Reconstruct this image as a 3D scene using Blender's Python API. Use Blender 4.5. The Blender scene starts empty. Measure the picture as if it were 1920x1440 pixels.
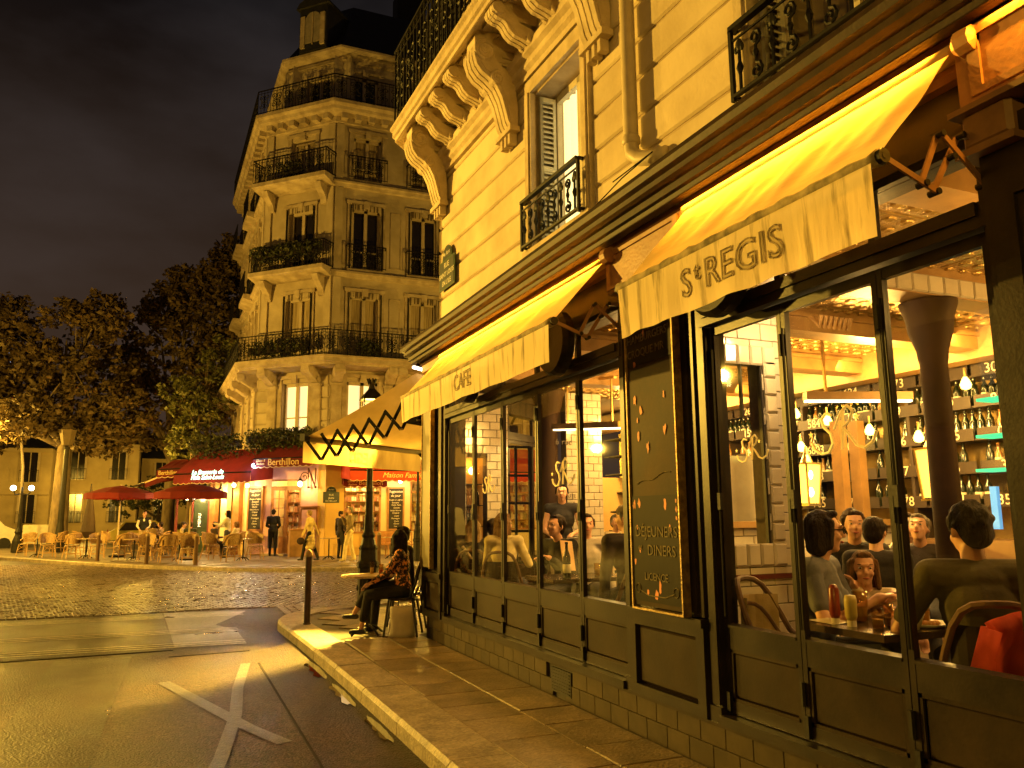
import bpy, bmesh, math, random
from math import sin, cos, pi, radians as R, sqrt, atan2
from mathutils import Vector as V, Matrix
random.seed(7)
sc = bpy.context.scene
col = sc.collection
# ------------------------------------------------------------------ camera
cam = bpy.data.cameras.new('camera'); camo = bpy.data.objects.new('camera', cam); col.objects.link(camo)
yaw, pitch, roll = R(23.168), R(9.34), R(-0.482)
fwd = V((sin(yaw)*cos(pitch), cos(yaw)*cos(pitch), sin(pitch)))
rt0 = V((cos(yaw), -sin(yaw), 0)); up0 = rt0.cross(fwd)
rt = rt0*cos(roll)+up0*sin(roll); up = up0*cos(roll)-rt0*sin(roll)
CAM = V((0, 0, 1.6))
m = Matrix((rt, up, -fwd)).transposed().to_4x4(); m.translation = CAM
camo.matrix_world = m
cam.sensor_width = 36; cam.lens = 1492.8/1920*36; cam.clip_end = 2000; cam.clip_start = .05
sc.camera = camo
def ray(px, py): return fwd+rt*((px-960)/1492.8)+up*((720-py)/1492.8)
def atY(px, py, y):
    d = ray(px, py); return CAM+d*(y/d.y)
def atX(px, py, x):
    d = ray(px, py); return CAM+d*(x/d.x)
def atZ(px, py, z):
    d = ray(px, py); return CAM+d*((z-1.6)/d.z)
# ------------------------------------------------------------------ night sky
w = bpy.data.worlds.new('World'); sc.world = w; w.use_nodes = True
nt = w.node_tree; nt.nodes.clear()
out = nt.nodes.new('ShaderNodeOutputWorld'); bg = nt.nodes.new('ShaderNodeBackground')
tc = nt.nodes.new('ShaderNodeTexCoord'); mp = nt.nodes.new('ShaderNodeMapping'); mp.inputs['Scale'].default_value = (2.2, 2.2, 5)
no = nt.nodes.new('ShaderNodeTexNoise'); no.inputs['Scale'].default_value = 1.6; no.inputs['Detail'].default_value = 6
cr = nt.nodes.new('ShaderNodeValToRGB')
cr.color_ramp.elements[0].position = .38; cr.color_ramp.elements[0].color = (.0045, .0036, .0038, 1)
cr.color_ramp.elements[1].position = .68; cr.color_ramp.elements[1].color = (.0200, .0168, .0172, 1)
sx = nt.nodes.new('ShaderNodeSeparateXYZ')
cg = nt.nodes.new('ShaderNodeValToRGB')
cg.color_ramp.elements[0].position = 0; cg.color_ramp.elements[0].color = (.042, .020, .007, 1)
cg.color_ramp.elements[1].position = .55; cg.color_ramp.elements[1].color = (0, 0, 0, 1)
ad = nt.nodes.new('ShaderNodeMixRGB'); ad.blend_type = 'ADD'; ad.inputs[0].default_value = 1
L = nt.links.new
L(tc.outputs['Generated'], mp.inputs[0]); L(mp.outputs[0], no.inputs['Vector']); L(no.outputs['Fac'], cr.inputs[0])
L(tc.outputs['Generated'], sx.inputs[0]); L(sx.outputs['Z'], cg.inputs[0])
L(cr.outputs[0], ad.inputs[1]); L(cg.outputs[0], ad.inputs[2]); L(ad.outputs[0], bg.inputs[0]); bg.inputs[1].default_value = 1.0
L(bg.outputs[0], out.inputs[0])
sc.view_settings.view_transform = 'Standard'; sc.view_settings.look = 'None'
sc.view_settings.exposure = .1; sc.view_settings.gamma = 1; sc.view_settings.use_curve_mapping = False
sc.cycles.use_denoising = True
sc.cycles.max_bounces = 6; sc.cycles.diffuse_bounces = 3; sc.cycles.glossy_bounces = 3; sc.cycles.transmission_bounces = 4
sc.cycles.transparent_max_bounces = 16; sc.cycles.sample_clamp_indirect = 4; sc.cycles.caustics_reflective = False; sc.cycles.caustics_refractive = False
# ------------------------------------------------------------------ lamps of the street and the cafes, with added fills
SOD = (1, .565, .065); WARM = (1, .58, .13)
def pt(name, loc, power, colr=SOD, size=.12):
    l = bpy.data.lights.new(name, 'POINT'); l.energy = power; l.color = colr; l.shadow_soft_size = size
    o = bpy.data.objects.new(name, l); o.location = loc; col.objects.link(o); return o
def area(name, loc, direction, sx_, sy_, power, colr=WARM, xaxis=None, spread=180):
    l = bpy.data.lights.new(name, 'AREA'); l.shape = 'RECTANGLE'; l.size = sx_; l.size_y = sy_; l.energy = power; l.color = colr; l.spread = R(spread)
    o = bpy.data.objects.new(name, l); z = -V(direction).normalized()
    x = V(xaxis or (1, 0, 0)); x = (x-z*x.dot(z)).normalized(); y = z.cross(x)
    mm = Matrix((x, y, z)).transposed().to_4x4(); mm.translation = V(loc); o.matrix_world = mm; col.objects.link(o); return o
LAMP_OUT = V((-8.6, 18.8, 5.6))       # the lamp across the street that lights the front
LAMP_CORNER = V((3.15, 13.6, 3.44))
LAMP_FAR = V((7.66, 26.0, 3.6))
_s = bpy.data.lights.new('street_light', 'SPOT'); _s.energy = 21500; _s.color = SOD; _s.shadow_soft_size = .16; _s.spot_size = R(64); _s.spot_blend = .55
_o = bpy.data.objects.new('street_light', _s); col.objects.link(_o); _o.location = LAMP_OUT; _o.rotation_euler = (V((3.0, 5.0, 7.4))-LAMP_OUT).to_track_quat('-Z', 'Y').to_euler()
_s = bpy.data.lights.new('street_light_ground_fill', 'SPOT'); _s.energy = 6500; _s.color = SOD; _s.shadow_soft_size = .16; _s.spot_size = R(58); _s.spot_blend = .9  # second spot added at this lamp to brighten the cobbles
_o = bpy.data.objects.new('street_light_ground_fill', _s); col.objects.link(_o); _o.location = LAMP_OUT; _o.rotation_euler = (V((3.0, 22.5, 0))-LAMP_OUT).to_track_quat('-Z', 'Y').to_euler()
_s = bpy.data.lights.new('corner_beam', 'SPOT'); _s.energy = 26000; _s.color = SOD; _s.shadow_soft_size = .08; _s.spot_size = R(36); _s.spot_blend = .7
_o = bpy.data.objects.new('corner_beam', _s); col.objects.link(_o); _o.location = V((3.10, 13.55, 3.40)); _o.rotation_euler = (V((1.05, 8.9, 0))-V((3.15, 13.6, 3.4))).to_track_quat('-Z', 'Y').to_euler()
pt('corner_light', LAMP_CORNER, 1100, SOD, .1)
pt('far_light', LAMP_FAR, 1500, SOD, .12)
pt('quay_light', (-6.45, 41.9, 3.0), 130, WARM, .12); pt('quay_light', (-5.75, 41.9, 2.98), 130, WARM, .12)
pt('plaza_light', (14.5, 20, 3.6), 4200, SOD, .15)
pt('plaza_light', (-9.5, 28, 4.2), 9500, SOD, .15)
pt('plaza_light', (-8.4, 42, 5.0), 3600, SOD, .2)  # unseen fill added to brighten the left face and trees
pt('fill_light_behind', (-4.5, -6, 4.2), 1300, SOD, .15)  # unseen fill added to lift the dark sides of the brackets
# ------------------------------------------------------------------ materials
MATS = {}
def M(name, c1, c2=None, scale=4, rough=.75, bump=0, bscale=60, metal=0, spec=.4, rnd=0, stretch=None, emit=0, speck=0, ramp=(.35, .65), detail=6, trans=0, sss=0, rough2=None, coat=0, ior=None):
    if name in MATS: return MATS[name]
    m = bpy.data.materials.new(name); m.use_nodes = True; n = m.node_tree; b = n.nodes['Principled BSDF']; L = n.links.new
    c2 = c2 or tuple(x*.72 for x in c1)
    tc = n.nodes.new('ShaderNodeTexCoord'); mp = n.nodes.new('ShaderNodeMapping')
    if stretch: mp.inputs['Scale'].default_value = stretch
    L(tc.outputs['Object'], mp.inputs[0])
    t = n.nodes.new('ShaderNodeTexNoise'); t.inputs['Scale'].default_value = scale; t.inputs['Detail'].default_value = detail; t.inputs['Roughness'].default_value = .6
    L(mp.outputs[0], t.inputs['Vector'])
    r = n.nodes.new('ShaderNodeValToRGB'); r.color_ramp.elements[0].position = ramp[0]; r.color_ramp.elements[1].position = ramp[1]
    r.color_ramp.elements[0].color = (*c2, 1); r.color_ramp.elements[1].color = (*c1, 1); L(t.outputs['Fac'], r.inputs[0])
    last = r.outputs[0]
    if speck:
        sp = n.nodes.new('ShaderNodeTexVoronoi'); sp.inputs['Scale'].default_value = 48; L(tc.outputs['Object'], sp.inputs['Vector']); sr = n.nodes.new('ShaderNodeSeparateColor'); L(sp.outputs['Color'], sr.inputs[0])
        sn = n.nodes.new('ShaderNodeTexNoise'); sn.inputs['Scale'].default_value = 9; sn.inputs['Detail'].default_value = 9; sn.inputs['Roughness'].default_value = .8; L(tc.outputs['Object'], sn.inputs['Vector'])
        sm = n.nodes.new('ShaderNodeMath'); sm.operation = 'MULTIPLY'; L(sr.outputs[0], sm.inputs[0]); L(sn.outputs['Fac'], sm.inputs[1])
        mr0 = n.nodes.new('ShaderNodeMapRange'); mr0.inputs['From Max'].default_value = .55; mr0.inputs['To Min'].default_value = 1-speck; mr0.inputs['To Max'].default_value = 1+speck; L(sm.outputs[0], mr0.inputs[0]); hv0 = n.nodes.new('ShaderNodeHueSaturation'); L(mr0.outputs[0], hv0.inputs['Value']); L(last, hv0.inputs['Color']); last = hv0.outputs[0]
    if rnd:
        oi = n.nodes.new('ShaderNodeObjectInfo'); mr = n.nodes.new('ShaderNodeMapRange'); mr.inputs['To Min'].default_value = 1-rnd; mr.inputs['To Max'].default_value = 1+rnd
        L(oi.outputs['Random'], mr.inputs[0]); hv = n.nodes.new('ShaderNodeHueSaturation'); L(mr.outputs[0], hv.inputs['Value']); L(last, hv.inputs['Color']); last = hv.outputs[0]
        ad = n.nodes.new('ShaderNodeVectorMath'); ad.operation = 'ADD'; L(tc.outputs['Object'], ad.inputs[0])
        ml = n.nodes.new('ShaderNodeMath'); ml.operation = 'MULTIPLY'; ml.inputs[1].default_value = 37; L(oi.outputs['Random'], ml.inputs[0]); L(ml.outputs[0], ad.inputs[1]); L(ad.outputs[0], mp.inputs[0])
    L(last, b.inputs['Base Color'])
    b.inputs['Roughness'].default_value = rough; b.inputs['Metallic'].default_value = metal; b.inputs['Specular IOR Level'].default_value = spec
    if rough2 is not None:
        mr = n.nodes.new('ShaderNodeMapRange'); mr.inputs['From Min'].default_value = .22; mr.inputs['From Max'].default_value = .78; mr.inputs['To Min'].default_value = rough2; mr.inputs['To Max'].default_value = rough
        t3 = n.nodes.new('ShaderNodeTexNoise'); t3.inputs['Scale'].default_value = scale*.5; t3.inputs['Detail'].default_value = 5; L(tc.outputs['Object'], t3.inputs['Vector']); L(t3.outputs['Fac'], mr.inputs[0]); L(mr.outputs[0], b.inputs['Roughness'])
    if ior: b.inputs['IOR'].default_value = ior
    if coat: b.inputs['Coat Weight'].default_value = coat; b.inputs['Coat Roughness'].default_value = .15
    if bump:
        t2 = n.nodes.new('ShaderNodeTexNoise'); t2.inputs['Scale'].default_value = bscale; t2.inputs['Detail'].default_value = 5; L(mp.outputs[0], t2.inputs['Vector'])
        bp = n.nodes.new('ShaderNodeBump'); bp.inputs['Strength'].default_value = bump; bp.inputs['Distance'].default_value = .02; L(t2.outputs['Fac'], bp.inputs['Height']); L(bp.outputs[0], b.inputs['Normal'])
    if emit: L(last, b.inputs['Emission Color']); b.inputs['Emission Strength'].default_value = emit
    if trans:
        tr = n.nodes.new('ShaderNodeBsdfTranslucent'); L(last, tr.inputs[0]); mx = n.nodes.new('ShaderNodeMixShader'); mx.inputs[0].default_value = trans
        L(b.outputs[0], mx.inputs[1]); L(tr.outputs[0], mx.inputs[2]); L(mx.outputs[0], n.nodes['Material Output'].inputs[0])
    MATS[name] = m; return m
def glow(name, c, s):
    m = bpy.data.materials.new(name); m.use_nodes = True; n = m.node_tree; b = n.nodes['Principled BSDF']
    b.inputs['Base Color'].default_value = (*[min(1, x) for x in c], 1); b.inputs['Emission Color'].default_value = (*c, 1); b.inputs['Emission Strength'].default_value = s; MATS[name] = m; return m
def glass(name, tint=(.92, .92, .88), f=1.0, rough=.02):
    m = bpy.data.materials.new(name); m.use_nodes = True; n = m.node_tree; n.nodes.clear(); L = n.links.new
    o = n.nodes.new('ShaderNodeOutputMaterial'); t = n.nodes.new('ShaderNodeBsdfTransparent'); t.inputs[0].default_value = (*tint, 1)
    g = n.nodes.new('ShaderNodeBsdfGlossy'); g.inputs['Roughness'].default_value = rough; lw = n.nodes.new('ShaderNodeLayerWeight'); lw.inputs['Blend'].default_value = .5
    pw = n.nodes.new('ShaderNodeMath'); pw.operation = 'POWER'; pw.inputs[1].default_value = 4.5; L(lw.outputs['Facing'], pw.inputs[0])
    mu = n.nodes.new('ShaderNodeMath'); mu.operation = 'MULTIPLY_ADD'; mu.inputs[1].default_value = .75*f; mu.inputs[2].default_value = .035*f; L(pw.outputs[0], mu.inputs[0])
    mx = n.nodes.new('ShaderNodeMixShader'); L(mu.outputs[0], mx.inputs[0]); L(t.outputs[0], mx.inputs[1]); L(g.outputs[0], mx.inputs[2]); L(mx.outputs[0], o.inputs[0])
    MATS[name] = m; return m
stone = M('pale_limestone', (.64, .54, .38), (.44, .35, .23), 1.3, .85, .2, 35, rnd=.07, ramp=(.30, .60), detail=9)
stone2 = M('carved_limestone', (.58, .48, .34), (.40, .32, .21), 4, .85, .35, 30)
stoneF = M('far_limestone', (.50, .42, .30), (.34, .28, .19), .9, .9, .3, 8, rnd=.05)
stoneFd = M('far_moulding_stone', (.46, .38, .27), (.28, .22, .15), 2.5, .9, .3, 12)
wood = M('dark_painted_wood', (.020, .014, .009), (.011, .008, .006), 5, .42, .05, 70, spec=.16, rough2=.28)
woodp = M('brown_painted_panel', (.028, .018, .010), (.016, .011, .007), 4, .45, .05, 60, spec=.12, rough2=.30)
woodfas = M('ochre_painted_fascia', (.34, .17, .07), (.24, .11, .045), 6, .5, .15, 40)
woodcor = M('brown_painted_cornice', (.036, .020, .010), (.018, .011, .006), 9, .5, .08, 60, spec=.15)
mblack = M('matte_black_steel', (.004, .0035, .003), None, 10, .85, spec=.1)
iron = M('black_wrought_iron', (.009, .008, .007), (.005, .004, .004), 10, .5, .1, 60, spec=.2)
postpaint = M('dark_green_lamp_paint', (.018, .015, .009), (.009, .008, .005), 8, .5, .2, 25, spec=.3)
tinm = M('embossed_gold_tin', (.55, .36, .12), (.40, .25, .08), 6, .26, .9, 30, metal=.55)
tilem = M('glazed_white_tile', (.50, .45, .37), (.42, .37, .30), 3, .14, .04, 12, spec=.6, rnd=.08, coat=.4)
groutm = M('dark_grout', (.10, .08, .06), None, 20, .9)
plasterm = M('ochre_plaster', (.55, .36, .14), (.44, .27, .10), 2, .8, .1, 30)
canv = M('pale_awning_canvas', (.66, .48, .22), (.50, .35, .15), 3, .8, .35, 9, stretch=(.6, .25, 1.0), trans=.28)
brass = M('brass', (.55, .38, .14), None, 8, .3, metal=.9)
glassm = glass('window_glass', (.95, .94, .90), .8)
skin1 = M('skin_light', (.62, .36, .24), (.54, .29, .19), 12, .5, sss=0)
skin2 = M('skin_tan', (.50, .28, .17), (.44, .23, .14), 12, .5)
# ------------------------------------------------------------------ mesh builder
class MB:
    def __init__(s): s.v = []; s.f = []; s.mi = []
    def add(s, vs, fs, mi=0):
        n = len(s.v); s.v += [tuple(q) for q in vs]; s.f += [[i+n for i in f] for f in fs]; s.mi += [mi]*len(fs); return s
    def box(s, x0, x1, y0, y1, z0, z1, mi=0):
        return s.add([(x0, y0, z0), (x1, y0, z0), (x1, y1, z0), (x0, y1, z0), (x0, y0, z1), (x1, y0, z1), (x1, y1, z1), (x0, y1, z1)],
                     [[0, 3, 2, 1], [4, 5, 6, 7], [0, 1, 5, 4], [1, 2, 6, 5], [2, 3, 7, 6], [3, 0, 4, 7]], mi)
    def cbox(s, x0, x1, y0, y1, z0, z1, c=.01, face='-x', mi=0):      # a block whose outer face is chamfered
        if face == '-x':
            vs = [(x1, y0, z0), (x1, y1, z0), (x1, y1, z1), (x1, y0, z1), (x0+c, y0, z0), (x0+c, y1, z0), (x0+c, y1, z1), (x0+c, y0, z1),
                  (x0, y0+c, z0+c), (x0, y1-c, z0+c), (x0, y1-c, z1-c), (x0, y0+c, z1-c)]
        else:
            vs = [(x0, y1, z0), (x1, y1, z0), (x1, y1, z1), (x0, y1, z1), (x0, y0+c, z0), (x1, y0+c, z0), (x1, y0+c, z1), (x0, y0+c, z1),
                  (x0+c, y0, z0+c), (x1-c, y0, z0+c), (x1-c, y0, z1-c), (x0+c, y0, z1-c)]
        fs = [[8, 9, 10, 11]]
        for i in range(4):
            j = (i+1) % 4; fs += [[i, j, j+4, i+4], [i+4, j+4, j+8, i+8]]
        return s.add(vs, fs, mi)
    def bar(s, p, q, w, h=None, mi=0, upv=(0, 0, 1)):
        p, q = V(p), V(q); h = h or w; d = (q-p).normalized(); u = V(upv)
        if abs(d.dot(u)) > .98: u = V((1, 0, 0))
        a = d.cross(u).normalized(); b = a.cross(d)
        vs = [o+a*(w/2*i)+b*(h/2*j) for o in (p, q) for i, j in ((-1, -1), (1, -1), (1, 1), (-1, 1))]
        return s.add(vs, [[0, 1, 2, 3], [7, 6, 5, 4], [0, 4, 5, 1], [1, 5, 6, 2], [2, 6, 7, 3], [3, 7, 4, 0]], mi)
    def tube(s, pts, r, n=6, caps=True, mi=0):
        pts = [V(p) for p in pts]; k = len(pts); rs = r if isinstance(r, (list, tuple)) else [r]*k
        vs = []; fs = []; pa = None
        for i, p in enumerate(pts):
            d = (pts[min(i+1, k-1)]-pts[max(i-1, 0)]); d = d.normalized() if d.length > 1e-9 else V((0, 0, 1))
            if pa is None:
                u = V((0, 0, 1)) if abs(d.z) < .9 else V((1, 0, 0)); a = d.cross(u).normalized()
            else:
                a = (pa-d*pa.dot(d)); a = a.normalized() if a.length > 1e-6 else d.orthogonal().normalized()
            pa = a; b = d.cross(a)
            for j in range(n):
                t = 2*pi*j/n; vs.append(p+(a*cos(t)+b*sin(t))*rs[i])
        for i in range(k-1):
            for j in range(n): fs.append([i*n+j, i*n+(j+1) % n, (i+1)*n+(j+1) % n, (i+1)*n+j])
        if caps: fs += [list(range(n))[::-1], list(range((k-1)*n, k*n))]
        return s.add(vs, fs, mi)
    def lathe(s, prof, c=(0, 0, 0), n=12, mi=0, axis='z', ph=0):
        vs = []; fs = []; k = len(prof); c = V(c)
        for r, z in prof:
            for j in range(n):
                t = 2*pi*j/n+ph
                p = (r*cos(t), r*sin(t), z) if axis == 'z' else ((z, r*cos(t), r*sin(t)) if axis == 'x' else (r*cos(t), z, r*sin(t)))
                vs.append(c+V(p))
        for i in range(k-1):
            for j in range(n): fs.append([i*n+j, i*n+(j+1) % n, (i+1)*n+(j+1) % n, (i+1)*n+j])
        fs += [list(range(n))[::-1], list(range((k-1)*n, k*n))]
        return s.add(vs, fs, mi)
    def ell(s, c, r, n=10, k=7, rot=None, mi=0):
        c = V(c); r = (r, r, r) if not hasattr(r, '__len__') else r; vs = [V((0, 0, -1))]; fs = []
        for i in range(1, k):
            a = -pi/2+pi*i/k
            for j in range(n): t = 2*pi*j/n; vs.append(V((cos(a)*cos(t), cos(a)*sin(t), sin(a))))
        vs.append(V((0, 0, 1)))
        for j in range(n): fs.append([0, 1+(j+1) % n, 1+j])
        for i in range(k-2):
            for j in range(n): a = 1+i*n; fs.append([a+j, a+(j+1) % n, a+n+(j+1) % n, a+n+j])
        a = 1+(k-2)*n
        for j in range(n): fs.append([a+j, a+(j+1) % n, len(vs)-1])
        vs = [V((p.x*r[0], p.y*r[1], p.z*r[2])) for p in vs]
        if rot is not None: vs = [rot @ p for p in vs]
        return s.add([c+p for p in vs], fs, mi)
    def limb(s, p, q, r1, r2, n=10):
        p, q = V(p), V(q); d = (q-p); l = d.length
        if l < 1e-6: return s.ell(p, r1)
        d /= l; pts = []; rs = []
        for a in (-.95, -.7, -.35): pts.append(p+d*(r1*a)); rs.append(r1*sqrt(1-a*a))
        pts += [p, q]; rs += [r1, r2]
        for a in (.35, .7, .95): pts.append(q+d*(r2*a)); rs.append(r2*sqrt(1-a*a))
        return s.tube(pts, rs, n)
    def extr(s, poly, axis, a, b, mi=0):
        # polygon (list of 2-tuples) swept along axis from a to b.  axis y: poly=(x,z);  axis x: poly=(y,z);  axis z: poly=(x,y)
        n = len(poly); f = {'y': lambda p, t: (p[0], t, p[1]), 'x': lambda p, t: (t, p[0], p[1]), 'z': lambda p, t: (p[0], p[1], t)}[axis]
        vs = [f(p, a) for p in poly]+[f(p, b) for p in poly]
        return s.add(vs, [list(range(n)), list(range(n, 2*n))[::-1]]+[[i, (i+1) % n, n+(i+1) % n, n+i] for i in range(n)], mi)
    def quad(s, a, b, c, d, mi=0): return s.add([a, b, c, d], [[0, 1, 2, 3]], mi)
    def merge(s, o, T=None):
        vs = [T @ V(p) for p in o.v] if T else o.v; n = len(s.v); s.v += [tuple(p) for p in vs]; s.f += [[i+n for i in f] for f in o.f]; s.mi += o.mi; return s
    def mesh(s, name, mats, smooth=False, T=None):
        me = bpy.data.meshes.new(name); vs = [tuple(T @ V(p)) for p in s.v] if T else s.v
        me.from_pydata(vs, [], s.f)
        for mt in (mats if isinstance(mats, (list, tuple)) else [mats]): me.materials.append(mt)
        if any(s.mi): me.polygons.foreach_set('material_index', s.mi)
        if smooth: me.polygons.foreach_set('use_smooth', [True]*len(me.polygons))
        bm = bmesh.new(); bm.from_mesh(me); bmesh.ops.recalc_face_normals(bm, faces=bm.faces); bm.to_mesh(me); bm.free()
        return me
    def build(s, name, mats, parent=None, smooth=False, T=None, **k):
        return obj(name, s.mesh(name, mats, smooth, T), parent, **k)
def obj(name, me, parent=None, loc=None, rz=0, label=None, cat=None, group=None, kind=None, scale=None):
    o = bpy.data.objects.new(name, me); col.objects.link(o)
    if loc is not None: o.location = loc
    if rz: o.rotation_euler.z = rz
    if scale: o.scale = (scale,)*3 if not hasattr(scale, '__len__') else scale
    if parent: o.parent = parent
    if label: o['label'] = label
    if cat: o['category'] = cat
    if group: o['group'] = group
    if kind: o['kind'] = kind
    return o
def thing(name, label, cat, loc=(0, 0, 0), rz=0, group=None): return obj(name, None, None, loc, rz, label, cat, group)
def kids(o): return [c for c in o.children]
def copytree(o, parent=None):
    c = o.copy(); col.objects.link(c); c.parent = parent
    for ch in list(o.children): copytree(ch, c)
    return c
def dup(o, loc, rz=0, label=None, scale=None):
    c = copytree(o); c.location = loc; c.rotation_euler = (0, 0, rz)
    if label: c['label'] = label
    if scale: c.scale = (scale,)*3
    return c
def frameM(o, xdir, ydir=None):      # matrix: local x -> xdir, local y -> ydir, z up
    x = V(xdir).normalized(); z = V((0, 0, 1)); y = V(ydir).normalized() if ydir else z.cross(x)
    mm = Matrix((x, y, z)).transposed().to_4x4(); mm.translation = V(o); return mm
def text(name, s, size, T, mat, parent=None, outline=False, extrude=.002, align='CENTER', spacing=1.0, shear=0, bevel=.004, **k):
    cu = bpy.data.curves.new(name, 'FONT'); cu.body = s; cu.size = size; cu.align_x = align; cu.align_y = 'CENTER'; cu.space_character = spacing; cu.shear = shear
    cu.resolution_u = 3
    if outline: cu.fill_mode = 'NONE'; cu.bevel_depth = bevel; cu.bevel_resolution = 0
    else: cu.extrude = extrude
    tmp = bpy.data.objects.new('tmp', cu); col.objects.link(tmp)
    dg = bpy.context.evaluated_depsgraph_get(); me = bpy.data.meshes.new_from_object(tmp.evaluated_get(dg)); me.transform(T)
    bpy.data.objects.remove(tmp); me.materials.clear(); me.materials.append(mat); me.name = name
    return obj(name, me, parent, **k)
def textT(o, right, upv=(0, 0, 1)):   # text plane: x->right, y->up
    x = V(right).normalized(); y = V(upv).normalized(); z = x.cross(y)
    mm = Matrix((x, y, z)).transposed().to_4x4(); mm.translation = V(o); return mm
def spiral(c, r0, r1, turns, a0, T, k=14):
    return [T @ V((c[0]+(r0+(r1-r0)*i/k)*cos(a0+2*pi*turns*i/k), c[1]+(r0+(r1-r0)*i/k)*sin(a0+2*pi*turns*i/k), 0)) for i in range(k+1)]
# ------------------------------------------------------------------ ground
asph = M('damp_asphalt', (.050, .030, .026), (.011, .007, .009), .9, .52, 1.0, 55, spec=.5, ior=1.15, rough2=.28, detail=12, speck=.85)
asphd = M('smooth_dark_asphalt', (.022, .016, .014), (.011, .008, .008), 2.2, .46, .8, 55, spec=.5, ior=1.15, rough2=.24, speck=.45)
slabm = M('crossing_concrete', (.10, .082, .075), (.05, .043, .036), 2, .42, .6, 55, spec=.5, ior=1.2, rough2=.22, speck=.4)
cobm = M('granite_cobble', (.19, .15, .105), (.09, .07, .05), 9, .42, .5, 30, spec=.5, rnd=.35, rough2=.25)
kerbm = M('granite_kerb', (.30, .24, .17), (.17, .135, .095), 5, .6, .45, 60, rnd=.15, rough2=.42, speck=.3)
flagm = M('worn_flagstone', (.21, .155, .10), (.10, .075, .05), 2.6, .55, .5, 50, rnd=.3, rough2=.34, speck=.25)
flagf = M('far_flagstone', (.22, .18, .13), (.13, .10, .075), 2, .55, .3, 30, rnd=.2, rough2=.3)
linem = M('pale_road_line', (.42, .36, .27), (.10, .08, .06), 14, .34, .3, 60, ramp=(.40, .56))
b = MB(); b.quad((-300, -120, -.03), (300, -120, -.03), (300, 420, -.03), (-300, 420, -.03)); b.build('ground', M('distant_ground', (.06, .05, .04)), kind='structure')
b = MB(); b.quad((-60, -12, 0), (1.9, -12, 0), (1.9, 15.25, 0), (-60, 15.25, 0)); b.build('road', asph, kind='structure')
b = MB(); b.quad((-60, 15.25, -.012), (60, 15.25, -.012), (60, 75, -.012), (-60, 75, -.012)); b.quad((1.9, 12, -.012), (40, 12, -.012), (40, 15.25, -.012), (1.9, 15.25, -.012))
cobbase = b.build('cobbled_square', M('cobble_joint_sand', (.06, .048, .036), (.035, .028, .02), 3, .7, .6, 25, rough2=.35), kind='structure')
b = MB(); b.quad((-30, 11.0, .004), (.15, 11.0, .004), (.0, 15.2, .004), (-30, 15.2, .004)); b.build('crossing_asphalt', asphd, kind='structure')
b = MB(); b.add([(.17, 11.15, .004), (1.02, 11.1, .004), (1.0, 12.4, .004), (.75, 13.2, .004), (1.35, 14.9, .004), (.02, 15.2, .004)], [[0, 1, 2, 3, 4, 5]]); b.build('crossing_slab', slabm, kind='structure')
# darker strip with visible seams in the foreground
b = MB(); b.quad((-1.05, 4.2, .004), (-.42, 4.2, .004), (-.30, 10.7, .004), (-1.1, 10.7, .004)); b.build('asphalt_strip', asphd, kind='structure')
seam = M('tar_seam', (.010, .008, .007), None, 10, .7, spec=.1)
b = MB()
for p, q in (((1.0, 4.2), (1.02, 9.6)), ((.1, 10.45), (1.0, 10.5)), ((.55, 4.4), (.45, 5.6)), ((-2, 10.9), (.15, 10.95))):
    b.bar((p[0], p[1], .002), (q[0], q[1], .002), .02, .008)
b.build('road_seam', seam, kind='structure')
rlines = obj('road_lines', None, kind='structure')
for y0 in (14.55, 12.62, 11.32):  # sets of thin pale lines with a blotchy colour
    for k in range(3):
        b = MB(); yy = y0+(k-1)*.16; n = 14; x0, x1 = -12, (1.25 if y0 > 14 else 1.02)
        pts = [(x0+(x1-x0)*i/n) for i in range(n+1)]
        for i in range(n):
            f = lambda x: yy-.06*x-.012*x*x*(x < 0)*.35
            a, c = pts[i], pts[i+1]; b.quad((a, f(a)-.02, .009), (c, f(c)-.02, .009), (c, f(c)+.02, .009), (a, f(a)+.02, .009))
        b.build('road_line', linem, rlines)
def strip(pts, wd, z=.006):
    b = MB()
    for (x, y), (x2, y2) in zip(pts[:-1], pts[1:]):
        d = V((x2-x, y2-y, 0)).normalized(); n = V((-d.y, d.x, 0))*wd/2
        b.quad(V((x, y, z))-n, V((x2, y2, z))-n, V((x2, y2, z))+n, V((x, y, z))+n)
    return b
worn = M('faded_road_paint', (.050, .042, .038), (.016, .012, .012), 14, .34, .5, 70, ramp=(.47, .72), rough2=.38, speck=.5)
strip([(.05, 8.9), (.42, 7.6), (.66, 6.75), (.86, 6.2)], .12).build('road_line', worn, rlines)
strip([(.88, 9.6), (.70, 8.3), (.60, 7.2), (.42, 6.0), (.3, 5.4)], .10, .008).build('road_line', worn, rlines)
# puddles in the gutter
pud = M('puddle_water', (.012, .010, .008), None, 3, .04, 0, spec=.8)
for (cx, cy, rx, ry) in ((1.52, 8.9, .06, .5), (1.54, 7.6, .05, .5), (1.56, 6.3, .04, .4)):
    b = MB(); n = 22; b.add([(cx+rx*cos(2*pi*i/n)*(1+.35*sin(3*i)+.2*sin(7.3*i)), cy+ry*sin(2*pi*i/n)*(1+.2*sin(5*i)), .005) for i in range(n)], [list(range(n))]); b.build('puddle', pud, kind='structure')
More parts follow.
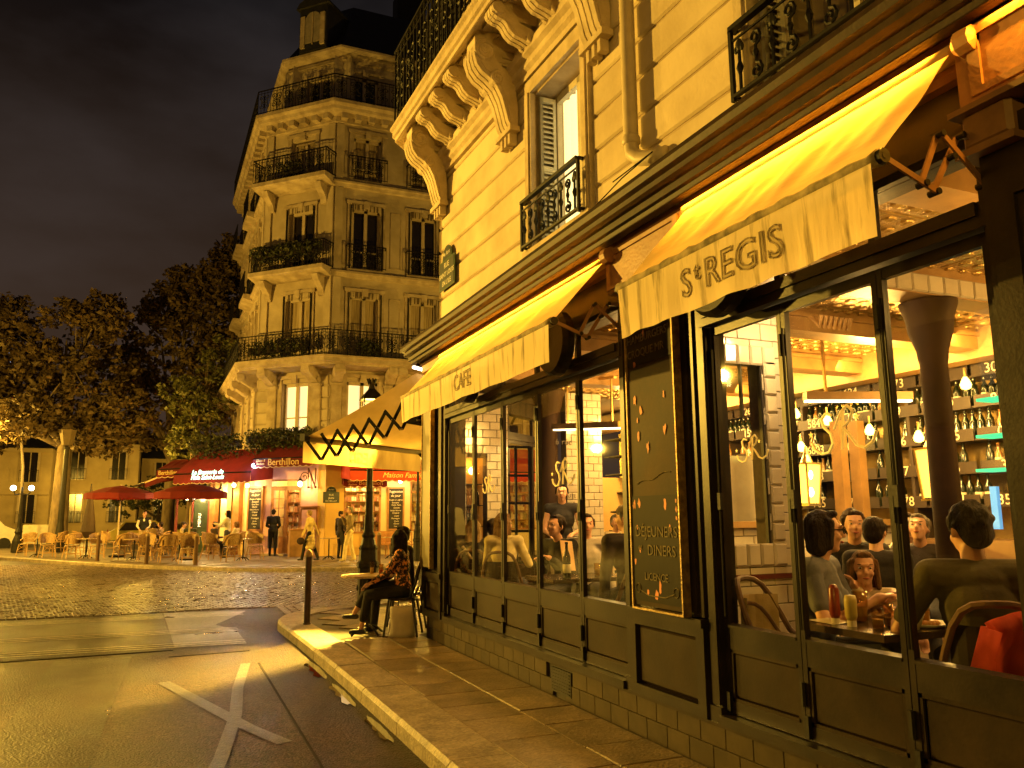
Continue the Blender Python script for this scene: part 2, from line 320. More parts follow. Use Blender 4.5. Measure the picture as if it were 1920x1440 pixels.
# --- kerbs
def resample(pts, step):
    P = [V((*p, 0)) for p in pts]; out = [P[0]]; acc = 0
    for a, c in zip(P[:-1], P[1:]):
        l = (c-a).length; t = step-acc
        while t <= l: out.append(a+(c-a)*(t/l)); t += step
        acc = l-(t-step)
    return out
def offs(P, i, d):
    a = P[max(i-1, 0)]; c = P[min(i+1, len(P)-1)]; t = (c-a).normalized(); return P[i]+V((-t.y, t.x, 0))*d
def smooth(pts, it=2):
    for _ in range(it):
        q = [pts[0]]
        for a, c in zip(pts[:-1], pts[1:]): q += [(a[0]*.75+c[0]*.25, a[1]*.75+c[1]*.25), (a[0]*.25+c[0]*.75, a[1]*.25+c[1]*.75)]
        pts = q+[pts[-1]]
    return pts
def kerb(pts, step, wd, h, side, mat):
    root = obj('kerb', None, kind='structure'); P = resample(smooth(pts), step/3)
    for i in range(0, len(P)-3, 3):
        g = .006; b = MB(); rows = []
        for k in range(4):
            j = i+k; o = offs(P, j, 0); n = offs(P, j, side*wd); t = (P[min(j+1, len(P)-1)]-P[max(j-1, 0)]).normalized()*(g if k == 0 else (-g if k == 3 else 0))
            d = (n-o).normalized(); hz = h+random.uniform(-.003, .003)*(k in (0, 3))
            rows.append([o+t+V((0, 0, -.05)), o+t+d*.006+V((0, 0, hz-.03)), o+t+d*.035+V((0, 0, hz)), n+t+V((0, 0, hz)), n+t+V((0, 0, -.05))])
        vs = [p for r in rows for p in r]; fs = []
        for k in range(3):
            for q in range(4): fs.append([k*5+q, k*5+q+1, k*5+q+6, k*5+q+5])
        fs += [[0, 1, 2, 3, 4], [19, 18, 17, 16, 15]]
        b.add(vs, fs).build('kerb_stone', mat, root)
    return P
KN = [(1.64, -2), (1.64, 6), (1.61, 9), (1.56, 11.2), (1.50, 12.3), (1.72, 13.1), (2.3, 13.65), (3.3, 14.1), (5, 15.3), (8, 17.8), (14, 22.8)]
kp = kerb(KN, 1.15, .40, .125, -1, kerbm)
KF = [(-34, 74), (-14, 50), (-6.2, 38.2), (-3.2, 32.6), (-.9, 28.6), (1.6, 25.6), (4.2, 23.9), (7, 23.4), (10, 24.2), (16, 28.5), (24, 35)]
kerb(KF, 1.1, .32, .13, 1, kerbm)
# --- near pavement
CD = V((.766, .643, 0)); CN = V((-.643, .766, 0)); C0 = V((3.0, 9.88, 0))     # direction and outward normal of the cut-off corner
b = MB(); P = resample(smooth(KN), .5); inn = [offs(P, i, -.38) for i in range(len(P))]
vs = [(p.x, p.y, .105) for p in inn]; wall = [(14.5, 19.5), (12, 17.4), (3.1, 9.9), (3.1, -2)]
vs += [(x, y, .105) for x, y in wall]; b.add(vs, [list(range(len(vs)))])
pave = b.build('pavement', M('pavement_joint', (.07, .055, .04)), kind='structure')
def inpoly(x, y, poly):
    r = False; j = len(poly)-1
    for i in range(len(poly)):
        a, c = poly[i], poly[j]
        if (a[1] > y) != (c[1] > y) and x < (c[0]-a[0])*(y-a[1])/(c[1]-a[1])+a[0]: r = not r
        j = i
    return r
PP = [(v[0], v[1]) for v in vs]
def flag(x0, x1, y0, y1, z, mat, parent, T=None):
    b = MB(); g = .005; dz = random.uniform(-.002, .003)
    b.add([(x0+g, y0+g, z-.03), (x1-g, y0+g, z-.03), (x1-g, y1-g, z-.03), (x0+g, y1-g, z-.03), (x0+g, y0+g, z-.004), (x1-g, y0+g, z-.004), (x1-g, y1-g, z-.004), (x0+g, y1-g, z-.004),
           (x0+g+.006, y0+g+.006, z+dz), (x1-g-.006, y0+g+.006, z+dz), (x1-g-.006, y1-g-.006, z+dz*.5), (x0+g+.006, y1-g-.006, z+dz)],
          [[8, 9, 10, 11], [0, 1, 5, 4], [1, 2, 6, 5], [2, 3, 7, 6], [3, 0, 4, 7], [4, 5, 9, 8], [5, 6, 10, 9], [6, 7, 11, 10], [7, 4, 8, 11]])
    return b.build('flagstone', mat, parent, T=T)
for x0, x1 in ((2.045, 2.56), (2.56, 3.02)):
    y = 1.0+random.random()*.4
    while y < 9.7:
        l = random.choice((.45, .6, .75, .95)); flag(x0, x1, y, y+l, .12, flagm, pave); y += l
T = frameM((2.95, 9.95, 0), CD, CN)
yy = .04; 
for row in range(9):
    x = -2.3+random.random()*.3; hgt = .46
    while x < 8:
        l = random.choice((.5, .65, .8)); cs = [T @ V((xx, y2, 0)) for xx in (x, x+l) for y2 in (yy, yy+hgt)]
        if all(inpoly(c.x, c.y, PP) and (c.x-2.95)*CN.x+(c.y-9.95)*CN.y > 0 for c in cs) and min(c.y for c in cs) > 9.6: flag(x, x+l, yy, yy+hgt, .12, flagm, pave, T)
        x += l
    yy += hgt
# --- far pavement
b = MB(); P = resample(smooth(KF), .8); vs = [(offs(P, i, .3).x, offs(P, i, .3).y, .115) for i in range(len(P))]+[(40, 60, .115), (20, 90, .115), (-30, 95, .115)]
b.add(vs, [list(range(len(vs)))]); pavf = b.build('far_pavement', flagf, kind='structure')
PF = [(v[0], v[1]) for v in vs]
cnt = 0; y = 23.4
while y < 31.5:
    x = -3+random.random()*.6
    while x < 9.5:
        l = random.choice((.7, .95, 1.2))
        if all(inpoly(a, c, PF) for a in (x, x+l) for c in (y, y+.62)) and cnt < 290: flag(x, x+l, y, y+.62, .13, flagf, pavf); cnt += 1
        x += l
    y += .62
# --- cobbles: the nearest are stones of their own, the rest one mass
def cob(b, x, y, wx, wy, h):
    g = .18; vs = []
    for zz, s in ((-.01, 1), (h*.55, .98), (h, .66)):
        for i, j in ((-1, -1), (1, -1), (1, 1), (-1, 1)): vs.append((x+i*wx*s+random.uniform(-.004, .004), y+j*wy*s+random.uniform(-.004, .004), zz+(random.uniform(-.003, .003) if zz == h else 0)))
    b.add(vs, [[8, 9, 10, 11], [0, 1, 5, 4], [1, 2, 6, 5], [2, 3, 7, 6], [3, 0, 4, 7], [4, 5, 9, 8], [5, 6, 10, 9], [6, 7, 11, 10], [7, 4, 8, 11]])
protos = []
for i in range(6):
    q = MB(); cob(q, 0, 0, .062, .048, .02); protos.append(q.mesh('cobble', cobm, False))
PKN = [(v.x, v.y) for v in resample(smooth(KN), .5)]+[(14, 10), (3, 0)]
PKF = [(v.x, v.y) for v in resample(smooth(KF), .5)]+[(30, 80), (-30, 90)]
stuff = MB(); n1 = 0; row = 0; y = 15.35
spots = []
while y < 33:
    x = -.17*y-.6+(.07 if row % 2 else 0)
    while x < .36*y+1:
        yy = y+.10*sin(x*2.2)+random.uniform(-.006, .006)
        if not inpoly(x, yy, PKN) and not inpoly(x, yy, PKF): spots.append((x+random.uniform(-.008, .008), yy))
        x += .14
    y += .112; row += 1
for y, lim in ((14.2, 1), (14.5, 1), (14.8, 1), (15.1, 1)):
    pass
yb = 13.7
while yb < 15.3:
    x = 1.95
    while x < 7:
        if not inpoly(x, yb, PKN) and not inpoly(x, yb-.08, PKN): spots.append((x, yb))
        x += .14
    yb += .112
spots.sort(key=lambda s: s[1]+abs(s[0]-1.5)*.6)
for i, (x, y) in enumerate(spots):
    if i < 296:
        obj('cobblestone', random.choice(protos), cobbase, (x, y, 0), random.uniform(-.08, .08)+pi*random.randint(0, 1))
    else: cob(stuff, x, y, .060*random.uniform(.9, 1.06), .047*random.uniform(.9, 1.06), random.uniform(.014, .024))
stuff.build('cobblestones', M('granite_cobble_mass', (.20, .155, .11), (.07, .055, .04), 5, .42, .4, 30, spec=.6, rough2=.22), kind='stuff')
# ------------------------------------------------------------------ the corner building with the cafe front
near = thing('corner_building', 'pale stone corner building with dark wooden cafe shopfront and bracketed balcony', 'building', (3.1, 5, 0))
near.matrix_world = Matrix.Identity(4); near.location = (0, 0, 0)
U = Matrix.Translation((3.05, 5, 0)) @ Matrix.Rotation(R(1.5), 4, 'Z') @ Matrix.Translation((-3.05, -5, 0))
# upper wall: courses of stone
Z0, CH = 4.235, .303
W1 = (5.53, 6.50, 4.05, 5.62); W2 = (2.38, 3.50, 4.05, 5.62)
b = MB()
for y0, y1 in ((-1, 2.38), (3.50, 5.53), (6.50, 9.16)): b.box(3.09, 3.5, y0, y1, 3.6, 9.5)
for y0, y1, z0, z1 in (W1, W2): b.box(3.09, 3.5, y0, y1, z1, 9.5); b.box(3.09, 3.5, y0, y1, 3.6, z0)
b.build('wall', M('wall_joint_stone', (.50, .40, .27), (.30, .23, .15), 3, .9), near, T=U)
def segs(z0, z1):
    r = [(1.0, 9.16)]
    for y0, y1, a, c in (W1, W2):
        if z1 > a-.01 and z0 < c+.01:
            n = []
            for p, q in r:
                if y0-.12 > p: n.append((p, min(q, y0-.12)))
                if y1+.12 < q: n.append((max(p, y1+.12), q))
            r = n
    return r
for k in range(-2, 7):
    z0 = Z0+k*CH; z1 = z0+CH
    if z1 > 5.78+.303: break
    for y0, y1 in segs(z0+.03, z1-.03):
        cuts = [y0]
        if y1-y0 > 1.4 and y0 < 3.6 and y1 > 4.9: cuts += []
        cuts.append(y1)
        for p, q in zip(cuts[:-1], cuts[1:]):
            bb = MB().cbox(3.068, 3.2, p+.006, q-.006, z0+.011, z1-.011, .016)
            # sunk inner border line
            bb.build('stone_block', stone, near, T=U)
for y0, y1, z0, z1 in (W1, W2):     # window surrounds
    b = MB(); 
    for a, c in ((y0-.12, y0), (y1, y1+.12)): b.box(3.035, 3.3, a, c, z0, z1+.02); b.box(3.02, 3.06, a+.03, c-.02, z0, z1+.03)
    b.box(3.035, 3.5, y0-.12, y1+.12, z1+.021, z1+.16); b.box(3.0, 3.1, y0-.14, y1+.14, z0-.14, z0)
    b.build('window_surround', stone2, near, T=U)
# chamfered corner of the upper wall
UC = U @ frameM((3.05, 9.16, 0), (.707, .707, 0), (-.707, .707, 0))    # local x along the chamfer, y outwards
b = MB(); b.box(-.02, 3.4, -.5, -.04, 3.6, 9.5); b.build('wall', stone, near, T=UC)
for k in range(-2, 6):
    z0 = Z0+k*CH
    MB().box(0.0, 3.4, -.1, 0, z0+.024, z0+CH-.024).build('stone_block', stone, near, T=UC)
# string course and balcony slab on brackets
prof = [(3.1, 5.80), (3.02, 5.80), (3.02, 5.86), (2.985, 5.89), (2.985, 5.95), (2.94, 5.98), (2.94, 6.06), (3.1, 6.06)]
def sweep(prof, name, mat, d=0.0, ylo=-1.0):
    # profile (x,z): along -y side then around the 45 degree chamfer with a mitre
    b = MB(); vs = []; n = len(prof)
    for (x, z) in prof: vs.append(V((x, ylo, z)))
    for (x, z) in prof:
        o = 3.05-x; vs.append(V((x, 9.16+o*math.tan(R(22.5)), z)))
    for (x, z) in prof:
        o = 3.05-x; q = V((3.05, 9.16, 0))+V((-.7071, .7071, 0))*o+V((.7071, .7071, 0))*3.4; vs.append(V((q.x, q.y, z)))
    fs = [[k*n+i, k*n+(i+1) % n, (k+1)*n+(i+1) % n, (k+1)*n+i] for k in range(2) for i in range(n)]+[list(range(n))[::-1], list(range(2*n, 3*n))]
    b.add(vs, fs); return b.build(name, mat, near, T=U)
sweep(prof, 'string_course', stone2)
slab = [(3.1, 6.50), (2.62, 6.50), (2.61, 6.46), (2.57, 6.45), (2.54, 6.42), (2.52, 6.42), (2.52, 6.47), (2.49, 6.48), (2.49, 6.55), (2.46, 6.57), (2.46, 6.60), (3.1, 6.60)]
slab = [(x, z-.10) for x, z in slab]
sweep(slab, 'balcony_slab', stone2)
sweep([(3.1, 6.07), (3.03, 6.07), (3.03, 6.40), (3.1, 6.40)], 'frieze', stone)
def console(yc, wd, T=U, big=True):
    # S-shaped scroll bracket: thick ribbon swept in the x-z plane
    b = MB()
    if big:
        path = [(2.98, 5.40), (2.93, 5.50), (2.90, 5.62), (2.86, 5.76), (2.80, 5.88), (2.70, 5.97), (2.62, 6.02), (2.56, 6.10), (2.53, 6.20), (2.53, 6.32), (2.58, 6.42), (2.70, 6.50)]
        back = [(3.05, 5.38), (3.05, 5.52), (3.05, 5.66), (3.03, 5.82), (3.02, 5.94), (2.96, 6.05), (2.86, 6.12), (2.80, 6.18), (2.74, 6.26), (2.72, 6.34), (2.76, 6.44), (2.86, 6.52)]
    else:
        path = [(2.97, 6.05), (2.92, 6.10), (2.84, 6.13), (2.76, 6.15), (2.70, 6.20), (2.66, 6.27), (2.62, 6.30), (2.56, 6.31), (2.50, 6.35), (2.49, 6.42), (2.52, 6.50)]
        back = [(3.05, 6.04), (3.02, 6.20), (2.96, 6.26), (2.88, 6.28), (2.80, 6.31), (2.76, 6.36), (2.72, 6.40), (2.66, 6.42), (2.60, 6.44), (2.58, 6.47), (2.60, 6.52)]
    n = len(path)
    def ribs(y0, y1, ins):
        vs = []
        for (x, z), (x2, z2) in zip(path, back):
            d = V((x2-x, 0, z2-z)); p = V((x, 0, z))+d*ins; vs += [(p.x, y0, p.z), (p.x, y1, p.z), (x2, y1, z2), (x2, y0, z2)]
        fs = []
        for i in range(n-1):
            for j in range(4): fs.append([i*4+j, i*4+(j+1) % 4, i*4+4+(j+1) % 4, i*4+4+j])
        fs += [[0, 1, 2, 3], [n*4-1, n*4-2, n*4-3, n*4-4]]; b.add(vs, fs)
    k = 4 if big else 3; s = wd/k
    for i in range(k):
        y0 = yc-wd/2+i*s; ribs(y0+s*.12, y0+s*.88, 0); ribs(y0+s*.02, y0+s*.98, .22)
    b2 = MB()
    # web plate behind, scroll coils on both sides
    pts = path+back[::-1]
    b.box(2.55 if big else 2.52, 3.05, yc-wd*.36, yc+wd*.36, 6.2 if big else 6.33, 6.53)
    if big:
        b.extr([(3.05, 5.5), (3.05, 6.53), (2.72, 6.53), (2.74, 6.3), (2.95, 6.05), (3.0, 5.8)], 'y', yc-wd*.34, yc+wd*.34)
        b.box(2.93, 3.05, yc-wd*.62, yc+wd*.62, 5.36, 5.42)
        for q in (-.3, 0, .3): b.box(2.96, 3.05, yc+wd*q-.022, yc+wd*q+.022, 5.24, 5.36)
        for q in range(5):     # little horizontal ribs between scroll and wall
            b.box(2.88, 3.05, yc-wd*.42, yc+wd*.42, 5.95+q*.10, 5.975+q*.10)
    for sgn in (-1, 1):
        yy = yc+sgn*wd*.5
        if big:
            for c, r0, r1, tu, a0 in (((2.655, 6.27), .125, .02, 2.1, pi/2), ((2.80, 5.97), .075, .015, 1.6, 1.2)):
                Tm = Matrix(((1, 0, 0, 0), (0, 0, 1, yy), (0, 1, 0, 0), (0, 0, 0, 1)))
                b.tube(spiral(c, r0, r1, tu, a0, Tm, 22), [.026-.0007*i for i in range(23)], 6)
                b.lathe([(r0, -.05), (r0, .05), (r0*.9, .05)] if sgn > 0 else [(r0*.9, -.05), (r0, -.05), (r0, .05)], (c[0], yy-.045*sgn, c[1]), 16, axis='y')
        else:
            Tm = Matrix(((1, 0, 0, 0), (0, 0, 1, yy), (0, 1, 0, 0), (0, 0, 0, 1)))
            b.lathe([(.07, -.03), (.07, .008)], (2.56, yy, 6.40), 10, axis='y'); b.lathe([(.06, -.03), (.06, .008)], (2.94, yy, 6.14), 10, axis='y')
            b.tube(spiral((2.56, 6.40), .062, .012, 1.5, 0, Tm, 12), .01, 4); b.tube(spiral((2.94, 6.14), .05, .01, 1.5, 0, Tm, 12), .008, 4)
    for i_, (x_, y_, z_) in enumerate(b.v): b.v[i_] = (3.05-(3.05-x_)*.90, y_, 5.40+(z_-5.40)*.885)
    return b
bigm = console(0, .30).mesh('bracket', stone2); smm = console(0, .17, big=False).mesh('modillion', stone2)
for yb in (9.02, 6.95, 5.20, 3.0):
    o = obj('bracket', bigm, near); o.matrix_world = U @ Matrix.Translation((0, yb, 0))
ys = [8.52, 8.05, 7.57, 6.38, 5.88, 4.6, 4.1, 3.6]
for yb in ys:
    o = obj('modillion', smm, near); o.matrix_world = U @ Matrix.Translation((0, yb, 0))
    # coffer panel between
for yb in (8.76, 8.28, 7.81, 7.30, 6.62, 6.13, 5.6, 4.85, 4.35, 3.85):
    b = MB(); b.box(2.56, 3.0, yb-.02, yb+.02, 6.375, 6.405); b.box(2.65, 2.68, yb-.15, yb+.15, 6.36, 6.405); b.box(2.76, 2.79, yb-.13, yb+.13, 6.37, 6.404); b.box(2.95, 2.99, yb-.15, yb+.15, 6.36, 6.405); b.build('coffer_moulding', stone2, near, T=U)
# iron railing of the upper balcony
b = MB()
def rail_run(b, p, q, z0, z1, step=.11, T=None):
    p, q = V(p), V(q); n = max(2, int((q-p).length/step))
    b.bar(p+V((0, 0, z1)), q+V((0, 0, z1)), .05, .03); b.bar(p+V((0, 0, z0+.05)), q+V((0, 0, z0+.05)), .03, .02); b.bar(p+V((0, 0, z1-.12)), q+V((0, 0, z1-.12)), .02, .015)
    for i in range(n+1):
        a = p+(q-p)*(i/n); b.bar(a+V((0, 0, z0)), a+V((0, 0, z1)), .018)
def scrolls(b, p, q, z0, z1, step, r=.012, sides=5):
    p, q = V(p), V(q); d = (q-p); ln = d.length; d = d.normalized(); n = max(1, int(ln/step)); s = ln/n
    for i in range(n):
        o = p+d*(s*(i+.5)); Tm = Matrix((d, V((0, 0, 1)), d.cross(V((0, 0, 1))))).transposed().to_4x4(); Tm.translation = o; h = z1-z0
        rr = min(s*.23, h*.2)
        for sg in (-1, 1):
            for zz, a0, tu in ((z0+h*.27, pi/2, 1.3*sg), (z0+h*.73, -pi/2, -1.3*sg)):
                b.tube(spiral((sg*s*.23, zz), rr, rr*.25, tu, a0, Tm, 12), r, 4)
            b.tube([Tm @ V((sg*s*.23, z0+h*.27+rr, 0)), Tm @ V((sg*s*.05, z0+h*.5, 0)), Tm @ V((sg*s*.23, z0+h*.73-rr, 0))], r, 4)
        b.tube([Tm @ V((0, z0, 0)), Tm @ V((0, z1, 0))], r, 4)
        b.ell(Tm @ V((0, z0+h*.5, 0)), r*2.6, 6, 4)
q0 = (2.52, 9.40, 0); rail_run(b, (2.52, 1, 0), q0, 6.50, 7.56, .13); scrolls(b, (2.52, 5, 0), q0, 6.7, 7.4, .42, .012)
q2 = V(q0)+V((.7071, .7071, 0))*3; rail_run(b, q0, q2, 6.50, 7.56, .13); scrolls(b, q0, q2, 6.7, 7.4, .42, .012)
b.build('balcony_railing', iron, near, T=U)
for y0, y1 in ((5.2, 6.6), (8.0, 9.3)):        # shutters leaning open above the balcony
    b = MB()
    for i in range(18): b.bar((2.9, y0, 6.75+i*.08), (2.9, y1, 6.75+i*.08), .02, .06)
    b.build('upper_shutter', iron, near, T=U)
# windows of the upper wall
curtm = glow('lit_net_curtain', (1, .86, .42), 1.5)
shutm = M('pale_louvre_paint', (.62, .60, .50), (.50, .48, .40), 8, .6)
frm = M('ivory_window_paint', (.62, .55, .42), (.5, .44, .33), 6, .5)
def window_near(y0, y1, z0, z1, lit):
    w = MB(); xf = 3.30
    for a, c in ((y0, y0+.06), (y1-.06, y1), ((y0+y1)/2-.035, (y0+y1)/2+.035)): w.box(xf, xf+.05, a, c, z0, z1)
    w.box(xf, xf+.05, y0, y1, z1-.07, z1); w.box(xf, xf+.05, y0, y1, z0, z0+.10)
    o = w.build('window', frm, near, T=U)
    MB().box(xf+.02, xf+.025, y0+.05, y1-.05, z0+.08, z1-.06).build('pane', glassm, o, T=U)
    c = MB(); n = 26; ys_ = [y0+(y1-y0)*i/n for i in range(n+1)]
    c.add([(xf+.12+.025*sin(i*1.9), yy, z) for z in (z0, z1) for i, yy in enumerate(ys_)], [[i, i+1, n+2+i, n+1+i] for i in range(n)])
    c.build('curtain', curtm if lit else M('dim_curtain', (.25, .20, .14)), o, T=U)
    s = MB(); s.box(3.12, 3.15, y1-.05, y1-.02, z0+.03, z1-.03)
    s.box(3.12, 3.15, y1-.05, y1-.02, z0+.03, z1-.03); s.box(3.26, 3.29, y1-.05, y1-.02, z0+.03, z1-.03)
    for zz in (z0+.03, (z0+z1)/2, z1-.08): s.box(3.15, 3.26, y1-.05, y1-.02, zz, zz+.05)
    so = s.build('shutter', shutm, near, T=U)
    zz = z0+.09
    while zz < z1-.1:
        MB().add([(3.15, y1-.055, zz), (3.26, y1-.055, zz), (3.26, y1-.02, zz+.035), (3.15, y1-.02, zz+.035), (3.15, y1-.05, zz-.008), (3.26, y1-.05, zz-.008), (3.26, y1-.015, zz+.027), (3.15, y1-.015, zz+.027)],
                 [[0, 1, 2, 3], [7, 6, 5, 4], [0, 4, 5, 1], [1, 5, 6, 2], [2, 6, 7, 3], [3, 7, 4, 0]]).build('louvre', shutm, so, T=U); zz += .052
    # balconet
    rb = MB(); xr = 2.97; yl, yr = y0-.04, y1+.08; rh = .47
    rb.bar((xr, yl, z0+rh), (xr, yr, z0+rh), .045, .03); rb.bar((xr, yl, z0+.03), (xr, yr, z0+.03), .03, .02); rb.bar((xr, yl, z0+.39), (xr, yr, z0+.39), .012); 
    for y in (yl, yr): rb.bar((xr, y, z0), (xr, y, z0+rh), .025); rb.bar((xr, y, z0+rh), (3.08, y, z0+rh), .03, .02); rb.bar((xr, y, z0+.03), (3.08, y, z0+.03), .02); rb.bar((3.06, y, z0), (3.06, y, z0+rh), .012)
    ro = rb.build('balconet_railing', iron, near, T=U)
    n = 9
    for i in range(n):
        y = yl+(yr-yl)*(i+.5)/n; q = MB()
        if i % 2 == 0:
            q.tube([(xr, y, z0+.03), (xr, y, z0+.30)], .011, 5); q.lathe([(.011, .12), (.024, .16), (.011, .20)], (xr, y, z0+.03), 6)
            q.ell((xr, y, z0+.335), (.012, .03, .045), 6, 5)
            for sg in (-1, 1): q.ell((xr, y+sg*.026, z0+.315), (.01, .016, .028), 6, 4)
        else:
            Tm = Matrix(((0, 0, 1, xr), (1, 0, 0, y), (0, 1, 0, 0), (0, 0, 0, 1)))
            q.tube(spiral((0, z0+.10), .052, .012, 1.4, pi/2, Tm, 12), .010, 5); q.tube([(xr, y, z0+.15), (xr, y, z0+.26)], .010, 5); q.tube(spiral((0, z0+.31), .05, .012, -1.4, -pi/2, Tm, 12), .010, 5)
            q.ell((xr, y, z0+.21), (.018, .02, .03), 6, 4)
        q.build('baluster', iron, ro, T=U)
window_near(*W1, True); window_near(*W2, False)
# sill gap filler so that the room behind is closed
MB().box(3.6, 3.65, 2, 7, 3.9, 6).build('room_back_wall', M('room_wall', (.3, .25, .18)), near, T=U)
# down pipe
b = MB(); b.tube([(2.985, 4.72, 9.4), (2.985, 4.72, 4.30), (2.98, 4.70, 4.21), (2.99, 4.62, 4.14), (3.02, 4.50, 4.10), (3.05, 4.38, 4.09)], .056, 14)
b.lathe([(.056, 0), (.068, .02), (.068, .06), (.056, .08)], (2.985, 4.72, 4.28), 14); b.lathe([(.056, 0), (.066, .02), (.066, .05), (.056, .07)], (2.985, 4.72, 5.9), 14)
b.build('downpipe', M('painted_zinc_pipe', (.56, .47, .33), (.46, .38, .26), 6, .5), near, smooth=True, T=U)
b = MB(); b.tube([(2.96, 4.42, 4.10), (2.92, 4.6, 4.06), (2.88, 4.82, 4.02)], .006, 4); b.tube([(2.96, 4.42, 4.10), (2.88, 4.7, 4.0), (2.8, 4.98, 3.86)], .006, 4); b.build('loose_cable', iron, near, T=U)
# ------------------------------------------------------------------ shopfront
def sw2(prof, name, mat, ylo=-1.0, yc=9.88, L2=4.0, x0=3.0):
    # profile swept along the front then round the corner onto the cut-off side
    b = MB(); vs = []; n = len(prof); half = (pi/2-atan2(.643, .766))/2
    ang = R(90-40)/2
    for (x, z) in prof: vs.append(V((x, ylo, z)))
    a = V((0, 1, 0)); mit = (V((-1, 0, 0))+CN).normalized(); cs = mit.dot(V((-1, 0, 0)))
    for (x, z) in prof:
        o = x0-x; q = V((x0, yc, 0))+mit*(o/cs); vs.append(V((q.x, q.y, z)))
    for (x, z) in prof:
        o = x0-x; q = V((x0, yc, 0))+CN*o+CD*L2; vs.append(V((q.x, q.y, z)))
    fs = [[k*n+i, k*n+(i+1) % n, (k+1)*n+(i+1) % n, (k+1)*n+i] for k in range(2) for i in range(n)]+[list(range(n))[::-1], list(range(2*n, 3*n))]
    b.add(vs, fs); return b.build(name, mat, near)
sw2([(3.2, 3.95), (2.74, 3.80), (2.70, 3.79), (2.685, 3.75), (2.70, 3.715), (2.735, 3.70), (2.735, 3.665), (2.76, 3.65), (2.79, 3.645), (2.79, 3.60), (2.82, 3.595), (2.83, 3.57), (2.82, 3.555), (2.87, 3.55), (2.87, 3.58), (3.2, 3.58)], 'cornice', woodcor)
sw2([(3.2, 3.579), (2.93, 3.579), (2.93, 3.545), (2.955, 3.53), (2.955, 3.44), (2.985, 3.42), (3.2, 3.42)], 'fascia', woodfas)
sw2([(3.2, 3.419), (3.04, 3.419), (3.04, 3.22), (2.985, 3.20), (2.985, 3.14), (3.03, 3.12), (3.2, 3.12)], 'lintel', wood)
def onfront(T): return T
I4 = Matrix.Identity(4)
def bay(T, bounds, gx=3.072, names=True):
    # bounds: descending y of leaf edges, in the frame T (x = depth, y = along)
    ya, yb = bounds[0], bounds[-1]
    b = MB(); b.box(3.0, 3.11, yb-.05, ya+.05, 2.75, 2.86); b.box(2.985, 3.0, yb, ya, 2.80, 2.86); b.build('transom', wood, near, T=T)
    b = MB(); b.box(2.98, 3.2, yb, ya, .40, .455); b.build('door_sill', wood, near, T=T)
    MB().box(gx, gx+.008, yb, ya, 2.87, 3.12).build('fanlight_pane', glassm, near, T=T)
    for y in bounds: MB().box(3.05, 3.09, y-.022, y+.022, 2.861, 3.12).build('fanlight_bar', wood, near, T=T)
    for a, c in zip(bounds[:-1], bounds[1:]):
        g = .003; y1, y0 = a-g, c+g; o = MB(); st = .030
        o.box(3.055, 3.09, y0, y0+st, .46, 2.745); o.box(3.055, 3.09, y1-st, y1, .46, 2.745)
        o.box(3.057, 3.09, y0+st, y1-st, .46, .53); o.box(3.057, 3.09, y0+st, y1-st, .82, .945); o.box(3.057, 3.09, y0+st, y1-st, 2.69, 2.745)
        o.extr([(3.062, .945), (3.05, .94), (3.05, .955), (3.09, .965)], 'y', y0+st, y1-st)
        lf = o.build('folding_door', wood, near, T=T)
        MB().cbox(3.070, 3.09, y0+st, y1-st, .53, .82, .03).build('panel', woodp, lf, T=T)
        fr = MB()
        for (p, q, r_, s_) in ((y0+st, y0+st+.02, .53, .82), (y1-st-.02, y1-st, .53, .82), (y0+st, y1-st, .53, .55), (y0+st, y1-st, .80, .82)): fr.box(3.060, 3.071, p, q, r_, s_)
        fr.build('panel_moulding', woodp, lf, T=T)
        MB().box(gx, gx+.006, y0+st, y1-st, .945, 2.69).build('pane', glassm, lf, T=T)
        for zz in (.62, 1.55, 2.45): MB().tube([(3.045, y0-.006, zz), (3.045, y0-.006, zz+.12)], .014, 6).build('hinge', iron, lf, T=T)
        k = MB(); k.tube([(3.045, y1-.018, 1.0), (3.045, y1-.018, 2.6)], .006, 5); k.box(3.035, 3.056, y1-.034, y1-.004, 1.62, 1.72); k.box(3.035, 3.056, y1-.034, y1-.004, .47, .58); k.build('bolt', iron, lf, T=T)
bay(I4, [9.07, 8.24, 7.41, 6.58, 5.77, 5.04])
bay(I4, [3.98, 3.36, 2.70, 2.12])
# posts
def post(y0, y1, x0=2.97, z0=.40, z1=3.12, T=I4, m=wood):
    b = MB(); b.box(x0, 3.10, y0, y1, z0, z1); b.box(x0-.012, x0, y0+.012, y1-.012, z0+.1, z1-.1)
    b.box(x0-.02, 3.2, y0-.008, y1+.008, z0, z0+.09); return b.build('post', m, near, T=T)
for y0, y1 in ((9.08, 9.17), (4.95, 5.03), (3.99, 4.08), (2.03, 2.11)): post(y0, y1, 3.02)
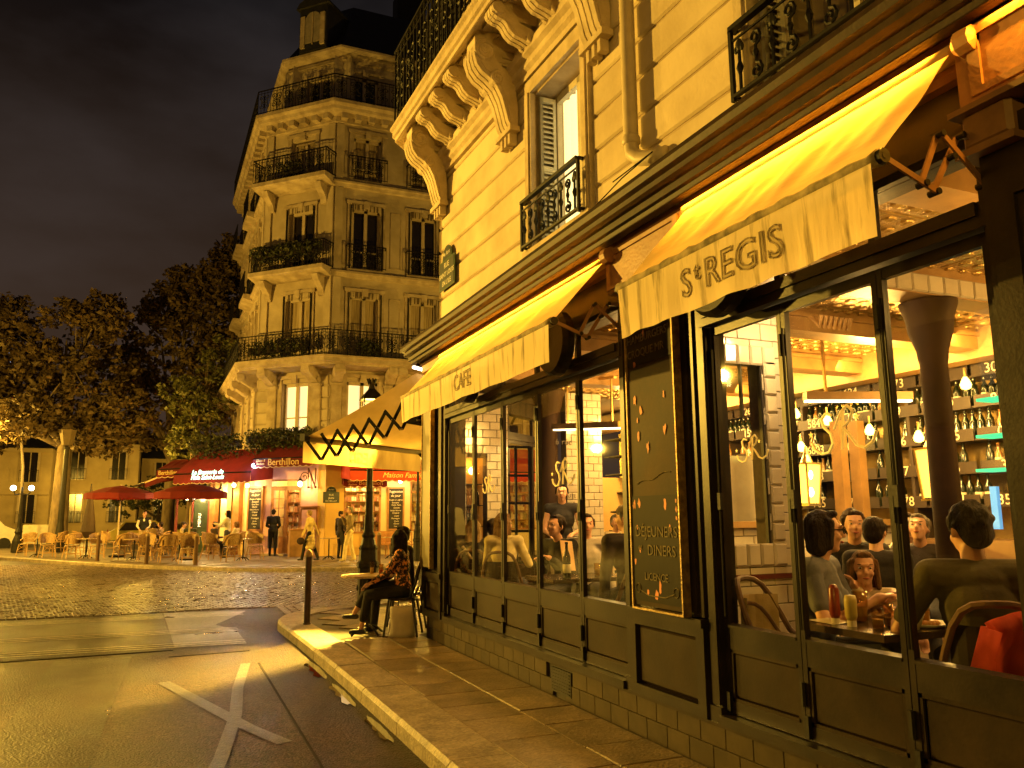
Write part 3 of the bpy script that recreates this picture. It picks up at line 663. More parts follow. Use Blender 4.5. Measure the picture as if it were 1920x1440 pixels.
# pier between the bays, with sunk panel below and dark pilaster
b = MB(); b.box(3.05, 3.25, 4.10, 4.95, .40, 3.12); b.box(3.0, 3.05, 4.10, 4.34, .98, 3.12); b.box(2.985, 3.0, 4.15, 4.17, 1.0, 3.1); b.box(2.985, 3.0, 4.28, 4.30, 1.0, 3.1)
b.box(2.97, 3.05, 4.10, 4.95, .92, .97); b.box(2.985, 3.05, 4.10, 4.95, .40, .47); b.box(2.985, 3.05, 4.10, 4.18, .47, .92); b.box(2.985, 3.05, 4.87, 4.95, .47, .92); b.box(2.985, 3.05, 4.18, 4.87, .86, .92)
pier = b.build('pier', wood, near)
MB().cbox(3.01, 3.05, 4.18, 4.87, .47, .86, .025).build('panel', woodp, pier)
b = MB(); b.cbox(2.90, 3.05, 4.02, 4.98, 3.20, 3.52, .012); b.box(2.885, 2.9, 4.05, 4.10, 3.22, 3.5); b.box(2.885, 2.9, 4.90, 4.95, 3.22, 3.5); b.box(2.885, 2.9, 4.10, 4.90, 3.22, 3.25); b.box(2.885, 2.9, 4.10, 4.90, 3.47, 3.5)
b.build('fascia_panel', woodfas, near)
b = MB(); b.box(2.92, 3.2, .9, 2.03, .40, 3.12); b.box(2.905, 2.92, .9, 2.0, .40, .5); b.box(2.905, 2.92, 1.9, 2.0, .5, 2.9); b.box(2.905, 2.92, .95, 1.05, .5, 2.9); b.box(2.905, 2.92, 1.05, 1.9, 2.8, 2.9); b.box(2.905, 2.92, 1.05, 1.9, .9, 1.0); b.build('pier', wood, near)
b = MB(); b.cbox(2.87, 3.05, .9, 2.06, 3.20, 3.54, .012); b.box(2.855, 2.87, 1.94, 1.99, 3.23, 3.51); b.box(2.855, 2.87, .95, 1.94, 3.23, 3.26); b.box(2.855, 2.87, .95, 1.94, 3.48, 3.51); b.build('fascia_panel', woodfas, near)
b = MB(); b.cbox(2.88, 3.05, 1.86, 2.07, 3.03, 3.19, .02); b.box(2.84, 3.05, 1.0, 2.09, 3.175, 3.20); b.box(2.86, 3.05, 1.84, 2.09, 3.0, 3.03); b.build('capital', M('ochre_capital_paint', (.20, .11, .05), (.12, .065, .03), 6, .5), near)
# end pier at the corner
b = MB(); b.box(3.03, 3.3, 9.17, 9.86, .40, 3.12); b.box(2.985, 3.03, 9.17, 9.28, .92, 3.12); b.box(2.97, 3.03, 9.17, 9.88, .86, .92); b.box(2.985, 3.03, 9.17, 9.88, .40, .47); b.box(2.985, 3.03, 9.17, 9.24, .47, .86); b.box(2.985, 3.03, 9.80, 9.88, .47, .86)
b.box(2.985, 3.03, 9.24, 9.80, .81, .86); b.box(2.985, 3.03, 9.82, 9.88, .92, 3.12)
pier = b.build('pier', wood, near); MB().cbox(3.0, 3.03, 9.24, 9.80, .47, .81, .02).build('panel', woodp, pier)
# plinth of glazed tiles
MB().box(3.06, 3.3, 1.0, 9.86, .10, .40).build('plinth', M('plinth_core', (.018, .013, .008)), near)
MB().box(2.985, 3.3, 1.0, 9.9, .385, .402).build('plinth_cap', woodp, near)
plt = M('brown_plinth_tile', (.055, .040, .020), (.034, .025, .013), 5, .5, .05, 20, rnd=.12, spec=.12)
tm = [MB().cbox(3.035, 3.07, .002, .238, .002, .134, .003).mesh('plinth_tile', plt), MB().cbox(3.035, 3.07, .002, .238, .002, .134, .003).mesh('plinth_tile', plt)]
for rr in range(2):
    y = 1.0+(.12 if rr else 0)
    while y < 9.6:
        zz = .112+rr*.136
        if not (5.93 < y+.12 < 6.32): obj('plinth_tile', tm[rr], near, (0, y, zz))
        y += .24
b = MB(); b.box(3.03, 3.05, 5.94, 6.30, .155, .345)
for i in range(7): b.box(3.022, 3.03, 5.96, 6.28, .17+i*.025, .178+i*.025)
b.build('vent_grille', iron, near)
# cut-off corner side
TC = frameM(C0+CN*3.0, -CN, CD)     # local x inwards (3.0 = face), y along the side
bay(TC, [3.9, 3.05, 2.2, 1.35, .5][0:5], 3.072)
for y0, y1 in ((-.0, .12), (.38, .5), (3.9, 4.05)): post(y0, y1, T=TC)
MB().box(3.03, 3.2, .10, .40, .40, 3.12).build('pier', wood, near, T=TC)
MB().box(3.05, 3.3, 0, 4.05, .10, .40).build('plinth', plt, near, T=TC)
# round loudspeaker / sign discs behind the awnings
for yc, r_ in ((5.85, .27), (3.72, .27), (7.95, .22)):
    b = MB(); b.lathe([(.02, 2.84), (r_*.9, 2.82), (r_, 2.86), (r_, 2.92), (r_*.8, 2.95)], (0, yc-0.05, 3.0), 24, axis='x'); b.box(2.93, 3.04, yc-.1, yc, 2.98, 3.02)
    o = b.build('bracket_sign', iron, None, smooth=False); o['label'] = {5.85: 'round black hanging disc beside the far awning above the folding doors', 3.72: 'round black hanging disc under the lettered near awning', 7.95: 'small round black disc half hidden under the cafe awning'}[yc]; o['category'] = 'sign'
# LED strip lights under the cornice
led = glow('led_strip', (1, .72, .18), 14)
for (y0, y1) in ((5.02, 9.4), (2.15, 3.98), (.9, 1.9)):
    b = MB(); b.box(2.775+.06, 2.85+.02, y0, y1, 3.552, 3.566); b.build('light_strip_housing', woodcor, near)
    area('awning_strip_light', (2.845, (y0+y1)/2, 3.545), (-.25, 0, -1), (y1-y0), .03, 30*(y1-y0), (1, .40, .02), (0, 1, 0), 160)
q = C0+CN*.22+V((0, 0, 3.55)); bb = MB().bar(q+CD*.05, q+CD*.75, .05, .03); bb.build('corner_light_strip', glow('white_led', (1, .85, .62), 9), near)
area('corner_strip_light', q+CD*.9+V((0, 0, -.03)), (-.1, .1, -1), 1.2, .04, 5, (1, .6, .15), tuple(CD), 170)
# ------------------------------------------------------------------ awnings
valm = M('stained_awning_valance', (.78, .64, .36), (.22, .17, .08), 4.2, .8, .25, 12, stretch=(1, 2.6, .32), trans=.25, ramp=(.32, .46))
lettm = M('faded_letter_paint', (.26, .19, .09), (.16, .12, .06), 20, .7)
lettf = M('pale_letter_fill', (.50, .39, .20), (.36, .28, .14), 8, .8)
rollm = M('weathered_roll_canvas', (.36, .29, .15), (.10, .08, .04), 9, .8, .3, 20)
brown = M('brown_awning_arm', (.17, .085, .045), (.10, .05, .03), 8, .5, .1, 30)
def cloth(P00, P10, P01, P11, nu, nv, amp, seed=0, sag=0):
    # bilinear sheet with radial wrinkles
    rnd = random.Random(seed); ph = [rnd.uniform(0, 6) for _ in range(4)]; b = MB(); vs = []
    P00, P10, P01, P11 = V(P00), V(P10), V(P01), V(P11); nrm = (P10-P00).cross(P01-P00).normalized()
    for j in range(nv+1):
        for i in range(nu+1):
            u, v = i/nu, j/nv; p = (P00*(1-u)+P10*u)*(1-v)+(P01*(1-u)+P11*u)*v
            wv = sin(u*23+v*3.0+ph[0])+.7*sin(u*41-v*4+ph[1])+.5*sin(u*67+v*7+ph[2]); env = sin(pi*min(1, v*1.2))
            p = p+nrm*(amp*wv*env*.5)-V((0, 0, sag*sin(pi*v)*(1+.3*sin(u*9))))
            vs.append(p)
    return b.add(vs, [[j*(nu+1)+i, j*(nu+1)+i+1, (j+1)*(nu+1)+i+1, (j+1)*(nu+1)+i] for j in range(nv) for i in range(nu)])
def scissor(root, A, B, n, h, drop, mat, w=.035, t=.012, first=True, mirror=False):
    # zigzag arm from A (front) to B (wall) in a vertical plane, pairs of crossing bars
    A, B = V(A), V(B); d = (B-A)/n; up_ = V((0, 0, h)); side = (B-A).normalized().cross(V((0, 0, 1)))*t*1.2
    base = [A+d*i-V((0, 0, drop*sin(pi*i/n)+(.14*(1-i/n) if i else 0))) for i in range(n+1)]
    for i in range(n):
        c0, c1 = base[i], base[i+1]
        lo0, hi0, lo1, hi1 = c0-up_/2, c0+up_/2, c1-up_/2, c1+up_/2
        if i == 0 and first: MB().bar(c0+side, lo1+side, w, t, upv=side).build('scissor_bar', mat, root)
        else: MB().bar(hi0+side, lo1+side, w, t, upv=side).build('scissor_bar', mat, root); MB().bar(lo0-side, hi1-side, w, t, upv=side).build('scissor_bar', mat, root)
        for p in (lo1, hi1, (c0+c1)/2): MB().lathe([(.013, -.024), (.013, .024)], p, 8, axis='x' if abs(side.x) > abs(side.y) else 'y').build('rivet', M('bright_rivet', (.6, .5, .35), None, 5, .3, metal=.8), root)
def awning(name, label, y0, y1, xw, zw, xf, zf, vh, seed):
    root = thing(name, label, 'awning', (xw, (y0+y1)/2, zw)); T = Matrix.Translation(-root.location)
    cloth((xw, y1, zw), (xw, y0, zw), (xf, y1, zf), (xf, y0, zf), 70, 16, .013, seed, 0).build('canvas', canv, root, smooth=True, T=T)
    n = 70; vs = []; rnd = random.Random(seed+5); ph = rnd.uniform(0, 6)
    for j in range(6):
        for i in range(n+1):
            u = i/n; y = y1+(y0-y1)*u; v = j/5; vs.append((xf-.028+.008*sin(u*17+ph)*v+.006*sin(u*43)*v+.01*v, y, zf-.02-vh*v*(1+.012*sin(u*31+ph))))
    MB().add(vs, [[j*(n+1)+i, j*(n+1)+i+1, (j+1)*(n+1)+i+1, (j+1)*(n+1)+i] for j in range(5) for i in range(n)]).build('valance', valm, root, smooth=True, T=T)
    pts = [(xf, y1+.02-(y1-y0+.04)*i/40, zf) for i in range(41)]; MB().tube(pts, [.030+.004*sin(i*1.7+seed)+(.003 if i % 5 == 0 else 0) for i in range(41)], 12).build('front_bar', rollm, root, smooth=True, T=T)
    b = MB()
    for y in (y0-.03, y1+.03): b.tube([(xf, y-.012, zf), (xf, y+.012, zf)], .03, 10)
    b.build('bar_end_cap', iron, root, T=T)
    MB().tube([(xw+.03, y1+.03, zw+.01), (xw+.03, y0-.06, zw+.01)], .042, 10).build('roller', canv, root, smooth=True, T=T)
    return root, T
a1, T1 = awning('cloth_awning', 'far cream awning lettered CAFE over the folding doors, lit orange from above', 4.95, 8.88, 2.87, 3.45, 2.43, 2.95, .27, 3)
a2, T2 = awning('cloth_awning', 'near cream awning lettered St REGIS above the big cafe window', 2.07, 3.93, 2.87, 3.47, 2.395, 2.92, .285, 8)
txv = lambda T, x, y, z, sl=0: T @ textT((x, y, z), (0, -1, sl))
v1 = [c for c in a1.children if c.name.startswith('valance')][0]; v2 = [c for c in a2.children if c.name.startswith('valance')][0]
def valtext(s, size, x, ys, z, par, T, outline=True, sp=1.0):
    f_ = text('lettering_fill', s, size, T @ textT((x, ys, z), (0, -1, 0)), lettf, par, spacing=sp, extrude=0)
    w_ = f_.modifiers.new('printed', 'SHRINKWRAP'); w_.target = par; w_.wrap_method = 'NEAREST_SURFACEPOINT'; w_.wrap_mode = 'ABOVE_SURFACE'; w_.offset = .003
    o_ = text('lettering', s, size, T @ textT((x, ys, z), (0, -1, 0)), lettm, par, outline=outline, spacing=sp, bevel=.0035)
    w_ = o_.modifiers.new('printed', 'SHRINKWRAP'); w_.target = par; w_.wrap_method = 'NEAREST_SURFACEPOINT'; w_.wrap_mode = 'ABOVE_SURFACE'; w_.offset = .006
valtext('CAFE', .21, 2.392, 6.78, 2.81, v1, T1, sp=.95)
valtext('S', .205, 2.355, 3.27, 2.755, v2, T2); valtext('t', .13, 2.355, 3.17, 2.795, v2, T2)
valtext('REGIS', .205, 2.355, 2.84, 2.76, v2, T2, sp=1.08)
def small_arm(root, T, y, xf, zf, xw, zw, mat, seed):
    P = [T @ V((q[0]+xf-2.41, y, q[1]+zf-2.933)) for q in ((2.41, 2.933), (2.625, 2.86), (2.744, 3.087), (2.686, 2.835), (2.86, 3.101), (2.975, 3.10), (2.966, 2.91), (2.795, 3.0))]
    side = V((0, 1, 0))
    for i, (a, c) in enumerate(((0, 3), (1, 2), (2, 6), (3, 4), (4, 5))):
        o = side*(.012 if i % 2 else -.012); MB().bar(P[a]+o, P[c]+o, .024, .010, upv=side).build('scissor_bar', mat, root)
    for p in P: MB().lathe([(.014, -.024), (.014, .024)], p, 8, axis='y').build('rivet', iron, root)
small_arm(a1, T1, 4.93, 2.43, 2.95, 2.985, 3.0, brown, 1); small_arm(a2, T2, 2.05, 2.395, 2.92, 2.93, 3.0, brown, 2)
small_arm(a1, T1, 8.9, 2.43, 2.95, 2.985, 3.0, brown, 1)
# knuckle bracket that carries the roller end
for root, T, y in ((a2, T2, 2.0), (a1, T1, 4.9)):
    b = MB(); b.lathe([(.02, -.05), (.055, -.04), (.06, .02), (.03, .05)], T @ V((2.86, y-.01, 3.47)), 10, axis='y'); b.bar(T @ V((2.86, y-.02, 3.5)), T @ V((2.97, y-.05, 3.44)), .06, .07); b.build('roller_bracket', woodfas, root)
# awning of the cut-off corner: seen from below, with the long black scissor arm
root = thing('cloth_awning', 'long cream corner awning held out by a black scissor arm, seen from below', 'awning', tuple(C0+V((0, 0, 3.4)))); T = Matrix.Translation(-root.location)
PR = 1.86; W = 3.0
A0 = C0+CD*.02+CN*.16; zf = 2.70; zw = 3.46
wl, wr_, fl, fr_ = A0+V((0, 0, zw)), A0+CD*W+V((0, 0, zw)), A0+CN*PR+V((0, 0, zf)), A0+CN*PR+CD*W+V((0, 0, zf))
cloth(wl, wr_, fl, fr_, 40, 20, .012, 4, sag=.03).build('canvas', canv, root, smooth=True, T=T)
MB().bar(fl+V((0, 0, -.01)), fr_+V((0, 0, -.01)), .06, .09).build('front_bar', M('olive_awning_tube', (.22, .18, .09), None, 6, .5), root, T=T)
MB().box(0, 0, 0, 0, 0, 0)
n = 50; vs = []
for j in range(5):
    for i in range(n+1):
        u = i/n; p = fl+(fr_-fl)*u+CN*(.03+.012*sin(u*21)*j/4); vs.append(p+V((0, 0, -.05-.30*j/4)))
vv = MB().add(vs, [[j*(n+1)+i, j*(n+1)+i+1, (j+1)*(n+1)+i+1, (j+1)*(n+1)+i] for j in range(4) for i in range(n)]).build('valance', M('awning_valance_thin', (.60, .46, .22), (.42, .31, .14), 3, .8, .3, 7, stretch=(1, 1, .4), trans=.22), root, smooth=True, T=T)
mid = (fl+fr_)/2+CN*.05+V((0, 0, -.2)); text('lettering', 'St REGIS', .24, T @ textT(mid, -CD), lettm, vv, outline=True, bevel=.004)
MB().bar(fl-CD*.06, fl+CD*.05, .09, .10).build('bar_end_cap', iron, root, T=T)
scissor(root, (T @ (fl+CD*.04+V((0, 0, -.03)))), T @ (A0+CD*.06+V((0, 0, 3.02))), 7, .36, .08, mblack, .044, .014)
scissor(root, (T @ (fr_+CD*-.1+V((0, 0, -.03)))), T @ (A0+CD*(W-.1)+V((0, 0, 3.02))), 7, .36, .08, mblack, .044, .014)
b = MB(); b.bar(T @ (A0+CD*.05+CN*.1+V((0, 0, 2.93))), T @ (A0+CD*W+CN*.1+V((0, 0, 2.93))), .20, .24); b.build('roller_box', mblack, root)
# ------------------------------------------------------------------ painted menu board on the pier, narrow board at the corner
slate = M('slate_board', (.020, .018, .012), (.010, .009, .007), 3, .6, .05, 20, spec=.06, rough2=.5)
slateo = M('olive_painted_board', (.060, .036, .014), (.016, .011, .005), 3.2, .6, .06, 20, spec=.06, rough2=.5, ramp=(.3, .7))
bl = M('brass_board_edge', (.30, .20, .07), (.12, .08, .03), 20, .4, .3, 60, metal=.5)
bd = thing('menu_board', 'tall olive menu board with peeling orange spots between the two windows', 'board', (3.0, 4.52, 2.0)); T = Matrix.Translation(-V((3.0, 4.76, 2.0)))
MB().box(2.945, 2.985, 4.47, 5.03, 1.0, 3.08).build('board_panel', slateo, bd, T=T)
MB().box(2.940, 2.9449, 4.475, 5.025, 2.62, 3.07).build('header_panel', slate, bd, T=T)
MB().box(2.940, 2.9449, 4.475, 5.025, 1.03, 1.72).build('footer_panel', slate, bd, T=T)
for bx in ((4.455, 4.468), (5.032, 5.045)): MB().box(2.93, 2.99, bx[0], bx[1], .985, 3.09).build('edge_strip', bl, bd, T=T)
MB().box(2.93, 2.99, 4.455, 5.045, .972, .985).build('edge_strip', bl, bd, T=T)
chalk = M('chalk_gold_lettering', (.17, .135, .065), (.06, .05, .025), 30, .8); orange = M('peeling_orange_paint', (.62, .20, .07), (.42, .12, .04), 20, .6)
for s, sz, z, yc in (('GRILLADES', .075, 2.90, 4.75), ('HAMBURGERS', .078, 2.80, 4.77), ('CROQUE MR', .078, 2.70, 4.79), ('DÉJEUNERS', .098, 1.48, 4.74), ('et', .06, 1.38, 4.93), ('DINERS', .098, 1.36, 4.68), ('LICENCE', .07, 1.19, 4.75)):
    text('lettering', s, sz, T @ textT((2.937, yc, z), (0, -1, 0)), chalk, bd, extrude=.0015)
b = MB(); Tm = Matrix(((0, 0, 0, 2.936), (-1, 0, 0, 4.75), (0, 1, 0, 0), (0, 0, 0, 1)))
b.tube([V((2.938, 4.95, 1.10)), V((2.938, 4.85, 1.07)), V((2.938, 4.65, 1.07)), V((2.938, 4.55, 1.10))], .004, 4)
for yy in (4.97, 4.53): b.tube([V((2.938, yy+.03*cos(t*.6), 1.11+.03*sin(t*.6))) for t in range(11)], .004, 4)
b.tube([V((2.941, 4.95-.4*i/10, 1.80+.07*i/10+.01*sin(i))) for i in range(11)], .003, 4)
b.build('painted_scroll', chalk, bd, T=T)
rn = random.Random(4)
for i in range(27):
    yc, zc = rn.uniform(4.50, 5.0), rn.uniform(1.08, 3.05)
    if i < 6: yc = rn.choice((4.50, 5.0))
    b = MB(); k = 9; r_ = rn.uniform(.010, .026); b.add([(2.9385, yc+r_*.8*cos(2*pi*j/k)*rn.uniform(.5, 1.3), zc+r_*1.6*sin(2*pi*j/k)*rn.uniform(.5, 1.3)) for j in range(k)], [list(range(k))]); b.build('peeled_spot', orange, bd, T=T)
nb = thing('side_board', 'narrow glazed olive board on the corner pier behind the seated woman', 'board', (2.97, 9.55, 2.0)); T = Matrix.Translation(-nb.location)
MB().box(2.94, 2.98, 9.45, 9.79, .98, 3.05).build('board_panel', M('olive_board_dull', (.14, .115, .05), (.085, .07, .032), 1.5, .5, .05, 20), nb, T=T)
for bx in ((9.43, 9.448), (9.792, 9.81)): MB().box(2.93, 2.985, bx[0], bx[1], .965, 3.06).build('edge_strip', bl, nb, T=T)
# street sign on the wall
sg = thing('street_sign', 'green and blue enamel street plate with arched top reading RUE SAINT LOUIS EN L\'ILE', 'sign', (3.03, 8.8, 4.6))
blue = M('blue_enamel', (.018, .030, .028), None, 10, .3, spec=.6); grn = M('green_enamel', (.030, .075, .035), None, 10, .3, spec=.6); wht = M('white_enamel', (.75, .72, .66), None, 10, .4)
TS = Matrix.Translation(-sg.location) @ U
def plate(yc, zc, wd, h, arch, T, x, root, lines, head, right=(0, -1, 0)):
    MB().extr([(yc-wd/2, zc-h/2), (yc+wd/2, zc-h/2), (yc+wd/2, zc+h/2), (yc-wd/2, zc+h/2)], 'x', x-.012, x, 0).build('plate', grn, root, T=T)
    MB().extr([(yc-wd/2+.02, zc-h/2+.02), (yc+wd/2-.02, zc-h/2+.02), (yc+wd/2-.02, zc+h/2-.02), (yc-wd/2+.02, zc+h/2-.02)], 'x', x-.016, x-.0121).build('plate_field', blue, root, T=T)
    k = 14; aw = wd*.62
    MB().extr([(yc+aw/2*cos(pi*i/k), zc+h/2+.002+arch*sin(pi*i/k)) for i in range(k+1)], 'x', x-.011, x-.001).build('arched_plate', grn, root, T=T)
    MB().extr([(yc+(aw/2-.018)*cos(pi*i/k), zc+h/2+.012+(arch-.03)*sin(pi*i/k)) for i in range(k+1)], 'x', x-.015, x-.0111).build('arched_field', blue, root, T=T)
    for s, sz, dz in lines: text('lettering', s, sz, T @ textT((x-.017, yc, zc+dz), right), wht, root, extrude=.001, bevel=0)
    text('lettering', head, .075, T @ textT((x-.016, yc, zc+h/2+arch*.42), right), wht, root, extrude=.001)
plate(8.80, 4.48, .52, .36, .17, TS, 3.035, sg, (('RUE', .095, .105), ('SAINT LOUIS', .088, -.005), ("EN L'ILE", .088, -.11)), '4e Arrt')
# ------------------------------------------------------------------ inside the cafe (parts of the corner building)
dk = M('dark_room_paint', (.020, .012, .007), (.012, .008, .005), 4, .6)
cream = M('cream_room_wall', (.45, .33, .17), (.36, .26, .13), 2, .7)
floorm = M('brown_cafe_floor', (.08, .055, .03), (.04, .03, .018), 3, .35)
ZC = 3.34
b = MB(); poly = [(3.2, -1.5), (9.6, -1.5), (9.6, 14.6), (8.5, 14.2), (3.2, 9.75)]
b.add([(x, y, .30) for x, y in poly], [[0, 1, 2, 3, 4]]); b.build('interior_floor', floorm, near)
b = MB(); b.add([(x, y, ZC) for x, y in poly], [[0, 1, 2, 3, 4]]); b.build('interior_ceiling', M('ceiling_joint', (.16, .11, .05)), near)
# embossed tin panels
tp = MB(); tp.box(.01, .89, .01, .89, -.012, 0)
for i in range(6):
    for j in range(6): tp.lathe([(.05, -.012), (.045, -.022), (.02, -.03)], (.09+i*.144, .09+j*.144, 0), 8)
tpm = tp.mesh('ceiling_panel', tinm)
for i in range(6):
    for j in range(10):
        x, y = 3.2+i*.9, 1.4+j*.9
        if y < 9+(x-3.2)*.7: obj('ceiling_panel', tpm, near, (x, y, ZC-.002))
beamm = M('gilt_beam_wood', (.30, .17, .055), (.20, .11, .035), 6, .45)
MB().box(3.2, 7.4, 3.86, 4.10, 3.115, ZC-.013).build('ceiling_beam', beamm, near)
for i in range(26): MB().cbox(3.3+i*.155, 3.448+i*.155, 3.835, 3.86, 3.125, 3.255, .01, face='-y').build('beam_tile', tilem, near)
for y in (2.6, 5.2, 6.6, 8.3):
    b = MB(); b.box(3.2, 7.4, y-.12, y+.12, ZC-.22, ZC-.013); b.box(3.2, 7.4, y-.15, y+.15, ZC-.10, ZC-.06); b.build('ceiling_beam', beamm, near)
b = MB(); b.box(7.0, 7.25, -1, 13, ZC-.3, ZC-.013); b.build('ceiling_beam', beamm, near)
# curl plasterwork near the beam ends
for y in (4.6, 6.55):
    b = MB()
    for k in range(7): b.tube([(4.6+k*.05, y, ZC-.22), (4.62+k*.05, y+.05, ZC-.3), (4.6+k*.05, y+.12, ZC-.2)], .018, 5)
    b.build('plaster_curl', beamm, near)
# back wall, side wall
b = MB(); b.box(8.4, 8.5, -1.5, 13.8, .3, ZC); b.build('interior_wall', cream, near)
b = MB(); b.box(3.2, 9.6, -1.6, -1.5, .3, ZC); b.build('interior_wall', cream, near)
# tiled partitions
def tiles_wall(x0, x1, y, z0, z1, hole=None, tw=.20, th=.105, name='tiled_partition', thick=.16):
    b = MB()
    if hole:
        hx0, hx1, hz0, hz1 = hole
        b.box(x0, hx0-.0, y+.012, y+thick, z0, z1); b.box(hx1, x1, y+.012, y+thick, z0, z1); b.box(hx0, hx1, y+.012, y+thick, z0, hz0); b.box(hx0, hx1, y+.012, y+thick, hz1, z1)
    else: b.box(x0, x1, y+.012, y+thick, z0, z1)
    root = b.build(name, groutm, near)
    tmesh = {}
    row = 0; z = z0
    while z < z1-.03:
        x = x0-(tw/2 if row % 2 else 0)
        while x < x1-.01:
            a, c = max(x, x0)+.003, min(x+tw, x1)-.003; zz0, zz1 = z+.003, min(z+th, z1)-.003
            parts = [(a, c)]
            if hole and zz1 > hz0+.01 and zz0 < hz1-.01:
                parts = []
                if a < hx0: parts.append((a, min(c, hx0)))
                if c > hx1: parts.append((max(a, hx1), c))
            for p, q in parts:
                if q-p < .012: continue
                key = (round(q-p, 3), round(zz1-zz0, 3))
                if key not in tmesh: tmesh[key] = MB().cbox(0, key[0], 0, .02, 0, key[1], .004, face='-y').mesh('tile', tilem)
                obj('tile', tmesh[key], root, (p, y, zz0))
            x += tw
        z += th; row += 1
    return root
tp1 = tiles_wall(3.21, 4.33, 4.72, .30, 3.3, (3.72, 4.08, 1.33, 2.72), .22, .13)
# rounded tiles around the opening
for (x, z, w_, h_) in [(3.60, 1.40+.135*i, .115, .13) for i in range(10)]+[(4.085, 1.40+.135*i, .115, .13) for i in range(10)]:
    MB().cbox(x+.004, x+w_, 4.695, 4.72, z, z+h_-.005, .012, face='-y').build('edge_tile', tilem, tp1)
for i in range(5):
    MB().cbox(3.60+i*.122, 3.717+i*.122, 4.695, 4.72, 2.70, 2.85, .014, face='-y').build('edge_tile', tilem, tp1)
    MB().cbox(3.60+i*.122, 3.717+i*.122, 4.695, 4.72, 1.22, 1.38, .014, face='-y').build('edge_tile', tilem, tp1)
MB().box(3.21, 4.33, 4.69, 4.72, 1.13, 1.165).build('tile_band', M('dark_red_tile_band', (.10, .02, .015), None, 5, .25), tp1)
b = MB(); 
for x in (3.72, 4.065): b.box(x, x+.015, 4.73, 4.76, 1.33, 2.72)
b.box(3.72, 4.08, 4.73, 4.76, 2.70, 2.72); b.box(3.885, 3.90, 4.73, 4.76, 2.3, 2.72); b.build('opening_frame', iron, near)
tp2 = tiles_wall(3.36, 4.12, 9.78, .30, 3.2, (3.53, 3.82, 1.25, 2.35), .20, .105)
tp3 = tiles_wall(5.05, 5.62, 9.9, .30, 3.3, None, .17, .10)
MB().box(3.36, 4.12, 9.76, 9.78, 1.12, 1.15).build('tile_band', MATS['dark_red_tile_band'], tp2)
# dark columns
def column(x, y, r_, z1):
    b = MB(); b.lathe([(r_*1.25, .3), (r_*1.25, .45), (r_, .5), (r_*.92, z1-.45), (r_*1.0, z1-.42), (r_*1.05, z1-.36), (r_*1.5, z1-.22), (r_*1.62, z1-.12), (r_*1.95, z1-.02), (r_*1.95, z1)], (x, y, 0), 24); return b.build('column', M('brown_column_paint', (.040, .020, .008), (.024, .012, .005), 5, .7, spec=.15), near, smooth=True)
column(5.0, 3.98, .10, 3.10); column(4.85, 10.05, .13, ZC-.02); column(6.4, 7.2, .12, ZC-.02)
# bottle shelves on the back wall
shm = M('dark_bottle_shelf', (.045, .03, .018), None, 5, .5)
XS = 7.55
b = MB()
SH = [1.66, 1.99, 2.32, 2.65, 2.96]
SH2 = SH
for z in SH: b.box(XS-.12, XS+.2, 1.0, 13.0, z-.02, z)
for y in (1.5, 3.1, 4.7, 6.3, 7.9, 9.5, 11.1): b.box(XS-.12, XS+.2, y-.02, y+.02, 1.3, ZC-.3)
rack = b.build('bottle_rack', shm, near)
b = MB(); b.box(XS+.2, XS+.22, 1.0, 13.0, 1.2, ZC-.25); b.build('rack_back', M('mirror_back', (.40, .28, .09), (.25, .17, .05), 2, .25, metal=.6), near)
b = MB(); b.box(XS-.3, XS+.2, 1.0, 13.0, .3, 1.32); b.build('bar_back_counter', M('counter_wood', (.16, .09, .04), None, 3, .4), near)
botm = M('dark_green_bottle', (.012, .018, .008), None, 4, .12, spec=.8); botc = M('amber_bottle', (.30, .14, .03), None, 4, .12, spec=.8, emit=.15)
bp = [(.038, 0), (.040, .01), (.040, .17), (.034, .20), (.016, .235), (.014, .29), (.017, .295), (.017, .305)]
bm1 = MB().lathe(bp, n=8).mesh('bottle', botm, True); bm2 = MB().lathe([(r_*.95, z*.9) for r_, z in bp], n=8).mesh('bottle', botc, True)
labm = MB().lathe([(.0415, .06), (.0415, .13)], n=8).mesh('bottle_label', M('paper_label', (.6, .52, .36), None, 5, .7), True)
rn = random.Random(11); nbt = 0
for si, z in enumerate(SH):
    y = 1.9
    while y < 11.5:
        y += rn.choice((.085, .09, .10, .10, .16, .3) if si < 3 else (.09, .095, .11))
        if nbt > 285 or (y % 1.6 < .05): continue
        am = rn.random() < (.22 if si in (1, 2) else .04)
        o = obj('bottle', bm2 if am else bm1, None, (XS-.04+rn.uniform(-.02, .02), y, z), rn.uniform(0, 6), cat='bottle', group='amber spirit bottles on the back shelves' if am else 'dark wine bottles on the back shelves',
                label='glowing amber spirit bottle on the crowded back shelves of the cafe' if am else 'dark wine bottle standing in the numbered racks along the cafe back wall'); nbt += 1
        if rn.random() < .3: obj('bottle_label', labm, o)
nm = M('painted_rack_number', (.85, .74, .50), None, 8, .6); k = 0
for si, z in enumerate(SH):
    for j in range(15):
        y = 2.1+j*.62; s = ''.join(rn.choice('0123456789') for _ in range(rn.choice((2, 3, 4))))
        text('rack_number', s, .145, textT((XS-.135, y, z+.045), (0, -1, 0)), nm, rack, extrude=.001)
        MB().box(XS-.13, XS-.122, y-.29, y+.29, z-.018, z+.105).build('number_strip', shm, rack)
MB().box(XS-.05, XS+.1, 2.52, 3.0, 1.4, 2.9)
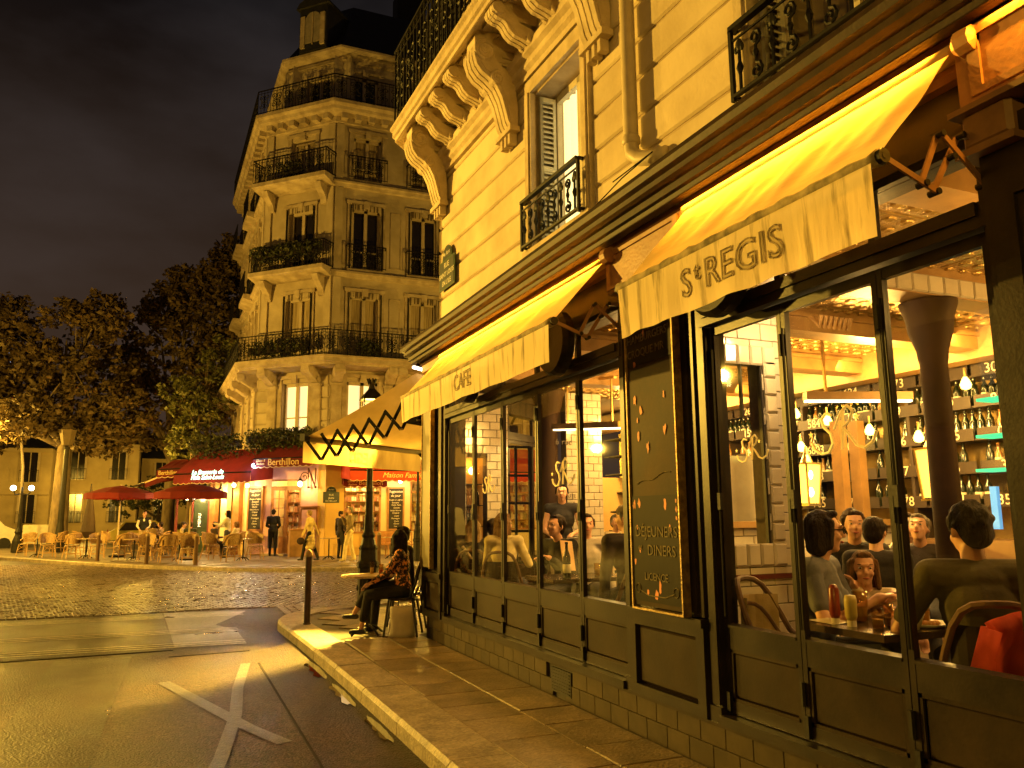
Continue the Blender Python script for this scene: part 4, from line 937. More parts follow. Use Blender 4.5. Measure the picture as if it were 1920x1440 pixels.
# glowing pear bulbs between the bottles
bulb = glow('filament_bulb', (1, .86, .16), 7)
for i, (px, py) in enumerate(((1502, 832), (1578, 828), (1630, 800), (1810, 712), (1722, 812), (1492, 770), (1551, 782), (1455, 860))):
    p = atX(px, py, 7.2); o = thing('pendant_bulb', ['glowing yellow bulb at lower left of the window gold letters', 'glowing yellow bulb below the gold letters', 'yellow bulb right of the gold letters close to the door stile', 'large yellow bulb among bottles right of the dark column', 'yellow bulb left of the dark column', 'upper yellow bulb left of the long light', 'small yellow bulb behind the long light', 'yellow bulb low beside the tiled partition'][i], 'light bulb', p)
    MB().lathe([(.012, -.10), (.045, -.085), (.055, -.05), (.035, 0), (.015, .03)], n=10).build('glass_bulb', bulb, o, smooth=True)
    MB().tube([(0, 0, .03), (0, 0, .12)], .012, 6).build('socket', brass, o)
# hanging linear lights
def linear(label, p, q, drop):
    p, q = V(p), V(q); o = thing('linear_light', label, 'ceiling light', (p+q)/2); T = Matrix.Translation(-(p+q)/2)
    MB().bar(p, q, .10, .07).build('lamp_body', M('brushed_fitting', (.30, .20, .10), None, 5, .35, metal=.6), o, T=T)
    MB().bar(p+V((0, 0, -.045)), q+V((0, 0, -.045)), .05, .018).build('diffuser', glow('linear_tube', (1, .80, .42), 6), o, T=T)
    b = MB()
    for t in (.2, .8): c = p+(q-p)*t; b.bar(c, c+V((0, 0, drop)), .02)
    b.bar(p+(q-p)*.15+V((0, 0, drop)), p+(q-p)*.85+V((0, 0, drop)), .04, .03); b.build('hanger', brass, o, T=T)
    c = (p+q)/2; area('linear_glow', c+V((0, 0, -.07)), (0, 0, -1), (q-p).length, .06, 40, (1, .66, .2), tuple(q-p))
linear('long hanging bar light across the near window', (5.15, 5.42, 2.62), (6.05, 5.08, 2.62), .62)
linear('long hanging bar light seen through the folding doors', atY(1040, 800, 9.3), atY(1180, 795, 7.6), .55)
# wall lanterns
lantg = glow('lantern_paper', (1, .62, .10), 2.2); lantb = glow('lantern_bulb', (1, .9, .5), 14)
def lantern(p, label):
    o = thing('wall_lantern', label, 'lantern', p)
    b = MB(); 
    for x in (-.08, .08):
        for y in (-.08, .08): b.bar((x*.8, y*.8, -.2), (x*1.1, y*1.1, .17), .014)
    b.box(-.075, .075, -.075, .075, -.215, -.20); b.box(-.1, .1, -.1, .1, .17, .185); b.lathe([(.06, .185), (.03, .26), (.012, .34)], n=8); b.build('frame', brass, o)
    g = MB(); w0, w1 = .060, .083
    for i in range(4):
        a = [(-1, -1), (1, -1), (1, 1), (-1, 1)]; (x0, y0), (x1, y1) = a[i], a[(i+1) % 4]
        g.quad((x0*w0, y0*w0, -.19), (x1*w0, y1*w0, -.19), (x1*w1, y1*w1, .165), (x0*w1, y0*w1, .165))
    g.build('glass', lantg, o); q = MB()
    for z in (-.09, .07): q.ell((-.035, -.066, z), (.025, .03, .045), 8, 6)
    q.build('bulb', lantb, o, smooth=True); pt('lantern_glow', V(p)+V((-.15, -.15, 0)), 9, WARM, .08)
lantern(atX(1515, 905, 5.5), 'glowing yellow lantern hanging in the middle of the near window')
lantern(atX(1752, 885, 5.3), 'glowing yellow lantern right of the dark column')
# gold monogram painted on panes
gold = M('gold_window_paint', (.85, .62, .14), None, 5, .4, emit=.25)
def mono(y, z, sc_, par=near):
    T = textT((3.066, y, z), (0, -1, 0)) @ Matrix.Scale(sc_, 4); b = MB()
    def st(pts, r_=.013):
        b.tube([T @ V((x, yy, 0)) for x, yy in pts], r_*sc_, 5)
    st([(-.02, .17), (-.08, .19), (-.13, .15), (-.11, .08), (-.04, .02), (-.02, -.06), (-.07, -.13), (-.15, -.14), (-.22, -.10), (-.25, -.04)])
    st([(.07, -.12), (.09, .02), (.10, .19)]); st([(.0, .05), (.08, .18), (.15, .23), (.20, .18), (.16, .10), (.09, .06), (.15, 0), (.22, -.09), (.30, -.12), (.38, -.08), (.42, 0)])
    for cx, cy in ((-.26, .03), (.24, .13)): b.add([T @ V((cx+(.035 if i % 2 == 0 else .014)*cos(pi/2+pi*i/5), cy+(.035 if i % 2 == 0 else .014)*sin(pi/2+pi*i/5), 0)) for i in range(10)], [list(range(10))])
    b.build('gold_monogram', gold, par)
mono(3.04, 1.98, .62); mono(6.13, 1.93, .62); mono(7.85, 1.90, .5); mono(3.7, 1.95, .4)
for s, z, px in (('6 rue', 2.54, 1053),):
    p = atY(1057, 829, 9.88); text('wall_lettering', s, .12, textT(p, (1, 0, 0)), shm, near, extrude=.001)
for s, py in (('EXECUTE', 930), ('le service', 942)):
    p = atY(1062, py, 9.88); text('wall_lettering', s, .07, textT(p, (1, 0, 0)), shm, near, extrude=.001)
# lit room surfaces behind the folding doors: bar niche, dark glazed door, pale lit wall with a rail
p0 = atY(855, 900, 10.4); 
b = MB(); b.box(3.5, 4.0, 10.1, 10.13, 1.2, 2.4); b.build('bar_niche_wall', M('amber_niche', (.75, .45, .14), (.55, .3, .08), 4, .5), near)
b = MB()
for z in (1.45, 1.72, 2.0): b.box(3.53, 3.82, 9.94, 10.1, z, z+.012)
b.build('niche_shelf', shm, near)
for i in range(14):
    o = obj('bottle', rn.choice((bm1, bm2)), None, (3.56+.034*(i//2)+rn.uniform(-.004, .004), 10.02, (1.463, 1.733)[i % 2]), label='small spirit bottle on the glass shelves in the tiled bar niche', cat='bottle', group='bottles in the tiled bar niche', scale=.75)
b = MB(); y = 10.7
for x in (4.42, 4.62, 4.84): b.box(x, x+.03, y, y+.04, .9, 2.6)
for z in (.9, 1.35, 1.75, 2.15, 2.57): b.box(4.42, 4.87, y+.041, y+.06, z, z+.035)
b.build('inner_window_frame', iron, near)
for yb in (12.6,):
    b = MB(); b.box(6.9, 8.3, yb, yb+.05, .9, 2.25); b.build('lit_back_wall', M('lit_ochre_wall', (.80, .55, .20), (.7, .45, .16), 2, .7), near)
# lights of the room
for (x, y, z, p) in ((4.6, 6.9, 2.9, 190), (4.0, 2.3, 2.75, 75), (6.2, 5.6, 2.7, 300), (6.4, 2.6, 2.8, 180), (6.2, 8.8, 2.9, 220), (7.2, 11.4, 2.8, 170)):
    pt('room_light', (x, y, z), p, (1, .56, .13), .15)
pt('room_light', (4.05, 4.3, 2.9), 40, (1, .66, .28), .1); pt('room_light', (5.5, 9.0, 2.9), 40, (1, .62, .22), .12)
area('bar_shelf_light', (XS-.9, 5.5, 3.2), (1, 0, -.7), 8.5, .1, 200, (1, .64, .16), (0, 1, 0)); pt('niche_light', (3.68, 10.0, 2.28), 3.5, (1, .5, .1), .05)
# glowing green display at the right
b = MB(); p = atX(1885, 830, 6.2); q = atX(1915, 830, 6.2)
for py in (745, 815, 880):
    c = atX(1893, py, 6.2); obj('glass_shelf', MB().box(-.1, .1, -.22, .22, -.012, .012).mesh('glass_shelf', glow('green_lit_glass', (.05, .75, .35), 1.2) if py == 745 else MATS['green_lit_glass']), near, c)
c = atX(1868, 952, 6.5); MB().box(c.x-.02, c.x+.02, c.y-.03, c.y+.03, c.z-.18, c.z+.18).build('blue_light_panel', glow('blue_screen', (.08, .35, 1), .7), near)
# pale partition with tiles behind the diners, bench
tp4 = tiles_wall(4.75, 7.2, 6.3, .30, 1.46, None, .24, .12, name='tiled_bench_back')
b = MB(); b.box(4.75, 7.2, 6.22, 6.40, 1.46, 1.52); b.build('bench_rail', M('honey_wood', (.26, .15, .055), (.19, .11, .04), 6, .4), near)
b = MB(); b.box(5.2, 7.2, 8.0, 8.06, 1.2, 2.3); b.build('tiled_screen', tilem, near)
# wooden uprights of the room
for px, x in ((1578, 6.8), (1775, 5.9), (1612, 7.0)):
    p = atX(px, 900, x); MB().box(x-.05, x+.05, p.y-.07, p.y+.07, .3, 2.6).build('wooden_upright', MATS['honey_wood'], near)
# ------------------------------------------------------------------ the building across the square
far = thing('apartment_building', 'tall pale apartment block with iron balconies above the red awnings', 'building', (5.5, 31, 0)); far.location = (0, 0, 0)
KR = V((5.5, 31, 0)); KL = V((3.09, 33.41, 0)); FR = frameM(KR, (1, 0, 0), (0, 1, 0)); FC = frameM(KL, (.7071, -.7071, 0), (.7071, .7071, 0)); FL = frameM((2.86, 43.4, 0), (.0230, -.99974, 0), (.99974, .0230, 0))
def onF(F, px, py):
    Fi = F.inverted(); c = Fi @ CAM; d = (Fi.to_3x3() @ ray(px, py)); t = -c.y/d.y; return c+d*t
LC = 3.408; LL = 10.0; LR = 9.5
winf = M('far_window_frame', (.50, .42, .30), (.42, .34, .24), 5, .6)
darkg = M('dark_window_glass', (.018, .014, .010), (.010, .008, .006), 2, .12, spec=.6)
curtf = M('far_curtain', (.42, .34, .20), (.18, .13, .07), 3, .8, stretch=(6, 1, .3))
litf = glow('lit_room_curtain', (1, .80, .42), .85)
b = MB()
FACES = ((FR, LR), (FC, LC), (FL, LL))
def fwall(F, Ln, wins, z0, z1):
    # wall pieces round the openings (s0, s1, zb, zt)
    b = MB(); ss = sorted(wins); x = 0
    for s0, s1, zb, zt in ss:
        b.box(x, s0, 0, .4, z0, z1); b.box(s0, s1, 0, .4, zt, z1); b.box(s0, s1, 0, .4, z0, zb); x = s1
    b.box(x, Ln, 0, .4, z0, z1); return b
cent = {0: [1.32, 3.78, 6.3, 8.4], 1: [1.82], 2: []}
cent[2] = [10.0-c for c in (1.3, 3.7, 6.1, 8.5)]
lev = [(4.85, 6.85, 4.0, 7.30), (7.72, 10.35, 7.55, 11.10), (11.45, 14.05, 11.25, 15.0), (15.25, 17.15, 15.15, 17.75), (18.55, 20.4, 18.45, 21.25)]
awm = M('striped_window_blind', (.40, .33, .22), (.10, .07, .04), 1.5, .8, stretch=(9, .1, .1), ramp=(.48, .52), detail=0)
for fi, (F, Ln) in enumerate(FACES):
    for li, (zb, zt, z0, z1) in enumerate(lev):
        set_ = .9 if li == 4 else 0; Fs = F @ Matrix.Translation((0, set_, 0))
        hw = .58 if li else .62
        ws = [(c-hw, c+hw, zb, zt) for c in cent[fi]]
        fwall(Fs, Ln, ws, z0, z1).build('wall', stoneF, far, T=Fs)
        for wi, (s0, s1, a, c) in enumerate(ws):
            w = MB(); cx = (s0+s1)/2
            for p, q in ((s0, s0+.09), (s1-.09, s1), (cx-.07, cx+.07)): w.box(p, q, .14, .22, a, c)
            w.box(s0, s1, .14, .22, c-.12, c); w.box(s0, s1, .14, .22, a, a+.12); w.box(s0, s1, .15, .21, a+(c-a)*.3, a+(c-a)*.3+.05)
            wo = w.build('window', winf, far, T=Fs)
            lit = (li == 0 and fi in (0, 1))
            mt = litf if lit and (fi == 1 or wi < 1) else (curtf if (li in (1, 3) or (fi == 0 and li == 0)) else darkg)
            if li == 3 and fi == 1: mt = curtf
            MB().box(s0+.02, s1-.02, .24, .26, a, c).build('pane', mt, wo, T=Fs)
            s = MB()
            for p, q in ((s0-.20, s0-.02), (s1+.02, s1+.20)): s.box(p, q, -.06, .02, a-.05, c+.16)
            s.box(s0-.24, s1+.24, -.09, .02, c+.16, c+.30); s.box(s0-.18, s1+.18, -.10, .02, a-.12, a)
            s.box(cx-.12, cx+.12, -.13, 0, c-.02, c+.3); s.build('window_surround', stoneFd, far, T=Fs)
            if li in (1, 2) and fi < 2:
                q = MB(); 
                for i in range(9): q.add([(s0-.02+(s1-s0+.04)*(i+e)/9, -.10, z) for z, e in ((c-.12, .08), (c-.12, .92), (c+.14, .92), (c+.14, .08))], [[0, 1, 2, 3]])
                q.build('window_blind', awm, wo, T=Fs)
                q = MB(); q.box(s0-.1, s0-.06, -.12, -.02, a, c+.1); q.box(s1+.06, s1+.1, -.12, -.02, a, c+.1); q.build('side_rail', iron, wo, T=Fs)
            if li in (2, 3) and fi != 1:
                r = MB(); rail_run(r, (s0-.22, -.2, 0), (s1+.22, -.2, 0), a+.02, a+.98, .12); scrolls(r, (s0-.1, -.2, 0), (s1+.1, -.2, 0), a+.15, a+.85, .4, .016)
                r.bar((s0-.22, -.2, a+.95), (s0-.22, 0, a+.95), .03); r.bar((s1+.22, -.2, a+.95), (s1+.22, 0, a+.95), .03); r.build('balconet_railing', iron, far, T=Fs)
    # rustication of the entresol: blocks, pilasters with capitals
    for k in range(6):
        z0 = 4.35+k*.46
        xs = [0]+[v for c in cent[fi] for v in (c-.82, c+.82)]+[Ln]
        for p, q in zip(xs[::2], xs[1::2]):
            if q-p > .15: MB().cbox(p+.01, q-.01, -.05, .02, z0+.015, min(z0+.445, 7.1), .03, face='-y').build('stone_block', stoneF, far, T=F)
    for c in cent[fi]:
        for d in (-1.05, 1.05):
            if .1 < c+d < Ln-.1:
                b = MB(); b.box(c+d-.2, c+d+.2, -.14, 0, 4.3, 6.75); b.box(c+d-.24, c+d+.24, -.19, 0, 6.64, 6.75)
                b.extr([(-.12, 6.76), (-.30, 6.80), (-.62, 7.0), (-.85, 7.2), (-.86, 7.36), (0, 7.36), (0, 6.76)], 'x', c+d-.17, c+d+.17)
                b.lathe([(.16, -.2), (.16, .2)], (c+d, -.70, 7.18), 10, axis='x'); b.lathe([(.10, -.21), (.10, .21)], (c+d, -.24, 6.90), 8, axis='x')
                b.build('bracket', stoneFd, far, T=F)
    # panels between the windows of the upper floors
    for li in (1, 2):
        zb, zt, z0, z1 = lev[li]
        for c in cent[fi][:-1]:
            b = MB(); p, q = c+1.0, c+1.46 if fi == 0 else c+1.4
            for (a1_, a2_, b1, b2) in ((p, p+.03, zb+.2, zt), (q-.03, q, zb+.2, zt), (p, q, zb+.2, zb+.23), (p, q, zt-.03, zt)): b.box(a1_, a2_, -.03, .01, b1, b2)
            b.build('wall_panel_moulding', stoneFd, far, T=F)
def ring(prof, name, mat, off=0):
    # profile (d outward, z) carried along the three faces with mitres
    a = Vector2 = None
    dirs = [V((-.99975, -.0223, 0)), V((-.7071, -.7071, 0)), V((0, -1, 0))]
    m1 = (dirs[0]+dirs[1]).normalized(); m1 = m1/m1.dot(dirs[0]); m2 = (dirs[1]+dirs[2]).normalized(); m2 = m2/m2.dot(dirs[1])
    base = [(V((2.86, 43.4, 0)), dirs[0]), (KL, m1), (KR, m2), (V((15.0, 31, 0)), dirs[2])]
    n = len(prof); vs = [o+d*(p+off)+V((0, 0, z)) for o, d in base for p, z in prof]
    fs = [[k*n+i, k*n+(i+1) % n, (k+1)*n+(i+1) % n, (k+1)*n+i] for k in range(3) for i in range(n)]+[list(range(n))[::-1], list(range(3*n, 4*n))]
    return MB().add(vs, fs).build(name, mat, far)
def corners(d):
    dirs = [V((-.99975, -.0223, 0)), V((-.7071, -.7071, 0)), V((0, -1, 0))]
    m1 = (dirs[0]+dirs[1]).normalized(); m1 = m1/m1.dot(dirs[0]); m2 = (dirs[1]+dirs[2]).normalized(); m2 = m2/m2.dot(dirs[1])
    return [V((2.86, 43.4, 0))+dirs[0]*d, KL+m1*d, KR+m2*d, V((15, 31-d, 0))]
ring([(0, 7.28), (.5, 7.34), (.62, 7.36), (.80, 7.36), (.82, 7.42), (.92, 7.46), (.92, 7.60), (.98, 7.64), (.98, 7.70), (0, 7.70)], 'balcony_slab', stoneFd)
ring([(0, 11.05), (.10, 11.08), (.14, 11.18), (.22, 11.22), (.22, 11.30), (0, 11.34)], 'string_course', stoneFd)
ring([(0, 14.85), (.10, 14.88), (.14, 14.98), (.22, 15.02), (.22, 15.10), (0, 15.14)], 'string_course', stoneFd)
ring([(0, 17.6), (.10, 17.65), (.10, 17.9), (.38, 17.97), (.46, 18.05), (.50, 18.17), (.60, 18.27), (.60, 18.41), (0, 18.45)], 'cornice', stoneFd)
ring([(-.9, 20.95), (-.78, 21.0), (-.74, 21.15), (-.5, 21.23), (-.42, 21.35), (-.42, 21.45), (-.9, 21.5)], 'eaves_cornice', stoneFd)
for F, Ln in FACES:       # modillions under the top cornice
    n = int(Ln/.55)
    for i in range(n): MB().box(.15+i*(Ln/n), .40+i*(Ln/n), -.38, 0, 17.73, 17.97).build('modillion', stoneFd, far, T=F)
def ringrail(d, z0, h, name='balcony_railing', sc_=.55, only=None):
    c = corners(d); r = MB()
    for a, q in list(zip(c[:-1], c[1:])): rail_run(r, a, q, z0, z0+h, .16); scrolls(r, a, q, z0+.12, z0+h-.12, sc_, .018)
    r.build(name, iron, far)
ringrail(.88, 7.70, 1.0); ringrail(.54, 18.45, 1.05)
# corner-side balconies
for z, pr in ((11.05, .72), (14.9, .72)):
    b = MB(); b.extr([(0, z), (-.2, z), (-pr, z+.14), (-pr-.06, z+.18), (-pr-.06, z+.34), (0, z+.34)], 'x', -.15, LC+.05)
    for x in (.35, LC-.45): b.extr([(0, z-.75), (-.1, z-.72), (-.2, z-.45), (-.48, z-.2), (-.6, z+.02), (0, z+.02)], 'x', x-.14, x+.14)
    b.build('balcony_slab', stoneFd, far, T=FC)
    r = MB(); rail_run(r, (-.15, -pr, 0), (LC+.05, -pr, 0), z+.34, z+1.36, .14); scrolls(r, (-.1, -pr, 0), (LC, -pr, 0), z+.45, z+1.2, .5, .02)
    rail_run(r, (-.15, -pr, 0), (-.15, 0, 0), z+.34, z+1.36); rail_run(r, (LC+.05, -pr, 0), (LC+.05, 0, 0), z+.34, z+1.36); r.build('balcony_railing', iron, far, T=FC)
for z in (11.05, 14.9):
    for c in cent[2][1:4:2]:
        b = MB(); b.extr([(0, z), (-.5, z+.14), (-.5, z+.34), (0, z+.34)], 'x', c-1, c+1); b.build('balcony_slab', stoneFd, far, T=FL)
        r = MB(); rail_run(r, (c-1, -.48, 0), (c+1, -.48, 0), z+.34, z+1.36, .16); r.build('balcony_railing', iron, far, T=FL)
# corner pilasters
for F, x in ((FC, 0), (FC, LC-.34), (FR, 0), (FL, 9.66)):
    for z0, z1 in ((7.7, 11.05), (11.35, 14.85), (15.15, 17.6)): MB().box(x+.02, x+.32, -.09, .02, z0, z1).build('pilaster', stoneF, far, T=F)
# roof
slt = M('dark_roof_slate', (.020, .020, .024), (.010, .010, .012), 4, .6, .2, 20)
c0, c1 = corners(-.6), corners(-2.6)
b = MB()
for i in range(3): b.quad(c0[i]+V((0, 0, 21.5)), c0[i+1]+V((0, 0, 21.5)), c1[i+1]+V((0, 0, 24.8)), c1[i]+V((0, 0, 24.8)))
t = [p+V((0, 0, 24.8)) for p in c1]; b.add(t+[V((15, 43, 25.0))], [[0, 1, 2, 3, 4]]); b.box(5, 15, 33, 43, .2, 21.4); b.build('roof', slt, far)
dm = MB(); dm.box(1.1, 2.5, .35, 2.6, 21.5, 23.55); dm.extr([(.95, 23.55), (2.65, 23.55), (2.5, 23.8), (1.8, 24.15), (1.1, 23.8)], 'y', .25, 2.8); do = dm.build('dormer', slt, far, T=FC)
k = 8; dv = MB(); dv.extr([(1.4, 21.85), (2.2, 21.85)]+[(1.8+.4*cos(pi*i/k), 22.9+.4*sin(pi*i/k)) for i in range(k+1)], 'y', .31, .345); dv.build('dormer_window', M('dormer_curtain', (.30, .26, .20)), do, T=FC)
dv = MB(); dv.box(1.18, 1.4, .28, .36, 21.65, 23.15); dv.box(2.2, 2.42, .28, .36, 21.65, 23.15); dv.box(1.77, 1.83, .28, .33, 21.75, 23.25); dv.build('dormer_frame', stoneFd, do, T=FC)
for x, y in ((9, 35), (12, 34)):
    b = MB(); b.box(x, x+1.4, y, y+.9, 24.5, 27.2)
    for i in range(3): b.lathe([(.14, 0), (.11, .6)], (x+.3+i*.4, y+.45, 27.2), 8)
    b.build('chimney', slt, far)
# ------------------------------------------------------------------ ground floor of that building
pink = M('pink_painted_front', (.72, .40, .32), (.62, .34, .26), 2, .6)
ocw = M('ochre_painted_wall', (.70, .46, .14), (.62, .39, .11), 1.5, .65, .08, 20)
palew = M('cream_painted_wall', (.72, .60, .36), (.64, .52, .30), 2, .6)
dwood = M('varnished_door_wood', (.42, .20, .07), (.28, .12, .04), 4, .4)
shopin = M('lit_shop_interior', (.85, .68, .34), (.60, .40, .14), 1.6, .7)
x_d0 = onF(FC, 506, 1000).x; x_d1 = onF(FC, 562, 1000).x; zd = 3.05
wr0 = onF(FR, 643, 1000).x; wr1 = onF(FR, 713, 1000).x; br0 = onF(FR, 768, 1000).x
b = MB(); b.box(x_d1, LC, 0, .3, .13, 4.0); b.box(-.1, x_d0, 0, .3, .13, 4.0); b.box(x_d0, x_d1, 0, .3, zd, 4.0); b.build('shop_wall', pink, far, T=FC)
b = MB(); b.box(0, wr0, -.02, .3, .13, 4.0); b.box(wr0, wr1, 0, .3, 3.0, 4.0); b.box(wr0, wr1, 0, .3, .13, .95); b.build('shop_wall', ocw, far, T=FR)
b = MB(); b.box(wr1, br0, -.02, .3, .13, 4.0); b.box(br0, LR, 0, .3, 3.1, 4.0); b.box(br0, LR, 0, .3, .13, 1.0); b.build('shop_wall', palew, far, T=FR)
# corner pier in ochre wraps onto the cut-off side
b = MB(); b.box(LC-.35, LC, -.03, 0, .13, 3.9); b.build('shop_wall', ocw, far, T=FC)
MB().box(0, LL, 0, .3, .13, 4.0).build('shop_wall', ocw, far, T=FL)
def shopwin(F, x0, x1, z0, z1, cols, split, name='shop_window'):
    w = MB(); w.box(x0, x0+.06, -.03, .06, z0, z1); w.box(x1-.06, x1, -.03, .06, z0, z1); w.box(x0, x1, -.03, .06, z0, z0+.07); w.box(x0, x1, -.03, .06, z1-.06, z1); w.box(x0, x1, -.03, .06, split, split+.06)
    o = w.build(name, dwood, far, T=F)
    g = MB()
    for i in range(1, cols): x = x0+(x1-x0)*i/cols; g.box(x-.014, x+.014, 0, .03, split, z1-.05); 
    g.box(x0, x1, 0, .03, (split+z1)/2, (split+z1)/2+.025)
    for i in range(1, cols): x = x0+(x1-x0)*i/cols; g.box(x-.01, x+.01, 0, .03, z0, split)
    g.build('glazing_bar', dwood, o, T=F)
    MB().box(x0+.05, x1-.05, .035, .04, z0, z1).build('pane', glassm, o, T=F)
    return o
def shopinside(F, x0, x1, z0, z1, seed, dep=1.5):
    b = MB(); b.box(x0-.4, x1+.4, dep, dep+.05, .1, 3.6); b.box(x0-.45, x0-.4, .3, dep, .1, 3.6); b.box(x1+.4, x1+.45, .3, dep, .1, 3.6); b.box(x0-.4, x1+.4, .3, dep, 3.5, 3.55); b.build('shop_room', shopin, far, T=F)
    rr = random.Random(seed); s = MB()
    for z in (1.0, 1.4, 1.8, 2.2, 2.6): s.box(x0-.3, x1+.3, dep-.3, dep, z-.02, z)
    s.build('shop_shelf', dwood, far, T=F)
    cm = [M('goods_cream', (.8, .7, .45)), M('goods_brown', (.25, .12, .05)), M('goods_red', (.45, .22, .10)), M('goods_green', (.40, .36, .16))]
    g = MB()
    for z in (1.0, 1.4, 1.8, 2.2, 2.6):
        x = x0-.25
        while x < x1+.25: wd = rr.uniform(.05, .14); g.box(x, x+wd*.85, dep-.24, dep-.06, z, z+rr.uniform(.12, .32), rr.choice((0, 0, 1, 2, 3))); x += wd
    g.build('shop_goods', cm, far, T=F, kind='stuff')
    c = F @ V(((x0+x1)/2, .75, 3.1)); pt('shop_light', c, 190, (1, .66, .24), .12)
shopwin(FR, wr0, wr1, .95, 3.0, 5, 2.35); shopinside(FR, wr0, wr1, .95, 3.0, 1)
shopwin(FR, br0, LR-.5, 1.0, 3.1, 4, 2.5); shopinside(FR, br0, LR-.8, 1, 3.1, 2)
dr = MB(); mx = (x_d0+x_d1)/2
for p, q in ((x_d0, x_d0+.08), (mx-.06, mx+.06), (x_d1-.08, x_d1)): dr.box(p, q, -.02, .08, .17, 2.75)
dr.box(x_d0, x_d1, -.02, .08, .17, .85); dr.box(x_d0, x_d1, -.02, .08, 2.62, 2.78); dr.box(x_d0, x_d1, -.02, .08, 2.98, 3.05)
do = dr.build('double_door', dwood, far, T=FC)
g = MB()
for k in (1, 2, 3, 4): g.box(x_d0, x_d1, .02, .05, .85+k*.36, .87+k*.36)
for x in ((x_d0+mx)/2, (x_d1+mx)/2): g.box(x-.012, x+.012, .02, .05, .85, 2.62)
g.build('glazing_bar', dwood, do, T=FC); MB().box(x_d0, x_d1, .06, .065, .85, 3.0).build('pane', glassm, do, T=FC); shopinside(FC, x_d0, x_d1, .85, 2.6, 5)
MB().box(x_d0-.15, x_d1+.15, -.35, .1, .13, .20).build('door_step', stoneFd, far, T=FC)
# glazed front continuing to the left of the door
gl0 = -2.2
for x0, x1, mt in ((-.42, 0, palew), (-1.02, -.72, dwood), (-1.62, -1.32, palew), (-2.2, -1.95, dwood)):
    MB().box(x0, x1, 0, .25, .13, 3.3).build('shop_wall', mt, far, T=FC)
b = MB(); b.box(-2.2, 0, 0, .25, 3.0, 3.6); b.box(-2.2, 0, .05, .2, .13, .8); b.build('shop_wall', ocw, far, T=FC)
b = MB(); b.box(-2.2, 0, 1.4, 1.45, .13, 3.3); b.build('shop_room', shopin, far, T=FC); pt('shop_light', FC @ V((-1.1, .8, 2.6)), 150, (1, .6, .16), .1)
# terrace veranda frame with green-tinted door at left
b = MB(); vx0, vx1 = -4.0, -2.2
for x in (vx0, (vx0+vx1)/2-.02, vx1-.08): b.box(x, x+.08, .0, .08, .13, 2.75)
b.box(vx0, vx1, 0, .08, 2.67, 2.75); b.build('veranda_frame', M('dark_red_metal', (.16, .03, .02)), far, T=FC)
MB().box(-3.05, -2.3, .03, .04, .2, 2.65).build('pane', M('green_menu_glass', (.05, .07, .04), (.03, .04, .025), 2, .2), far, T=FC)
text('lettering', 'MENU', .2, FC @ Matrix.Translation((-2.68, .0, 1.5)) @ Matrix.Rotation(pi/2, 4, 'X') @ Matrix.Rotation(pi/2, 4, 'Z'), glow('lit_menu_letters', (1, .9, .6), 1.6), far)
# ------------------------------------------------------------------ chalk boards, plates, lamps on the fronts
def lines(root, T, w_, z0, z1, seed, mat, big=True):
    rr = random.Random(seed); z = z1-.12; words = ['Suggestion', 'du jour', 'Soupe a l oignon', 'Escargots', 'Tarte Tatin', 'Quiche', 'Salade Nicoise', 'Crepes', 'Confit', 'Fromages', 'Gratin', 'Glaces', 'Vins', 'Poisson', 'Omelette', 'Terrine']
    i = 0
    while z > z0+.08:
        sz = .13 if i < 2 else rr.choice((.075, .085, .095))
        text('lettering', words[i % len(words)], sz, T @ Matrix.Translation((rr.uniform(-.03, .03), -.012, z)) @ Matrix.Rotation(pi/2, 4, 'X'), mat, root, extrude=.001, shear=.3); z -= sz*1.25; i += 1
chk = M('white_chalk', (.85, .78, .62), None, 20, .9)
def chalkboard(F, px0, px1, py0, py1, label, seed, fx0=None):
    a = onF(F, px0, py0); c = onF(F, px1, py1); x0, x1, z1, z0 = a.x, c.x, a.z, c.z; cx = (x0+x1)/2; w_ = abs(x1-x0)
    loc = F @ V((cx, -.05, (z0+z1)/2)); o = thing('chalkboard', label, 'chalkboard', loc); T = Matrix.Translation(-loc) @ F @ Matrix.Translation((cx, -.06, 0))
    MB().box(-w_/2, w_/2, 0, .03, z0, z1).build('slate', M('chalkboard_slate', (.02, .017, .015), None, 5, .6), o, T=T)
    b = MB(); 
    for p, q, r_, s_ in ((-w_/2-.06, -w_/2, z0-.06, z1+.06), (w_/2, w_/2+.06, z0-.06, z1+.06), (-w_/2, w_/2, z0-.06, z0), (-w_/2, w_/2, z1, z1+.06)): b.box(p, q, -.02, .04, r_, s_)
    b.build('frame', dwood, o, T=T); lines(o, T, w_, z0, z1, seed, chk)
chalkboard(FC, 470, 490, 915, 992, 'tall chalkboard menu left of the corner door under the green neon', 3)
chalkboard(FR, 729, 754, 916, 991, 'tall chalkboard menu on the pale wall right of the shop window', 4)
